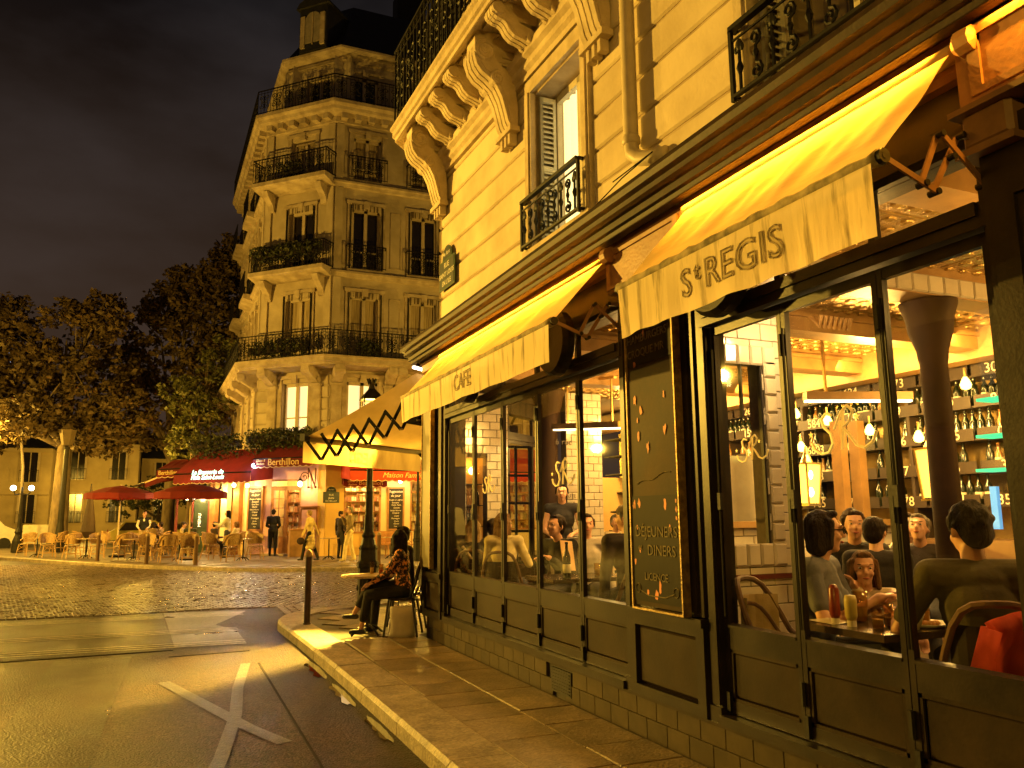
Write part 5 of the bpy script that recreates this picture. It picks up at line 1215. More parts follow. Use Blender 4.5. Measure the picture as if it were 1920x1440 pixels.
# menu case beside the door
p = FC @ V(((x_d1+LC)/2-.1, -.08, 1.55)); o = thing('menu_case', 'empty wooden menu case on the pink wall right of the corner door', 'display case', p); T = Matrix.Translation(-p) @ FC @ Matrix.Translation(((x_d1+LC)/2-.1, -.1, 0))
b = MB(); b.box(-.38, .38, 0, .1, 1.05, 1.95); b.build('case', dwood, o, T=T); MB().box(-.32, .32, -.012, 0, 1.12, 1.86).build('backing', pink, o, T=T); MB().box(-.42, .42, -.04, .1, 1.951, 2.0).build('cap', dwood, o, T=T)
p = FR @ V((onF(FR, 621, 925).x, -.05, 2.35)); sg2 = thing('street_sign', 'blue street plate reading RUE JEAN DU BELLAY on the far ochre wall', 'sign', p)
T = Matrix.Translation(-p) @ frameM(V((0, 31, 0)), (0, 1, 0), (-1, 0, 0)); 
plate(-(p.x), 2.32, .62, .42, .2, T, -.02, sg2, (('RUE', .10, .09), ('JEAN', .10, -.03), ('DU BELLAY', .085, -.14)), '4e Arr', right=(0, -1, 0))
# letter sign N on scrolled arm
p = FC @ V((LC-.75, -.12, 3.1)); o = thing('hanging_letter_sign', 'dark red wrought iron letter N with a scroll on the pink corner', 'sign', p); b = MB(); T = Matrix.Translation(-p) @ FC @ Matrix.Translation((LC-.75, -.12, 3.1)) @ Matrix.Rotation(pi/2, 4, 'X')
dr_ = M('dark_red_iron', (.09, .012, .01), None, 5, .5)
b.tube([T @ V(q) for q in ((-.0, -.35, 0), (0, .35, 0))], .022, 5); b.tube([T @ V(q) for q in ((0, .35, 0), (.32, -.35, 0))], .03, 5); b.tube([T @ V(q) for q in ((.32, -.35, 0), (.34, .35, 0))], .022, 5); b.tube(spiral((-.18, .0), .22, .05, 1.5, 0, T, 16), .018, 5)
b.ell(T @ V((.02, -.38, 0)), .05); b.ell(T @ V((.34, -.38, 0)), .05); b.build('letter', dr_, o)
gl_warm = glow('warm_globe', (1, .84, .50), 16)
def walllamp(F, px, py, label, power=26, r_=.09):
    a = onF(F, px, py); p = F @ V((a.x, -.32, a.z)); o = thing('wall_lamp', label, 'lamp', p)
    MB().ell((0, 0, 0), (r_, r_, r_*1.2)).build('globe', gl_warm, o, smooth=True)
    b = MB(); b.lathe([(.12, .11), (.05, .17), (.02, .2)], n=8); b.tube([(0, 0, .2), (0, .1, .26), (0, .3, .2)], .012, 5)
    for i in range(4): b.tube([(.10*cos(i*pi/2), .10*sin(i*pi/2), .12), (.06*cos(i*pi/2), .06*sin(i*pi/2), -.14)], .008, 4)
    b.build('lantern_frame', iron, o); pt('wall_lamp_light', p+V((0, -.12, -.05)), power, (1, .62, .20), .08)
walllamp(FC, 572, 908, 'white glowing lantern on the pink wall below the red letter', 70)
walllamp(FR, 747, 902, 'white glowing lantern above the right chalkboard', 70)
for i, (px, py) in enumerate(((449, 910), (474, 911), (412, 925), (423, 923), (362, 934), (376, 933))):
    walllamp(FC, px, py, ['glowing lamp above the left chalkboard, nearer the neon', 'glowing lamp right above the left chalkboard', 'left lamp of the pair beside the veranda column', 'right lamp of the pair beside the veranda column', 'left small lamp under the big red parasol', 'right small lamp under the big red parasol'][i], 80, .075)
# blue-white spotlight
a = onF(FC, 516, 876); p = FC @ V((a.x, -1.2, a.z)); o = thing('spotlight', 'dazzling blue-white spotlight at the edge of the dark red awning', 'spotlight', p)
MB().ell((0, 0, 0), (.13, .10, .10)).build('lens', glow('blue_white_lens', (.45, .60, 1), 9), o, smooth=True); MB().lathe([(.05, .09), (.13, .02), (.14, .0)], n=10).build('housing', iron, o)
pt('spotlight_light', p+V((-.12, -.22, -.1)), 30, (.62, .70, 1), .08); area('spotlight_beam', p+V((-.05, -.15, -.05)), (-.14, -1, -.14), .12, .12, 4, (.62, .68, 1), None, 55)
# ------------------------------------------------------------------ red awnings
redd = M('dark_red_canvas', (.15, .012, .012), (.10, .008, .009), 2, .8, .2, 8, trans=.3); redo = M('orange_red_canvas', (.62, .075, .025), (.50, .05, .018), 2, .8, .2, 8, trans=.35)
edge = M('cream_awning_edge', (.75, .55, .30)); redl = M('cream_awning_letter', (.85, .62, .25), None, 5, .8)
def redawn(label, P, Q, N, zw, zf, proj, vh, mat, texts, sl=.26):
    # P,Q wall ends, N outward
    P, Q, N = V(P), V(Q), V(N).normalized(); d = (Q-P).normalized(); ln = (Q-P).length; root = thing('red_awning', label, 'awning', (P+Q)/2+V((0, 0, zw))); T = Matrix.Translation(-root.location)
    cloth(P+V((0, 0, zw)), Q+V((0, 0, zw)), P+N*proj+V((0, 0, zf)), Q+N*proj+V((0, 0, zf)), 24, 6, .03, 3).build('canvas', mat, root, smooth=True, T=T)
    b = MB()
    for e in (P, Q): b.add([e+V((0, 0, zw)), e+N*proj+V((0, 0, zf)), e+N*proj+V((0, 0, zf-vh)), e+V((0, 0, zf-vh*.6))], [[0, 1, 2, 3]])
    b.build('side_cheek', mat, root, T=T)
    n = int(ln/sl); vs = []; k = 8; tot = n*k
    for i in range(tot+1):
        u = i/tot; q = P+N*(proj+.01)+d*(ln*u); dz = .045*abs(sin(pi*u*n)); vs += [q+V((0, 0, zf)), q+V((0, 0, zf-vh-dz))]
    vo = MB().add(vs, [[2*i, 2*i+1, 2*i+3, 2*i+2] for i in range(tot)]).build('valance', mat, root, T=T)
    MB().tube([V(v)+N*.012 for v in vs[1::2]], .014, 4).build('scalloped_edge', edge, vo, T=T)
    for s, sz, u, dz, bold in texts:
        q = P+N*(proj+.03)+d*(ln*u)+V((0, 0, zf-vh*.5+dz)); Tx = T @ textT(q, d); text('lettering', s, sz, Tx, redl, vo, extrude=.004 if not bold else .006, shear=0 if bold else .35)
    MB().tube([P+N*proj+V((0, 0, zf)), Q+N*proj+V((0, 0, zf))], .03, 6).build('front_bar', iron, root, T=T)
    return root
redawn('orange-red scalloped awning along the right front lettered Maison Familiale', KR+V((.55, 0, 0)), V((14.5, 31, 0)), (0, -1, 0), 4.35, 3.28, 1.7, .36, redo, (('Maison Familiale depuis 1951', .27, .33, 0, False),))
redawn('small dark red awning right over the shop window lettered Berthillon', KR+V((wr0-.1, -.01, 0)), KR+V((wr1+.15, -.01, 0)), (0, -1, 0), 3.25, 2.98, .35, .24, redd, (('Berthillon', .24, .62, 0, True), ('Glaces &\nSorbets', .11, .2, 0, False)))
c = FC @ V((-.15, 0, 0)); c2 = FC @ V((LC+.25, 0, 0))
redawn('dark red awning over the corner door lettered Berthillon', FC @ V((.95, 0, 0)), c2, (-.707, -.707, 0), 4.7, 3.78, 1.25, .30, redd, (('Berthillon', .36, .52, 0, True), ('Glaces &\nSorbets', .12, .13, .02, False)))
r3 = redawn('wide dark red awning left of the door carrying the green neon words', FC @ V((-2.9, 0, 0)), FC @ V((.9, 0, 0)), (-.707, -.707, 0), 4.3, 3.30, 1.3, .36, redd, ())
neon = glow('green_white_neon', (.45, 1, .70), 3.5)
q = FC @ V((-1.15, -1.37, 3.26)); nn = thing('neon_sign', 'green-white neon script on the dark red awning left of the door', 'neon sign', q)
text('lettering', 'La Brasserie de', .25, Matrix.Translation(-q) @ textT(q+V((0, 0, .08)), (.7071, -.7071, 0)), neon, nn, extrude=.01, shear=.35); text('lettering', "l'Isle Saint-Louis", .25, Matrix.Translation(-q) @ textT(q+V((0, 0, -.12)), (.7071, -.7071, 0)), neon, nn, extrude=.01, shear=.35)
# big terrace awning that runs out to the left
root = thing('red_awning', 'long flat dark red terrace awning reaching out to the left above the parasols', 'awning', (1.5, 36, 3.6)); T = Matrix.Translation(-root.location)
A = FC @ V((-3.0, -.4, 3.75)); B = V((2.9, 42, 3.9)); Cc = atY(272, 905, 36.5); Dd = atY(240, 915, 44)
cloth(A, B, Cc, Dd, 20, 6, .04, 5).build('canvas', redd, root, smooth=True, T=T)
MB().tube([A, Cc], .035, 6).build('side_bar', edge, root, T=T); MB().add([A, Cc, Cc-V((0, 0, .22)), A-V((0, 0, .30))], [[0, 1, 2, 3]]).build('side_valance', redd, root, T=T)
MB().tube([Cc, Dd], .04, 6).build('front_bar', iron, root, T=T)
q = (A*.86+Cc*.14)+V((-.03, -.12, -.02)); b = MB(); dd = (A-Cc).normalized()
redawn('small dark red awning piece at the left end lettered Berthillon', FC @ V((-4.2, .0, 0)), FC @ V((-2.95, 0, 0)), (-.707, -.707, 0), 4.0, 3.55, .9, .30, redd, (('Berthillon', .26, .5, 0, True),))
# ------------------------------------------------------------------ plants on the building
leafm = M('evening_leaf', (.075, .085, .028), (.030, .035, .012), 3, .55, spec=.4, trans=.25); leafl = M('painted_lamplit_leaf', (.16, .16, .05), (.07, .075, .025), 3, .5, trans=.3); leafd = M('dark_tree_leaf', (.115, .078, .030), (.055, .036, .014), 1.2, .6, trans=.2)  # lighter leaf copy has lamplight painted into its colour
def foliage(b, c, r, n, sz, rr, down=0, shell=.45):
    c = V(c)
    for _ in range(n):
        while True:
            p = V((rr.uniform(-1, 1), rr.uniform(-1, 1), rr.uniform(-1, 1)))
            if shell < p.length < 1: break
        q = c+V((p.x*r[0], p.y*r[1], p.z*r[2]-down*rr.random()**2)); a = V((rr.uniform(-1, 1), rr.uniform(-1, 1), rr.uniform(-.9, .3))).normalized(); s = sz*rr.uniform(.6, 1.3)
        u = a.cross(V((rr.uniform(-1, 1), rr.uniform(-1, 1), rr.uniform(-1, 1)))).normalized(); nrm = a.cross(u)
        b.add([q-a*s*.5, q+u*s*.32+nrm*s*.1, q+a*s*.55, q-u*s*.32+nrm*s*.1], [[0, 1, 2], [0, 2, 3]])
rr = random.Random(3)
def planting(label, F, pts, n, sz, name='balcony_plants', down=.3):
    c = F @ V(pts[0]); o = thing(name, label, 'plant', c); b = MB()
    for p in pts: foliage(b, F @ V(p)-c+V((0, 0, -.08)), (.36, .34, .30), n, sz*1.25, rr, down, 0)
    b.build('leaves', leafm, o, kind='stuff'); t = MB()
    for p in pts: q = F @ V(p)-c; t.box(q.x-.22, q.x+.22, q.y-.12, q.y+.12, q.z-.38, q.z-.12)
    t.build('trough', M('dark_trough', (.04, .028, .02)), o)
planting('bushy plants trailing over the ledge above the corner door', FC, [(.3+.32*i, -.55, 4.85) for i in range(9)], 260, .10, down=.7)
planting('plants hanging over the ledge above the left red awning', FC, [(-2.6+.4*i, -.5, 4.75) for i in range(6)], 220, .10, down=.7)
planting('dense dark plants on the third storey corner balcony', FC, [(.1+.35*i, -.55, 12.35) for i in range(9)], 200, .11)
planting('few low plants on the long first balcony', FC, [(.3+.45*i, -.7, 8.35) for i in range(6)], 130, .09)
planting('round potted bush on the long balcony above the lamp', FR, [(1.2, -.7, 8.3), (1.5, -.65, 8.25)], 220, .10)
planting('small plants on the fourth storey balcony', FC, [(1.4+.4*i, -.5, 15.9) for i in range(2)], 120, .10)
# ------------------------------------------------------------------ street lamps
def lamp_post(label, loc, H, rs=1.0, lit=(1, .80, .32), s=18, base=.19):
    o = thing('street_lamp', label, 'street lamp', loc); h = H
    b = MB(); b.lathe([(base, 0), (base, .06), (base*.9, .08), (base*.9, .62), (base*1.02, .64), (base*1.02, .70), (base*.85, .74), (base*.80, .92), (base*.86, .95), (base*.7, 1.0), (base*.55, 1.12), (base*.62, 1.16), (base*.45, 1.22), (base*.40, 1.5), (base*.36, 1.52), (base*.34, 1.9), (.05*rs, 2.0), (.045*rs, h-.95), (.06*rs, h-.93), (.06*rs, h-.88), (.03*rs, h-.84)], n=14)
    b.build('column', postpaint, o, smooth=False)
    q = MB()
    for i in range(6):
        a = i*pi/3; q.ell((base*.96*cos(a), base*.96*sin(a), .67), .018, 6, 4); q.ell((base*.9*cos(a), base*.9*sin(a), .3), (.02, .02, .05), 6, 4)
    q.build('ornament', postpaint, o)
    l = MB(); w0, w1 = .10, .17; z0, z1 = h-.80, h-.38
    for i in range(4):
        a = pi/4+i*pi/2; l.bar((w0*1.3*cos(a), w0*1.3*sin(a), z0), (w1*1.3*cos(a), w1*1.3*sin(a), z1), .018)
    l.lathe([(.13*1.0, z0-.02), (.15, z0)], n=4, ph=pi/4); l.lathe([(w1*1.45, z1), (w1*1.5, z1+.02), (w1*1.35, z1+.05), (.07, z1+.2), (.055, z1+.26), (.075, z1+.29), (.05, z1+.30)], n=4, ph=pi/4)
    for i in range(8): a = i*pi/4; l.bar((.05*cos(a), .05*sin(a), z1+.28), (.085*cos(a), .085*sin(a), z1+.38), .022)
    l.build('lantern', iron, o)
    g = MB()
    for i in range(4):
        c = [(cos(pi/4+(i+e)*pi/2), sin(pi/4+(i+e)*pi/2)) for e in (0, 1)]
        g.quad((w0*1.25*c[0][0], w0*1.25*c[0][1], z0+.01), (w0*1.25*c[1][0], w0*1.25*c[1][1], z0+.01), (w1*1.25*c[1][0], w1*1.25*c[1][1], z1-.01), (w1*1.25*c[0][0], w1*1.25*c[0][1], z1-.01))
    g.build('glazing', glassm, o)
    MB().ell((0, 0, z0+.22), (.065, .065, .13)).build('bulb', glow('sodium_bulb_%d' % len(MATS), lit, s), o, smooth=True)
    return o
lamp_post('tall dark green street lamp with crowned lantern behind the cream corner awning', (3.15, 13.6, .12), 3.85, 1.1)
lamp_post('slim brown street lamp with white glowing bulb at the far pavement', (7.66, 26.0, .13), 3.9, .9, (1, .85, .45), 30, .15)
pl = thing('street_lamp', 'unlit street lamp in front of the thick tree trunk at the left', 'street lamp', (-4.45, 41.6, .13))
b = MB(); b.lathe([(.26, 0), (.24, .6), (.18, .9), (.13, 1.3), (.10, 4.6), (.14, 4.7), (.10, 4.75)], n=12); b.build('column', postpaint, pl)
b = MB(); b.lathe([(.22, 4.8), (.36, 5.45), (.40, 5.5), (.3, 5.55), (.06, 5.8)], n=6); b.build('lantern', M('amber_dead_lantern', (.10, .07, .03)), pl)
o = thing('street_lamp', 'two-armed street lamp with a pair of glowing globes at the far left', 'street lamp', (-6.1, 41.9, .13))
b = MB(); b.lathe([(.24, 0), (.22, .5), (.12, .8), (.16, .9), (.08, 1.1), (.05, 2.4), (.05, 2.9)], n=12); b.tube([(-.35, 0, 2.75), (-.25, 0, 2.55), (0, 0, 2.6), (.25, 0, 2.55), (.35, 0, 2.75)], .03, 6); b.build('column', postpaint, o)
for x in (-.35, .35): MB().ell((x, 0, 2.85), .12).build('globe', gl_warm, o, smooth=True)
o = thing('tall_mast', 'tall leaning mast with thin lantern outline above the left trees', 'mast', (-6.5, 45, .1))
b = MB(); b.tube([(0, 0, 0), (-.1, 0, 4), (-.8, 0, 9.0)], [.10, .07, .05], 8); b.build('pole', M('grey_mast', (.16, .13, .10)), o)
b = MB(); 
for x in (-1.2, -.5):
    b.bar((x, 0, 9.9), (x+(.15 if x < -1 else -.05), 0, 9.1), .03)
b.bar((-1.25, 0, 9.9), (-.5, 0, 9.85), .025); b.build('lantern_edge', glow('bluish_lantern_edge', (.6, .7, 1), .9), o)
# off-frame twin of the lamp that lights the front
lamp_post('street lamp across the road that lights the stone front', (LAMP_OUT.x-.5, LAMP_OUT.y+.3, .12), 5.9, 1.2)
# bollards
def bollard(label, loc, r_=.045, h=.99, top=True, m=None):
    o = thing('bollard', label, 'bollard', loc); m = m or M('dark_brown_bollard', (.045, .022, .012), (.03, .015, .009), 6, .35, spec=.5)
    MB().lathe([(r_*1.25, 0), (r_*1.25, .02), (r_, .03), (r_, h-.07)], n=14).build('post', m, o, smooth=False)
    MB().lathe([(r_*1.08, h-.07), (r_*1.12, h-.05), (r_*1.12, h-.02), (r_*.6, h+.02), (r_*.2, h+.04)], n=14).build('cap', M('worn_bollard_cap', (.34, .24, .12)), o, smooth=True)
bollard('slim dark bollard standing alone on the near pavement corner', (1.86, 11.66, .12))
for i, (px, py, lb) in enumerate(((182, 1052, 'brown bollard at the kerb between chairs, farthest left of the row'), (274, 1058, 'brown bollard at the kerb left of the white parasol pole'), (366, 1060, 'brown bollard at the kerb right of the big parasol pole'), (710, 1058, 'thin brown bollard beyond the lamp post'))):
    bollard(lb, atZ(px, py, .13), .06, .95, m=M('brown_kerb_bollard', (.13, .07, .03)))
# ------------------------------------------------------------------ terrace chairs and tables
rat = M('honey_rattan', (.52, .32, .11), (.34, .19, .06), 14, .45); weave = M('woven_cane', (.50, .33, .14), (.20, .12, .05), 40, .6)
def rattan_chair():
    o = thing('rattan_chair', 'x', 'chair', (0, 0, 0))
    MB().lathe([(.0, .43), (.20, .43), (.215, .445), (.20, .46), (.0, .465)], n=14).build('seat', weave, o)
    for sx_, sy in ((-1, 1), (1, 1), (-1, -1), (1, -1)):
        if sy > 0: MB().tube([(sx_*.16, .16, .44), (sx_*.20, .22, 0)], .015, 6).build('leg', rat, o)
        else: MB().tube([(sx_*.22, -.24, 0), (sx_*.17, -.16, .44), (sx_*.19, -.22, .72)], .015, 6).build('leg', rat, o)
    b = MB()
    for sx_ in (-1, 1):
        b.tube([(sx_*.18, .19, .22), (0, .1, .40), (sx_*.1, .05, .42)], .010, 5); b.tube([(sx_*.19, .2, .2), (sx_*.19, -.2, .2)], .010, 5)
    b.tube([(-.19, .2, .16), (.19, .2, .16)], .010, 5); b.tube([(-.2, -.2, .16), (.2, -.2, .16)], .010, 5)
    b.tube([(-.17, .17, .42), (0, .19, .30), (.17, .17, .42)], .010, 5); b.build('brace', rat, o)
    n = 14; vs = []
    for j, z in enumerate((.52, .62, .72, .80)):
        for i in range(n+1):
            t = pi+pi*i/n; k = 1+.08*j; rz_ = z+(.07*sin(pi*i/n) if j == 3 else 0)-(.10 if i in (0, n) and j == 3 else 0); vs.append((.20*k*cos(t)*1.05, -.02+.23*k*sin(t), rz_))
    bk = MB().add(vs, [[j*(n+1)+i, j*(n+1)+i+1, (j+1)*(n+1)+i+1, (j+1)*(n+1)+i] for j in range(3) for i in range(1, n-1)]).build('backrest', weave, o, smooth=True)
    b = MB(); b.tube([(.24*cos(pi+pi*i/n)*1.1, -.02+.29*sin(pi+pi*i/n), .80+.08*sin(pi*i/n)-.22*abs(cos(pi*i/n))**6) for i in range(n+1)], .016, 6); b.tube([(.21*cos(pi+pi*i/n)*1.05, -.02+.24*sin(pi+pi*i/n), .52) for i in range(n+1)], .010, 5)
    b.build('back_hoop', rat, o); return o
rc = rattan_chair(); cd = []
cs = [(48, 1042, 2.6, 'farthest left rattan chair beside the twin-globe lamp'), (88, 1045, 3.5, 'second rattan chair from the left, turned to the unlit lamp'), (133, 1047, .4, 'rattan chair just right of the thick lamp base'),
      (181, 1047, 3.3, 'rattan chair behind the leftmost kerb bollard'), (228, 1049, .5, 'rattan chair below the first parasol'), (272, 1051, 3.0, 'rattan chair between the two parasols'), (312, 1054, .2, 'large front rattan chair left of the big parasol pole'),
      (352, 1056, 2.9, 'front rattan chair under the big parasol pole'), (395, 1049, 3.6, 'rattan chair right of the big parasol'), (432, 1053, .3, 'front rattan chair below the left chalkboard'), (478, 1049, 3.3, 'rattan chair nearest the corner door'),
      (108, 1036, 1.2, 'half hidden rattan chair in the back left row'), (205, 1037, 4.5, 'back row rattan chair behind the first parasol pole'), (300, 1038, 1.8, 'back row rattan chair near the couple'), (150, 1036, 5.2, 'back row rattan chair behind the trunk'),
      (405, 1037, 2.2, 'back row rattan chair near the standing woman'), (455, 1039, 5.8, 'back row rattan chair under the neon'), (255, 1042, 4.2, 'rattan chair pushed to the middle table'), (340, 1044, 5.5, 'rattan chair tucked behind the big pole')]
for i, (px, py, rz, lb) in enumerate(cs):
    p = atZ(px, py, .13)
    if i == 0: rc.location = p; rc.scale = (1.18, 1.18, 1.05); rc.rotation_euler.z = rz; rc['label'] = lb; rc['group'] = 'rattan chairs on the terrace'
    else: c = dup(rc, p, rz, lb)
rt_m = M('cafe_table_top', (.50, .38, .20), (.34, .24, .12), 6, .3); rim = M('brass_studs', (.6, .42, .16), None, 5, .3, metal=.8)
def round_table(tr=.34):
    o = thing('cafe_table', 'x', 'table'); MB().lathe([(0, .71), (tr, .71), (tr, .735), (0, .735)], n=24).build('tabletop', rt_m, o); b = MB()
    for i in range(16): b.ell((tr*cos(i*pi/8), tr*sin(i*pi/8), .723), .014, 5, 4)
    b.build('rim_stud', rim, o); MB().lathe([(.02, .04), (.025, .3), (.02, .70)], n=8).build('column', iron, o); b = MB()
    for i in range(4): a = i*pi/2+.4; b.tube([(0, 0, .12), (.14*cos(a), .14*sin(a), .08), (.24*cos(a), .24*sin(a), .0)], .016, 5)
    b.build('foot', iron, o); return o
tb = round_table()
tbs = [(68, 1044, 'round terrace table farthest left'), (160, 1047, 'round terrace table right of the trunk'), (250, 1050, 'round terrace table under the first parasol'), (335, 1052, 'round terrace table under the big parasol'), (455, 1051, 'round terrace table in front of the chalkboard'),
       (390, 1040, 'round table where the seated diners sit'), (616, 1049, 'small round high table against the ochre wall'), (733, 1047, 'round table by the bench below the right chalkboard')]
for i, (px, py, lb) in enumerate(tbs):
    p = atZ(px, py, .13)
    if i == 0: tb.location = p; tb['label'] = lb; tb['group'] = 'round cafe tables across the square'
    else: dup(tb, p, 0, lb)
# wooden bench seats below the right board
for px, lb in ((716, 'wooden bench left of the lamp bulb under the right chalkboard'), (765, 'brown wooden chair with crossed back beside the slim lamp')):
    p = atZ(px, 1044, .13); o = thing('wooden_chair', lb, 'chair', p); MB().box(-.2, .2, -.2, .2, .43, .46).build('seat', dwood, o)
    for x in (-.18, .18):
        for y in (-.18, .18): MB().box(x-.018, x+.018, y-.018, y+.018, 0, .43 if y < 0 else .88).build('leg', dwood, o)
    b = MB(); b.bar((-.18, .18, .85), (.18, .18, .85), .03, .06); b.bar((-.18, .18, .5), (.18, .18, .82), .02); b.bar((.18, .18, .5), (-.18, .18, .82), .02); b.build('backrest', dwood, o)
p = FR @ V((2.3, -.6, .13)); o = thing('bench', 'long low wooden bench against the pale wall', 'bench', p)
MB().box(-.7, .8, -.2, .2, .40, .46).build('seat', dwood, o); b = MB(); b.box(-.7, .8, .18, .22, .46, .9); b.build('backrest', dwood, o)
for x in (-.6, .7): MB().box(x-.03, x+.03, -.18, .18, 0, .40).build('leg', dwood, o)
p = FC @ V((x_d1+.28, -.55, .13)); o = thing('waiter_stand', 'wooden waiter lectern beside the corner door', 'stand', p); MB().box(-.28, .28, -.22, .22, 0, .98).build('cabinet', M('stand_wood', (.36, .20, .08)), o); MB().box(-.32, .32, -.26, .26, .98, 1.02).build('top', dwood, o)
# parasols
def parasol(label, p, r_, h, m, rz=0):
    o = thing('parasol', label, 'parasol', p, rz); n = 8; cn = MB(); vs = [(0, 0, h+.32)]
    for rr_, z in ((r_*.5, h+.20), (r_, h)):
        for i in range(n*2): a = i*pi/n; k = 1 if i % 2 == 0 else .955; vs.append((rr_*k*cos(a), rr_*k*sin(a), z-(0 if i % 2 == 0 else -.02)))
    k = n*2; fs = [[0, 1+i, 1+(i+1) % k] for i in range(k)]+[[1+i, 1+k+i, 1+k+(i+1) % k, 1+(i+1) % k] for i in range(k)]; 
    for i in range(k): a = V(vs[1+k+i]); vs.append((a.x*1.005, a.y*1.005, a.z-.22))
    fs += [[1+k+i, 1+2*k+i, 1+2*k+(i+1) % k, 1+k+(i+1) % k] for i in range(k)]; cn.add(vs, fs).build('canopy', m, o)
    MB().tube([(0, 0, 0), (0, 0, h+.36)], .03, 8).build('pole', M('pale_parasol_pole', (.6, .48, .28)), o); b = MB()
    for i in range(n): a = i*2*pi/n; b.bar((0, 0, h-.35), (r_*.55*cos(a), r_*.55*sin(a), h+.12), .012)
    b.build('rib', iron, o); MB().lathe([(.28, 0), (.28, .06), (.06, .1)], n=14).build('base', iron, o)
pm = M('red_parasol_cloth', (.24, .020, .014), (.18, .014, .010), 2, .8, trans=.35)
parasol('red parasol at the left over the terrace chairs', atZ(218, 1044, .13), 1.28, 2.42, pm)
parasol('large red parasol with pale pole in front of the veranda', atZ(352, 1050, .13), 1.25, 2.35, pm, .2)
# closed dark parasol
p = atZ(162, 1036, .13); o = thing('closed_parasol', 'folded dark parasol standing beside the trunk', 'parasol', p); MB().lathe([(.10, .6), (.30, .9), (.22, 1.6), (.10, 2.4), (.03, 2.9)], n=10).build('canopy', M('dark_parasol_cloth', (.05, .03, .02)), o); MB().tube([(0, 0, 0), (0, 0, 3)], .03, 6).build('pole', iron, o)
# ------------------------------------------------------------------ trees
bark = M('tree_bark', (.16, .12, .07), (.07, .05, .03), 6, .9, .8, 12, stretch=(1, 1, .3))
def tree(label, loc, trunk_h, r0, blobs, n, sz, m, seed, lean=0):
    o = thing('plane_tree', label, 'tree', loc); rr = random.Random(seed); b = MB()
    b.tube([(0, 0, -.1), (0, 0, .5), (lean*.5, 0, trunk_h*.5), (lean, 0, trunk_h)], [r0*1.25, r0, r0*.85, r0*.7], 12); b.build('trunk', bark, o, smooth=True); l = MB()
    for (x, y, z, rx, rz) in blobs:
        mid = V((lean+(x-lean)*.5+rr.uniform(-.3, .3), y*.5, trunk_h+(z-trunk_h)*.55)); l.tube([(lean, 0, trunk_h*.9), mid, (x, y, z)], [r0*.55, r0*.3, r0*.1], 7)
        for k in range(5): a = rr.uniform(0, 6.28); l.tube([mid+(V((x, y, z))-mid)*rr.random(), (x+rx*.8*cos(a), y+rx*.8*sin(a), z+rr.uniform(-.6, .7)*rz)], [r0*.14, r0*.03], 5)
    l.build('limbs', bark, o, smooth=True); c = MB()
    for (x, y, z, rx, rz) in blobs:
        # clumps of leaves spread through the blob leave gaps between them
        for k in range(int(n/22)):
            while True:
                p = V((rr.uniform(-1, 1), rr.uniform(-1, 1), rr.uniform(-1, 1)))
                if .25 < p.length < 1: break
            q = V((x+p.x*rx, y+p.y*rx*.8, z+p.z*rz)); cr_ = rr.uniform(.25, .55)*sz*3.2
            foliage(c, q, (cr_, cr_, cr_*.75), 22, sz, rr, 0, 0)
    c.build('crown', m, o, kind='stuff'); return o
tree('broad dark tree with thick trunk behind the unlit lamp', (-4.7, 43.2, .13), 5.4, .42, [(1.5, 0, 5.4, 1.7, 1.0), (-3.2, 0, 5.9, 1.8, 1.2), (-1.2, 0, 7.2, 2.3, 2.0), (1.2, .5, 8.0, 2.4, 2.1), (-.3, 0, 10.0, 2.5, 2.0), (2.2, 0, 6.6, 1.8, 1.5), (-2.6, 0, 9.0, 1.9, 1.8), (.8, 0, 11.3, 1.7, 1.2), (-1.2, -1, 6.2, 1.6, 1.0)], 1500, .30, leafd, 1)
tree('large dark tree between the trunk and the apartment block', (.0, 47, .13), 5.0, .35, [(-1.6, 0, 7.0, 2.2, 2.0), (.6, 0, 8.6, 2.3, 2.2), (-.9, 0, 11.2, 2.2, 2.0), (1.4, 0, 12.4, 1.9, 2.0), (1.9, 0, 10.0, 1.6, 1.8), (.3, 0, 14.2, 1.5, 1.2), (1.9, 0, 15.0, 1.2, 1.2), (2.4, 0, 12.6, 1.7, 2.0), (2.6, 0, 16.2, 1.2, 1.3), (-.7, 0, 13.0, 1.5, 1.2), (2.3, 0, 8.0, 1.4, 1.6), (-2.4, 0, 9.4, 1.6, 1.5)], 1400, .30, leafd, 2)
tree('leafy tree at the far left edge', (-9.2, 46, .13), 4.0, .3, [(0, 0, 8.0, 2.4, 2.3), (-1.8, 0, 9.5, 2.2, 2.0), (1.6, 0, 9.6, 2.0, 2.0), (.8, 0, 11.4, 1.8, 1.3), (.6, 0, 5.7, 1.9, 1.4)], 1400, .30, leafd, 3)
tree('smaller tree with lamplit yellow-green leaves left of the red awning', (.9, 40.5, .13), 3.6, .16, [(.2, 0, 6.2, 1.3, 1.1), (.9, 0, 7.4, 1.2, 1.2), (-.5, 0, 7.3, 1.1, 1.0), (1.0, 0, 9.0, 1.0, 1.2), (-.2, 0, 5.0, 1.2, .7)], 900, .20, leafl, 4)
tree('low bushy tree behind the terrace diners', (-.6, 56, .13), 1.6, .14, [(0, 0, 3.0, 1.7, 1.2), (1.8, 0, 2.7, 1.4, 1.0), (-1.8, 0, 2.6, 1.4, 1.0)], 900, .20, leafm, 5)
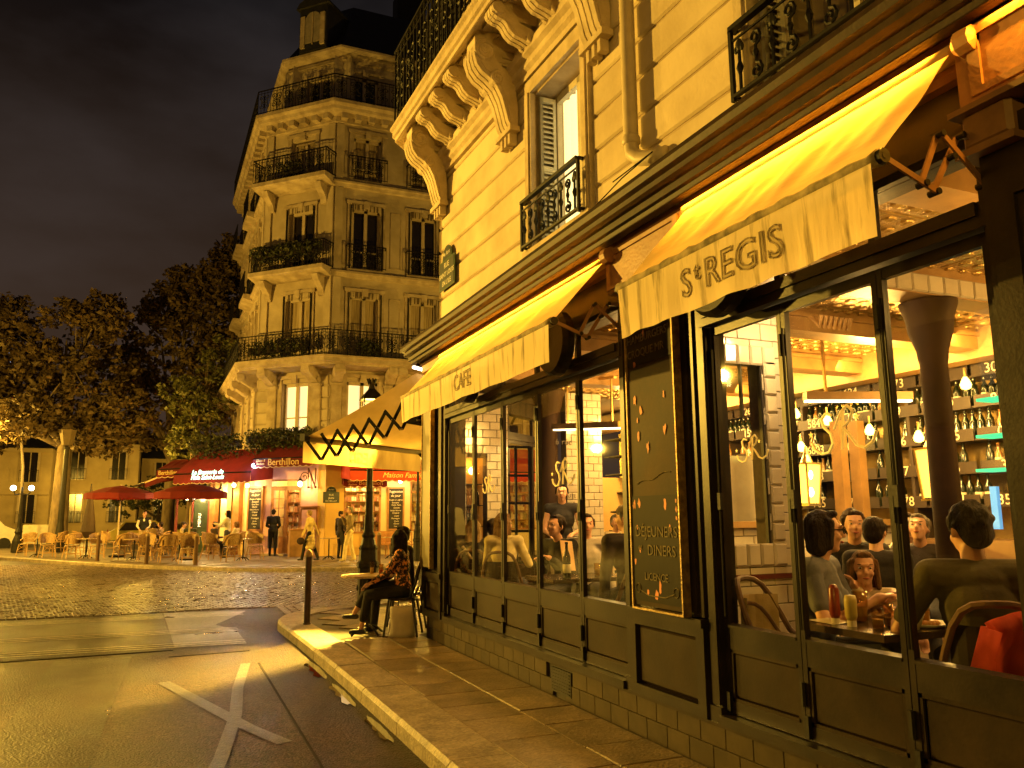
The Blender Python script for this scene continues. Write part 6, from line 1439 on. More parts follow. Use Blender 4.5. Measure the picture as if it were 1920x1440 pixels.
# ------------------------------------------------------------------ quay-side buildings and vehicles far left
qb = M('quay_stone', (.50, .40, .22), (.36, .28, .15), .6, .9, .2, 6)
def quay(label, x0, x1, y, h, seed, roofm):
    o = thing('quay_building', label, 'building', ((x0+x1)/2, y, 0)); T = Matrix.Translation((-(x0+x1)/2, -y, 0)); MB().box(x0, x1, y, y+8, 0, h).build('wall', qb, o, T=T)
    MB().extr([(y-.3, h), (y+8, h), (y+6, h+2.2), (y+1.5, h+2.2)], 'x', x0-.1, x1+.1).build('roof', roofm, o, T=T); b = MB(); b.box(x0, x1, y-.2, y, h*.5, h*.5+.25); b.box(x0, x1, y-.25, y, h-.3, h); b.build('string_course', qb, o, T=T)
    n = max(1, int((x1-x0)/2.6))
    for i in range(n):
        c = x0+(i+.5)*(x1-x0)/n
        for z in (1.3, h*.5+.9):
            w = MB(); w.box(c-.6, c-.45, y-.12, y, z, z+2.1); w.box(c+.45, c+.6, y-.12, y, z, z+2.1); w.box(c-.6, c+.6, y-.12, y, z+2.1, z+2.3); w.box(c-.03, c+.03, y-.1, y, z, z+2.1); wo = w.build('window', winf, o, T=T); MB().box(c-.45, c+.45, y-.04, y-.01, z, z+2.1).build('pane', darkg, wo, T=T)
            r = MB(); rail_run(r, (c-.6, y-.35, 0), (c+.6, y-.35, 0), z, z+.8, .2); r.build('railing', iron, wo, T=T)
quay('low lamplit stone building at the far left edge behind the twin lamp', -16, -7.9, 66, 6.6, 1, slt); quay('brighter yellow stone house behind the unlit lamp', -7.8, -2.3, 68, 7.2, 2, slt); quay('long stone building behind the parasols', -2.2, 7, 72, 6.4, 3, slt)
pt('quay_lamp_light', (-5.2, 63, 4.2), 600, SOD, .2); pt('quay_lamp_light', (-12, 60, 4), 500, SOD, .2); pt('quay_lamp_light', (1.5, 66, 4), 420, SOD, .2); pt('tree_fill_light', (-1.2, 39.0, 3.6), 900, SOD, .15); pt('tree_fill_light', (-4.0, 37.5, 4.9), 220, SOD, .3); pt('tree_fill_light', (-9, 41, 4), 500, SOD, .2)  # the tree lights are unseen fills added to brighten the crowns
b = MB(); b.box(-3, 12, 58.5, 58.9, 0, 1.05); b.box(-3, 12, 58.4, 59.0, 1.05, 1.2); o = b.build('parapet_wall', qb); o['label'] = 'low stone parapet wall running behind the terrace tables'; o['category'] = 'wall'
def vehicle(label, loc, rz, m, van, name):
    o = thing(name, label, 'van' if van else 'car', loc, rz); L_, W_, H_ = (4.6, 1.85, 2.1) if van else (4.2, 1.75, 1.45)
    pr = [(-L_/2, .35), (-L_/2+.05, .9), (-L_/2+.25, H_*.95), (-L_/2+.5, H_), (L_*.12, H_), (L_*.30, 1.1 if not van else 1.25), (L_/2-.1, .9), (L_/2, .7), (L_/2, .35)] if van else [(-L_/2, .35), (-L_/2, .8), (-L_/2+.35, .95), (-L_/2+.9, H_-.02), (.4, H_), (1.1, .98), (L_/2-.1, .85), (L_/2, .65), (L_/2, .35)]
    MB().extr(pr, 'y', -W_/2, W_/2).build('body', m, o); 
    for s in (-1, 1): MB().extr([(-L_*.36, H_*.62), (L_*.2, H_*.62), (L_*.08, H_*.93), (-L_*.28, H_*.93)], 'y', s*(W_/2+.005), s*(W_/2+.012)).build('side_window', darkg, o)
    for x in (-L_*.3, L_*.3):
        for s in (-1, 1): wo = MB().lathe([(.31, -.1), (.33, -.06), (.33, .06), (.31, .1)], (x, s*(W_/2-.08), .33), 16, axis='y').build('wheel', iron, o)
    for s in (-1, 1): MB().ell((L_/2, s*.6, .7), (.05, .12, .08)).build('headlight', palew, o); MB().box(-L_/2-.02, -L_/2+.02, s*.7-.08, s*.7+.08, .7, .95).build('tail_light', M('tail_red', (.3, .02, .02)), o)
wv = M('white_van_paint', (.62, .58, .52), None, 2, .3, coat=.5)
vehicle('white van parked at the far left edge behind the twin lamp', (-9.3, 50, 0), .15, wv, True, 'parked_van'); vehicle('pale yellow car parked behind the seated diners', (-1.1, 53, 0), .05, M('yellow_car_paint', (.60, .48, .10), None, 2, .3, coat=.5), False, 'parked_car')
p = atZ(80, 1032, .13); o = thing('terrace_screen', 'pale low terrace screen panel behind the left chairs', 'screen', p); MB().box(-.9, .9, -.03, .03, .3, 1.2).build('panel', M('pale_screen', (.42, .38, .28)), o); MB().box(-.95, -.9, -.05, .05, 0, 1.25).build('post', iron, o); MB().box(.9, .95, -.05, .05, 0, 1.25).build('post', iron, o)

# ------------------------------------------------------------------ the house across the road, seen only in the panes and the wet asphalt
o = thing('opposite_building', 'stone house across the road with lit shop windows, seen mirrored in the cafe panes', 'building', (-10, 3, 0)); T = Matrix.Translation((10, -3, 0))
MB().box(-12, -10, -12, 13.5, 3.6, 15).box(-12, -10, -12, 13.5, 0, .6).box(-12, -11.2, -12, 13.5, .6, 3.6).build('wall', stoneF, o, T=T)
for i in range(9):
    y = -11+i*2.7
    for z in (4.3, 7.9, 11.2):
        wo = MB().box(-10, -9.93, y, y+.12, z, z+2.2).box(-10, -9.93, y+1.1, y+1.22, z, z+2.2).box(-10, -9.9, y-.1, y+1.3, z+2.2, z+2.4).build('window', winf, o, T=T)
        MB().box(-10, -9.96, y+.12, y+1.1, z, z+2.2).build('pane', litf if (i+int(z)) % 4 == 0 else darkg, wo, T=T)
    MB().box(-10.1, -9.95, y-.4, y-.1, .6, 3.6).build('pier', dwood, o, T=T)
    MB().box(-10.9, -10.8, y+.2, y+1.9, .9, 3.0).build('lit_shop_panel', M('amber_shop_panel', (.7, .45, .15), None, 2, .8, emit=.5), o, T=T)
    if i % 2: MB().add([(-10, y-.2, 3.7), (-10, y+2.2, 3.7), (-8.9, y+2.2, 3.1), (-8.9, y-.2, 3.1)], [[0, 1, 2, 3]]).build('shop_canopy', canv, o, T=T)
# ------------------------------------------------------------------ people
def ik(a, t, l1, l2, pole):
    a, t, pole = V(a), V(t), V(pole); d = t-a; dist = min(d.length, (l1+l2)*.995); u = d.normalized(); t = a+u*dist
    x = (l1*l1-l2*l2+dist*dist)/(2*dist); h = sqrt(max(0, l1*l1-x*x)); p = pole-u*pole.dot(u); p = p.normalized() if p.length > 1e-6 else V((0, 0, -1)); return a+u*x+p*h, t
def remesh(o, vox, sm=2):
    r = o.modifiers.new('skin', 'REMESH'); r.mode = 'VOXEL'; r.voxel_size = vox; r.use_smooth_shade = True
    if sm: s = o.modifiers.new('soft', 'SMOOTH'); s.factor = .5; s.iterations = sm
    return o
hairm = {k: M('hair_'+k, c, tuple(x*.45 for x in c), 30, .65, 1.0, 70, spec=.15, stretch=(1, 1, .3)) for k, c in {'black': (.012, .008, .006), 'brown': (.05, .026, .012), 'dark': (.022, .013, .008), 'blonde': (.40, .27, .11), 'grey': (.22, .19, .15), 'lightbrown': (.20, .11, .045)}.items()}
shoem = M('dark_shoe', (.012, .01, .008), None, 5, .4); eyew = M('eye_white', (.6, .55, .48)); eyed = M('eye_dark', (.01, .007, .005)); lipm = M('lip', (.36, .10, .08)); browm = M('brow_dark', (.03, .018, .01))
def cm_(c): 
    k = 'cloth_%02x%02x%02x' % tuple(int(x*255) for x in c); return M(k, c, tuple(x*.72 for x in c), 7, .85, .7, 9)
def person(label, loc, rz, S=1.0, sit=False, lean=0, twist=0, lh=None, rh=None, head=(0, 0), feet=None, top=(.3, .3, .3), sleeve=1.0, bottom=(.05, .05, .06), hair='brown', style='short', skin=None, coat=0, vox=.017, shoes=None, seat=.46, extra=None, fem=False, flare=0, near_=False, legs=True, pants=1.0, topm=None, side=0, floor=True):
    skin = skin or skin1; o = thing('person', label, 'person', loc, rz)
    k = .93 if fem else 1.0
    if sit: P = V((0, 0, seat+.09))
    else: P = V((0, 0, .93))
    lr = Matrix.Rotation(-R(lean), 3, 'X') @ Matrix.Rotation(R(side), 3, 'Y'); tw = Matrix.Rotation(R(twist), 3, 'Z')
    up_ = lambda x, y, z: P+lr @ (tw @ V((x, y, z)))
    sw = .175*k; ch = up_(0, .0, .33); nk = up_(0, -.01, .50); shL, shR = up_(-sw, -.01, .45), up_(sw, -.01, .45)
    hd0 = nk+lr @ V((0, .015, .04)); hrot = Matrix.Rotation(R(head[0]), 3, 'Z') @ Matrix.Rotation(-R(head[1]), 3, 'X'); hc = hd0+V((0, .01, .105))
    lh = V(lh) if lh else up_(-.26, .05, -.08); rh = V(rh) if rh else up_(.26, .05, -.08)
    elL, haL = ik(shL, lh, .285, .255, (-.5, -.6, -.8)); elR, haR = ik(shR, rh, .285, .255, (.5, -.6, -.8))
    hL, hR = P+V((-.09, 0, 0)), P+V((.09, 0, 0))
    if feet is None: feet = ((-.10, .46, .08), (.10, .46, .08)) if sit else ((-.09, 0, .08), (.09, .02, .08))
    knL, anL = ik(hL, feet[0], .43, .42, (0, 1, .35 if sit else .0)); knR, anR = ik(hR, feet[1], .43, .42, (0, 1, .35 if sit else 0))
    B = MB(); r = lambda v: v*k
    def torso(b, g=0):
        b.ell(P+V((0, 0, .02)), (.150*k+g, .105+g, .12+g), 12, 8); b.ell(up_(0, 0, .14), (.128*k+g, .092+g, .13+g), 12, 8, lr); b.ell(up_(0, .005, .31), (.152*k+g, .105+g, .15+g), 12, 8, lr); b.ell(up_(0, -.01, .42), (.150*k+g, .08+g, .075+g), 12, 8, lr)
        b.limb(shL, shR, .062*k+g, .062*k+g)
        if fem: b.ell(up_(-.065, .085, .30), (.06+g, .05+g, .06+g)); b.ell(up_(.065, .085, .30), (.06+g, .05+g, .06+g))
    def leg(b, h, kn, an, g=0, part=1.0, fl=0):
        b.limb(h, kn, .082*k+g, .055+g); e = kn+(an-kn)*part; b.limb(kn, e, .052+g, .038+g+fl+(1-part)*.01)
    def arm(b, s, e, h, g=0, part=1.0):
        L1 = (e-s).length; L2 = (h-e).length; t = part*(L1+L2)
        if t <= L1: b.limb(s, s+(e-s)*(t/L1), .050*k+g, .043*k+g)
        else: b.limb(s, e, .050*k+g, .040*k+g); b.limb(e, e+(h-e)*((t-L1)/L2), .038*k+g, .029*k+g)
    torso(B, -.012); arm(B, shL, elL, haL, -.004); arm(B, shR, elR, haR, -.004); B.limb(nk, hd0+V((0, .005, .03)), .052*k, .050*k)
    if legs: leg(B, hL, knL, anL, -.006); leg(B, hR, knR, anR, -.006)
    for s_, e, h in ((-1, elL, haL), (1, elR, haR)):
        d = (h-e).normalized(); sd = d.cross(V((0, 0, 1))); sd = sd.normalized() if sd.length > .2 else V((1, 0, 0)); nrm = sd.cross(d); pc = h+d*.045
        B.ell(pc, (.034, .034, .030), 8, 6); B.limb(h, pc, .024, .030)
        for i, ln in enumerate((.060, .070, .066, .050)):
            off = (i-1.5)*.019; b0 = pc+d*.02+sd*off; b1 = b0+d*ln*.55-nrm*.006; b2 = b1+d*ln*.40-nrm*.026; B.limb(b0, b1, .0095, .0085, 7); B.limb(b1, b2, .0085, .007, 7)
        tb_ = pc-d*.015+sd*(.028*-s_); B.limb(tb_, tb_+sd*(-s_*.022)+d*.032-nrm*.012, .011, .009, 7)
    # head
    H = lambda x, y, z: hc+hrot @ V((x, y, z)); hr = Matrix(hrot)
    B.ell(H(0, -.01, .03), (.076*k, .094*k, .092*k), 14, 10, hr); B.ell(H(0, .030, -.035), (.056*k, .060*k, .070*k), 12, 8, hr); B.ell(H(0, .055, -.085), (.026, .026, .022), 8, 6, hr)
    B.limb(H(0, .078, .022), H(0, .103, -.014), .010, .0155, 8); B.ell(H(0, .085, .035), (.045, .016, .010), 8, 6, hr)
    for s_ in (-1, 1): B.ell(H(s_*.079*k, -.006, -.004), (.010, .020, .030), 8, 6, hr); B.ell(H(s_*.036, .066, -.022), (.022, .020, .02), 8, 6, hr)
    body = remesh(B.build('body', skin, o, smooth=True), min(vox, .012) if near_ else vox, 2)
    for s_ in (-1, 1):
        e = MB(); e.ell(H(s_*.031, .079, .015), (.013, .009, .0065), 8, 6, hr); e.ell(H(s_*.031, .0865, .015), (.0055, .004, .0055), 8, 6, hr, 1); e.build('eye', [eyew, eyed], o, smooth=True)
        MB().ell(H(s_*.032, .087, .038), (.018, .005, .0030), 8, 5, hr).build('eyebrow', browm, o, smooth=True)
    MB().ell(H(0, .092, -.050), (.022, .009, .0065), 10, 6, hr).build('mouth', lipm, o, smooth=True)
    # clothes
    tm_ = topm or cm_(top); t = MB(); torso(t, .012); arm(t, shL, elL, haL, .012, sleeve); arm(t, shR, elR, haR, .012, sleeve)
    if coat:
        q = MB()
        for i in range(5):
            z = -.05-coat*i/4; t.ell(P+V((0, -.005, z+.05)), (.165+flare*i/4, .125+flare*.7*i/4, .11), 14, 6) if not sit else None
    remesh(t.build('top', tm_, o, smooth=True), vox, 1)
    if legs:
        bt = MB(); bt.ell(P+V((0, 0, -.0)), (.158*k, .118, .12), 12, 8)
        leg(bt, hL, knL, anL, .012, pants, flare if not coat else 0); leg(bt, hR, knR, anR, .012, pants, flare if not coat else 0)
        remesh(bt.build('trousers', cm_(bottom), o, smooth=True), vox, 1)
        for an, kn in ((anL, knL), (anR, knR)):
            f_ = V((an.x*.0, 1, 0)); sh = MB(); sh.limb(an+V((0, -.02, -.045)), an+V((0, .13, -.052)), .036, .030); sh.ell(an+V((0, .05, -.062)), (.042, .115, .018)); sm_ = sh.build('shoe', shoes or shoem, o, smooth=True); remesh(sm_, vox*.8, 1)
    # hair
    if style != 'bald':
        h = MB(); g = .010
        h.ell(H(0, -.024, .040), (.082*k+g*.3, .088*k+g*.3, .088*k), 14, 10, hr); h.ell(H(0, -.052, -.01), (.076*k, .056, .075), 12, 8, hr); [h.limb(H(s_*.076, .02, .055), H(s_*.080, .002, -.012), .014, .010) for s_ in (-1, 1)]
        h.ell(H(0, .045, .098), (.055, .03, .022), 10, 6, hr)
        if style in ('long', 'longcurly'):
            for s_ in (-1, 0, 1): h.limb(H(s_*.055, -.05, .02), H(s_*.07, -.065, -.17), .048, .036); h.limb(H(s_*.05, -.07, -.1), H(s_*.06, -.075, -.27 if style == 'long' else -.2), .04, .022)
            for s_ in (-1, 1): h.limb(H(s_*.074, .0, .04), H(s_*.085, .005, -.12), .022, .02)
        if style == 'bob':
            for s_ in (-1, 0, 1): h.limb(H(s_*.05, -.045, .03), H(s_*.075, -.04, -.085), .05, .045)
            for s_ in (-1, 1): h.limb(H(s_*.072, .02, .05), H(s_*.082, .01, -.07), .026, .024)
        if style == 'bun': h.ell(H(0, -.10, .10), (.045, .045, .045))
        if style in ('curly', 'longcurly', 'messy'):
            rr = random.Random(len(label)); n = 80
            for _ in range(n):
                a, b_ = rr.uniform(0, 6.28), rr.uniform(-.15, 1.5); h.ell(H(.084*cos(b_)*cos(a), -.026+.088*cos(b_)*sin(a)*(1 if sin(a) < 0 else .8), .035+.090*sin(b_)), rr.uniform(.011, .019), 6, 5)
        hm = MB
        ho = remesh(h.build('hair', hairm[hair], o, smooth=True), min(vox, .011), 1)
        if style == 'cap': pass
    if extra: extra(o, H, up_, hr, P, locals())
    if S != 1: o.scale = (S, S, S)
    return o
def cap(colr):
    def f(o, H, up_, hr, P, L_):
        c = MB(); c.ell(H(0, -.01, .065), (.092, .105, .06), 14, 8, hr); c.ell(H(0, .09, .06), (.07, .06, .012), 12, 6, hr); c.build('cap', cm_(colr), o, smooth=True)
    return f
def glasses(o, H, up_, hr, P, L_):
    b = MB()
    for s_ in (-1, 1):
        b.tube([H(s_*.033+.024*cos(t*pi/6), .098, .014+.018*sin(t*pi/6)) for t in range(13)], .0032, 5); b.tube([H(s_*.057, .096, .018), H(s_*.08, .0, .012)], .003, 4)
    b.tube([H(-.009, .099, .018), H(.009, .099, .018)], .003, 4); b.build('glasses', iron, o)
floral = M('floral_blouse', (.62, .26, .09), (.020, .014, .014), 24, .8, .2, 20, ramp=(.52, .56), detail=2)
G = .13
# --- in front of the corner: seated woman, her friend, their table, chairs, white bag
lp = atZ(752, 1186, .12)
metal_ch = M('dark_bistro_metal', (.02, .016, .014), None, 5, .35, metal=.4)
def bistro(label, loc, rz):
    o = thing('bistro_chair', label, 'chair', loc, rz); MB().lathe([(0, .435), (.19, .435), (.20, .45), (.19, .465), (0, .468)], n=18).build('seat', metal_ch, o)
    for sx_ in (-1, 1):
        MB().tube([(sx_*.15, .15, .44), (sx_*.20, .20, 0)], .014, 7).build('leg', metal_ch, o); MB().tube([(sx_*.15, -.15, .44), (sx_*.20, -.22, 0)], .014, 7).build('leg', metal_ch, o)
    b = MB(); b.tube([(-.17, -.12, .44), (-.19, -.21, .70), (-.10, -.24, .86), (.10, -.24, .86), (.19, -.21, .70), (.17, -.12, .44)], .014, 7); b.add([(-.17, -.215, .60), (.17, -.215, .60), (.10, -.245, .85), (-.10, -.245, .85)], [[0, 1, 2, 3]]); b.build('backrest', metal_ch, o)
    b = MB(); b.tube([(.17*cos(t*pi/6), .17*sin(t*pi/6), .22) for t in range(13)], .008, 5); b.build('stretcher_ring', metal_ch, o); return o
WR = R(64)     # the woman faces towards the street
lady_p = V((2.80, 10.12, .12))
bistro('round-seated dark metal chair under the woman in the floral blouse', lady_p, WR)
person('woman with long dark hair in a floral blouse sitting cross-legged at the pavement table', lady_p, WR, 1.0, True, 4, 0, lh=(-.16, .40, .64), rh=(.12, .36, .60), head=(-78, 4), feet=((-.02, .52, .09), (.02, .62, .27)), top=(.1, .1, .1), topm=floral, bottom=(.012, .011, .012), hair='black', style='long', vox=.010, fem=True, near_=True, pants=.72, sleeve=.86, seat=.46)
person('second dark-haired person half hidden behind the floral blouse woman', V((3.02, 10.75, .12)), WR+.5, 1.02, True, 6, 0, head=(-30, 0), top=(.02, .018, .018), bottom=(.02, .02, .02), hair='black', style='short', vox=.014)
bistro('dark metal chair of the person half hidden behind the seated woman', V((3.02, 10.75, .12)), WR+.5)
c = dup(tb, atZ(707, 1176, .12), 0, 'small round marble pavement table in front of the floral blouse woman'); c.pop('group') if 'group' in c else None
c['category'] = 'table'; tp_ = c.location
c.location = (2.42, 10.42, .12)
gl = glass('drink_glass', (.9, .8, .6), 1.2)
def tumbler(label, p, h=.11, r_=.033, drink=(.35, .08, .02)):
    o = thing('drinking_glass', label, 'glass', p); MB().lathe([(r_*.8, 0), (r_, h), (r_*.93, h), (r_*.75, .006)], n=12).build('glass_wall', gl, o, smooth=True); MB().lathe([(r_*.74, .008), (r_*.86, h*.5)], n=12).build('drink', M('drink_%d' % int(drink[1]*100), drink, None, 3, .2), o); return o
tumbler('small glass of red drink on the pavement table', V((2.58, 10.40, .855)), .13)
tumbler('tall pale glass at the back of the pavement table', V((2.50, 10.56, .855)), .16, .03, (.6, .5, .3))
bag = thing('shopping_bag', 'crumpled white shopping bag under the metal chair', 'bag', V((2.76, 9.98, .12))); rr = random.Random(5)
b = MB(); vs = []; n = 18
for j, z in enumerate((0, .06, .16, .26, .34, .37)):
    for i in range(n):
        a = 2*pi*i/n; k = 1+.10*sin(3*a+j)+.05*sin(7*a+2*j); w_, d_ = (.16, .09) if j < 5 else (.14, .03); vs.append((w_*k*cos(a), d_*k*sin(a), z))
b.add(vs, [[j*n+i, j*n+(i+1) % n, (j+1)*n+(i+1) % n, (j+1)*n+i] for j in range(5) for i in range(n)]+[list(range(n))[::-1]]).build('bag_body', M('white_paper_bag', (.72, .66, .55), (.6, .54, .44), 6, .6, .3, 10, trans=.2), bag, smooth=True)
b = MB()
for s_ in (-1, 1): b.tube([(-.06, s_*.03, .36), (-.05, s_*.03, .44), (.05, s_*.03, .44), (.06, s_*.03, .36)], .004, 5)
b.build('bag_handle', wht, bag)
# --- people across the square
def far_p(label, px, py, rz, **k):
    p = atZ(px, py, G); q = FC.inverted() @ p
    if px < 600 and q.y > -.45: q.y = -.5; p = FC @ q
    return person(label, p, rz, **k)
FV = R(-14)    # facing away from the camera there
far_p('waiter in dark shirt and long white apron seen from behind at the corner door', 545, 1040, FV, S=1.04, top=(.010, .010, .014), sleeve=1, bottom=(.012, .012, .014), hair='dark', lh=(-.12, .2, 1.02), rh=(.14, .18, 1.0), vox=.02,
      extra=lambda o, H, up_, hr, P, L_: MB().extr([(-.19+.38*i/8, .10+.02*sin(i)) for i in range(9)]+[(.19-.38*i/8, .13+.02*sin(i)) for i in range(9)], 'z', .28, .93).build('apron', cm_((.72, .66, .52)), o))
far_p('woman in a pale yellow knee-length coat walking with a dark handbag', 581, 1053, R(60), S=1.0, top=(.72, .55, .22), bottom=(.012, .012, .014), hair='blonde', coat=.46, flare=.06, lh=(-.28, .20, .80), rh=(.22, -.18, .86), feet=((-.08, .26, .08), (.08, -.24, .12)), vox=.02, fem=True, lean=6,
      extra=lambda o, H, up_, hr, P, L_: MB().ell((-.30, .22, .68), (.06, .14, .12)).build('handbag', cm_((.03, .015, .01)), o, smooth=True))
far_p('man in grey shirt and white trousers standing with a hand raised to his face', 655, 1053, R(75), S=1.05, top=(.22, .16, .08), bottom=(.72, .58, .30), hair='grey', rh=(.04, .26, 1.38), lh=(-.22, .10, .92), feet=((-.11, .16, .08), (.11, -.14, .08)), shoes=cm_((.6, .5, .3)), vox=.02, twist=0, flare=.02)
far_p('person in dark jacket behind the man in white trousers', 637, 1047, R(-60), S=.98, top=(.03, .02, .02), bottom=(.02, .018, .016), hair='dark', vox=.022)
far_p('person in checked skirt beside the lamp post across the square', 690, 1051, R(30), S=.97, top=(.05, .03, .02), bottom=(.40, .30, .12), hair='dark', style='bob', vox=.022, fem=True, pants=.9, lh=(-.1, .25, 1.1), rh=(.1, .25, 1.1))
far_p('waiter in black waistcoat and white shirt facing the square', 372, 1033, R(178), S=1.04, top=(.015, .013, .013), bottom=(.45, .33, .16), hair='dark', lh=(-.14, .20, 1.02), rh=(.16, .18, 1.0), vox=.02, sleeve=.05,
      extra=lambda o, H, up_, hr, P, L_: [remesh(MB().limb(L_['shL'], L_['elL'], .056, .048).limb(L_['elL'], L_['haL'], .044, .034).limb(L_['shR'], L_['elR'], .056, .048).limb(L_['elR'], L_['haR'], .044, .034).ell(up_(0, .07, .36), (.05, .05, .12)).build('shirt_sleeves', cm_((.75, .68, .55)), o, smooth=True), .02, 1)])
far_p('woman with long dark hair in a white blouse standing at the terrace table', 424, 1046, R(70), S=1.02, top=(.78, .70, .52), bottom=(.06, .06, .09), hair='black', style='long', lh=(-.2, .40, 1.22), rh=(.12, .36, 1.12), vox=.02, fem=True)
sits = [('man in dark sweater seated in front of the waiter with the waistcoat', 395, 1044, R(-70), dict(top=(.045, .028, .018), hair='dark', style='messy', lean=12)),
        ('man with flat cap and pale shirt seated left of the waiter', 340, 1043, R(-100), dict(top=(.62, .50, .32), hair='dark', extra=cap((.03, .02, .015)))),
        ('person in dark green sweater sitting with back to the square', 354, 1044, R(0), dict(top=(.045, .050, .025), hair='brown')),
        ('woman in patterned top at the left of the seated couple', 284, 1042, R(-50), dict(top=(.20, .13, .06), hair='dark', style='bob', fem=True)),
        ('man facing the woman in the patterned top at their table', 298, 1041, R(70), dict(top=(.28, .18, .08), hair='dark')),
        ('woman in white seated right of the standing woman', 441, 1043, R(60), dict(top=(.7, .6, .42), hair='lightbrown', style='bob', fem=True))]
for lb, px, py, rz, kw in sits: far_p(lb, px, py, rz, sit=True, vox=.022, bottom=(.03, .025, .02), lh=(-.12, .36, .72), rh=(.12, .36, .72), **kw); 
for lb, px, py, rz, kw in sits: dup(rc, atZ(px, py, .13), rz, 'rattan chair under the '+' '.join(lb.replace(' with', '').split()[:6]))
# --- behind the folding doors (floor of the room is at z = .30)
F0 = .30
def inside_table(label, x0, x1, y0, y1, z=1.03, m=None):
    o = thing('dining_table', label, 'table', ((x0+x1)/2, (y0+y1)/2, F0)); T = Matrix.Translation(-V(((x0+x1)/2, (y0+y1)/2, 0)))
    MB().box(x0, x1, y0, y1, z-.035, z).build('tabletop', m or M('dark_table_top', (.055, .033, .018), (.03, .018, .01), 6, .25), o, T=Matrix.Translation((-(x0+x1)/2, -(y0+y1)/2, -F0)))
    T2_ = Matrix.Translation((-(x0+x1)/2, -(y0+y1)/2, -F0)); cx, cy = (x0+x1)/2, (y0+y1)/2; MB().box(cx-.03, cx+.03, cy-.03, cy+.03, F0+.03, z-.035).build('column', iron, o, T=T2_); MB().box(cx-.22, cx+.22, cy-.22, cy+.22, F0, F0+.03).build('base', iron, o, T=T2_); return o
def cafe_chair(label, p, rz, pale=False):
    o = thing('cafe_chair', label, 'chair', p, rz); MB().lathe([(0, .43), (.2, .43), (.21, .45), (.2, .47), (0, .475)], n=14).build('seat', weave if pale else wood, o)
    for a, c in ((.16, .16), (-.16, .16), (.17, -.17), (-.17, -.17)): MB().tube([(a, c, .44), (a*1.2, c*1.2, 0)], .014, 6).build('leg', rat if pale else wood, o)
    n = 14; MB().tube([(.22*cos(pi+pi*i/n), -.02+.24*sin(pi+pi*i/n), .84+.06*sin(pi*i/n)-.3*abs(cos(pi*i/n))**5) for i in range(n+1)], .018, 7).build('back_hoop', MATS['brown_bent_wood'] if 'brown_bent_wood' in MATS else M('brown_bent_wood', (.13, .07, .035)), o)
    MB().tube([(.15*cos(pi+pi*i/n), -.03+.21*sin(pi+pi*i/n), .70+.05*sin(pi*i/n)-.2*abs(cos(pi*i/n))**5) for i in range(n+1)], .012, 6).build('inner_hoop', MATS['brown_bent_wood'], o)
    vs = []
    for z in (.46, .8):
        for i in range(n+1): vs.append((.2*cos(pi+pi*i/n), -.025+.225*sin(pi+pi*i/n), z))
    MB().add(vs, [[i, i+1, n+2+i, n+1+i] for i in range(2, n-2)]).build('backrest', cm_((.55, .42, .24)) if pale else wood, o); return o
inside_table('dark table by the near window crowded with plates and glasses', 3.16, 3.86, 2.92, 3.50, 1.02)
person('woman with glasses and dark bob in a grey-blue v-neck shirt at the near window', V((3.46, 3.70, F0)), R(-150), 1.08, True, 8, 0, lh=(-.10, .36, .76), rh=(.14, .34, .76), head=(26, 2), top=(.13, .135, .165), sleeve=.34, bottom=(.02, .02, .03), hair='dark', style='bob', vox=.010, near_=True, fem=True, extra=glasses, seat=.37)
cafe_chair('bistro chair with curved back beside the tiled partition', V((3.40, 3.88, F0)), R(-160), True)
person('girl with long brown hair in a white top leaning on her hand behind the table', V((3.93, 3.75, F0)), R(136), .90, True, 12, 0, lh=(-.10, .28, .80), rh=(.05, .17, .93), head=(4, 4), top=(.55, .45, .30), bottom=(.05, .05, .06), hair='lightbrown', style='long', vox=.009, near_=True, fem=True, seat=.35)
person('man in olive t-shirt with tousled black hair seen from behind at the near window', V((3.50, 2.64, F0)), R(-42), 1.10, True, 16, 0, lh=(-.30, .38, .70), rh=(.16, .40, .70), head=(22, 8), top=(.070, .058, .022), sleeve=.40, bottom=(.05, .04, .03), hair='black', style='messy', vox=.011, near_=True, seat=.38)
cafe_chair('chair hidden under the red jacket behind the man in olive', V((3.50, 2.64, F0)), R(-42))
jk = thing('red_jacket', 'orange-red jacket hanging over the chair back at the lower right', 'jacket', V((3.50, 2.64, F0))); jk.rotation_euler.z = R(-42)
b = MB(); n = 24; vs = []
for j in range(10):
    for i in range(n+1):
        u = i/n; x = -.06+.34*u+.02*sin(j*1.3); vs.append((x*(1+.03*j), -.30-.03*sin(pi*min(j, 4)/4)+.024*sin(u*24+j*.7)*(.3+j*.12), .83-.050*j+.05*sin(u*pi)*(1-j/9)-.035*sin(u*11)*(j/9)))
b.add(vs, [[j*(n+1)+i, j*(n+1)+i+1, (j+1)*(n+1)+i+1, (j+1)*(n+1)+i] for j in range(9) for i in range(n)])
jo = b.build('jacket_body', M('orange_red_cloth', (.75, .10, .045), (.62, .07, .03), 3, .8, .3, 12), jk, smooth=True); sd_ = jo.modifiers.new('thick', 'SOLIDIFY'); sd_.thickness = .02
b = MB(); b.tube([(-.04, -.30, .80), (-.09, -.29, .62), (-.11, -.28, .42)], [.045, .05, .03], 9); b.build('jacket_sleeve', MATS['orange_red_cloth'], jk, smooth=True)
person('man with curly brown hair smiling behind the girl', V((5.03, 4.86, F0)), R(134), 1.02, True, 6, 0, head=(10, 0), top=(.03, .025, .022), hair='brown', style='curly', vox=.013, near_=True, lh=(-.14, .34, .8), rh=(.14, .34, .8), seat=.44)
person('dark-haired man seen from behind beside the curly smiling man', V((4.76, 4.40, F0)), R(-45), .98, True, 8, 0, head=(-20, 4), top=(.025, .020, .016), sleeve=.4, hair='dark', style='short', vox=.014, seat=.44)
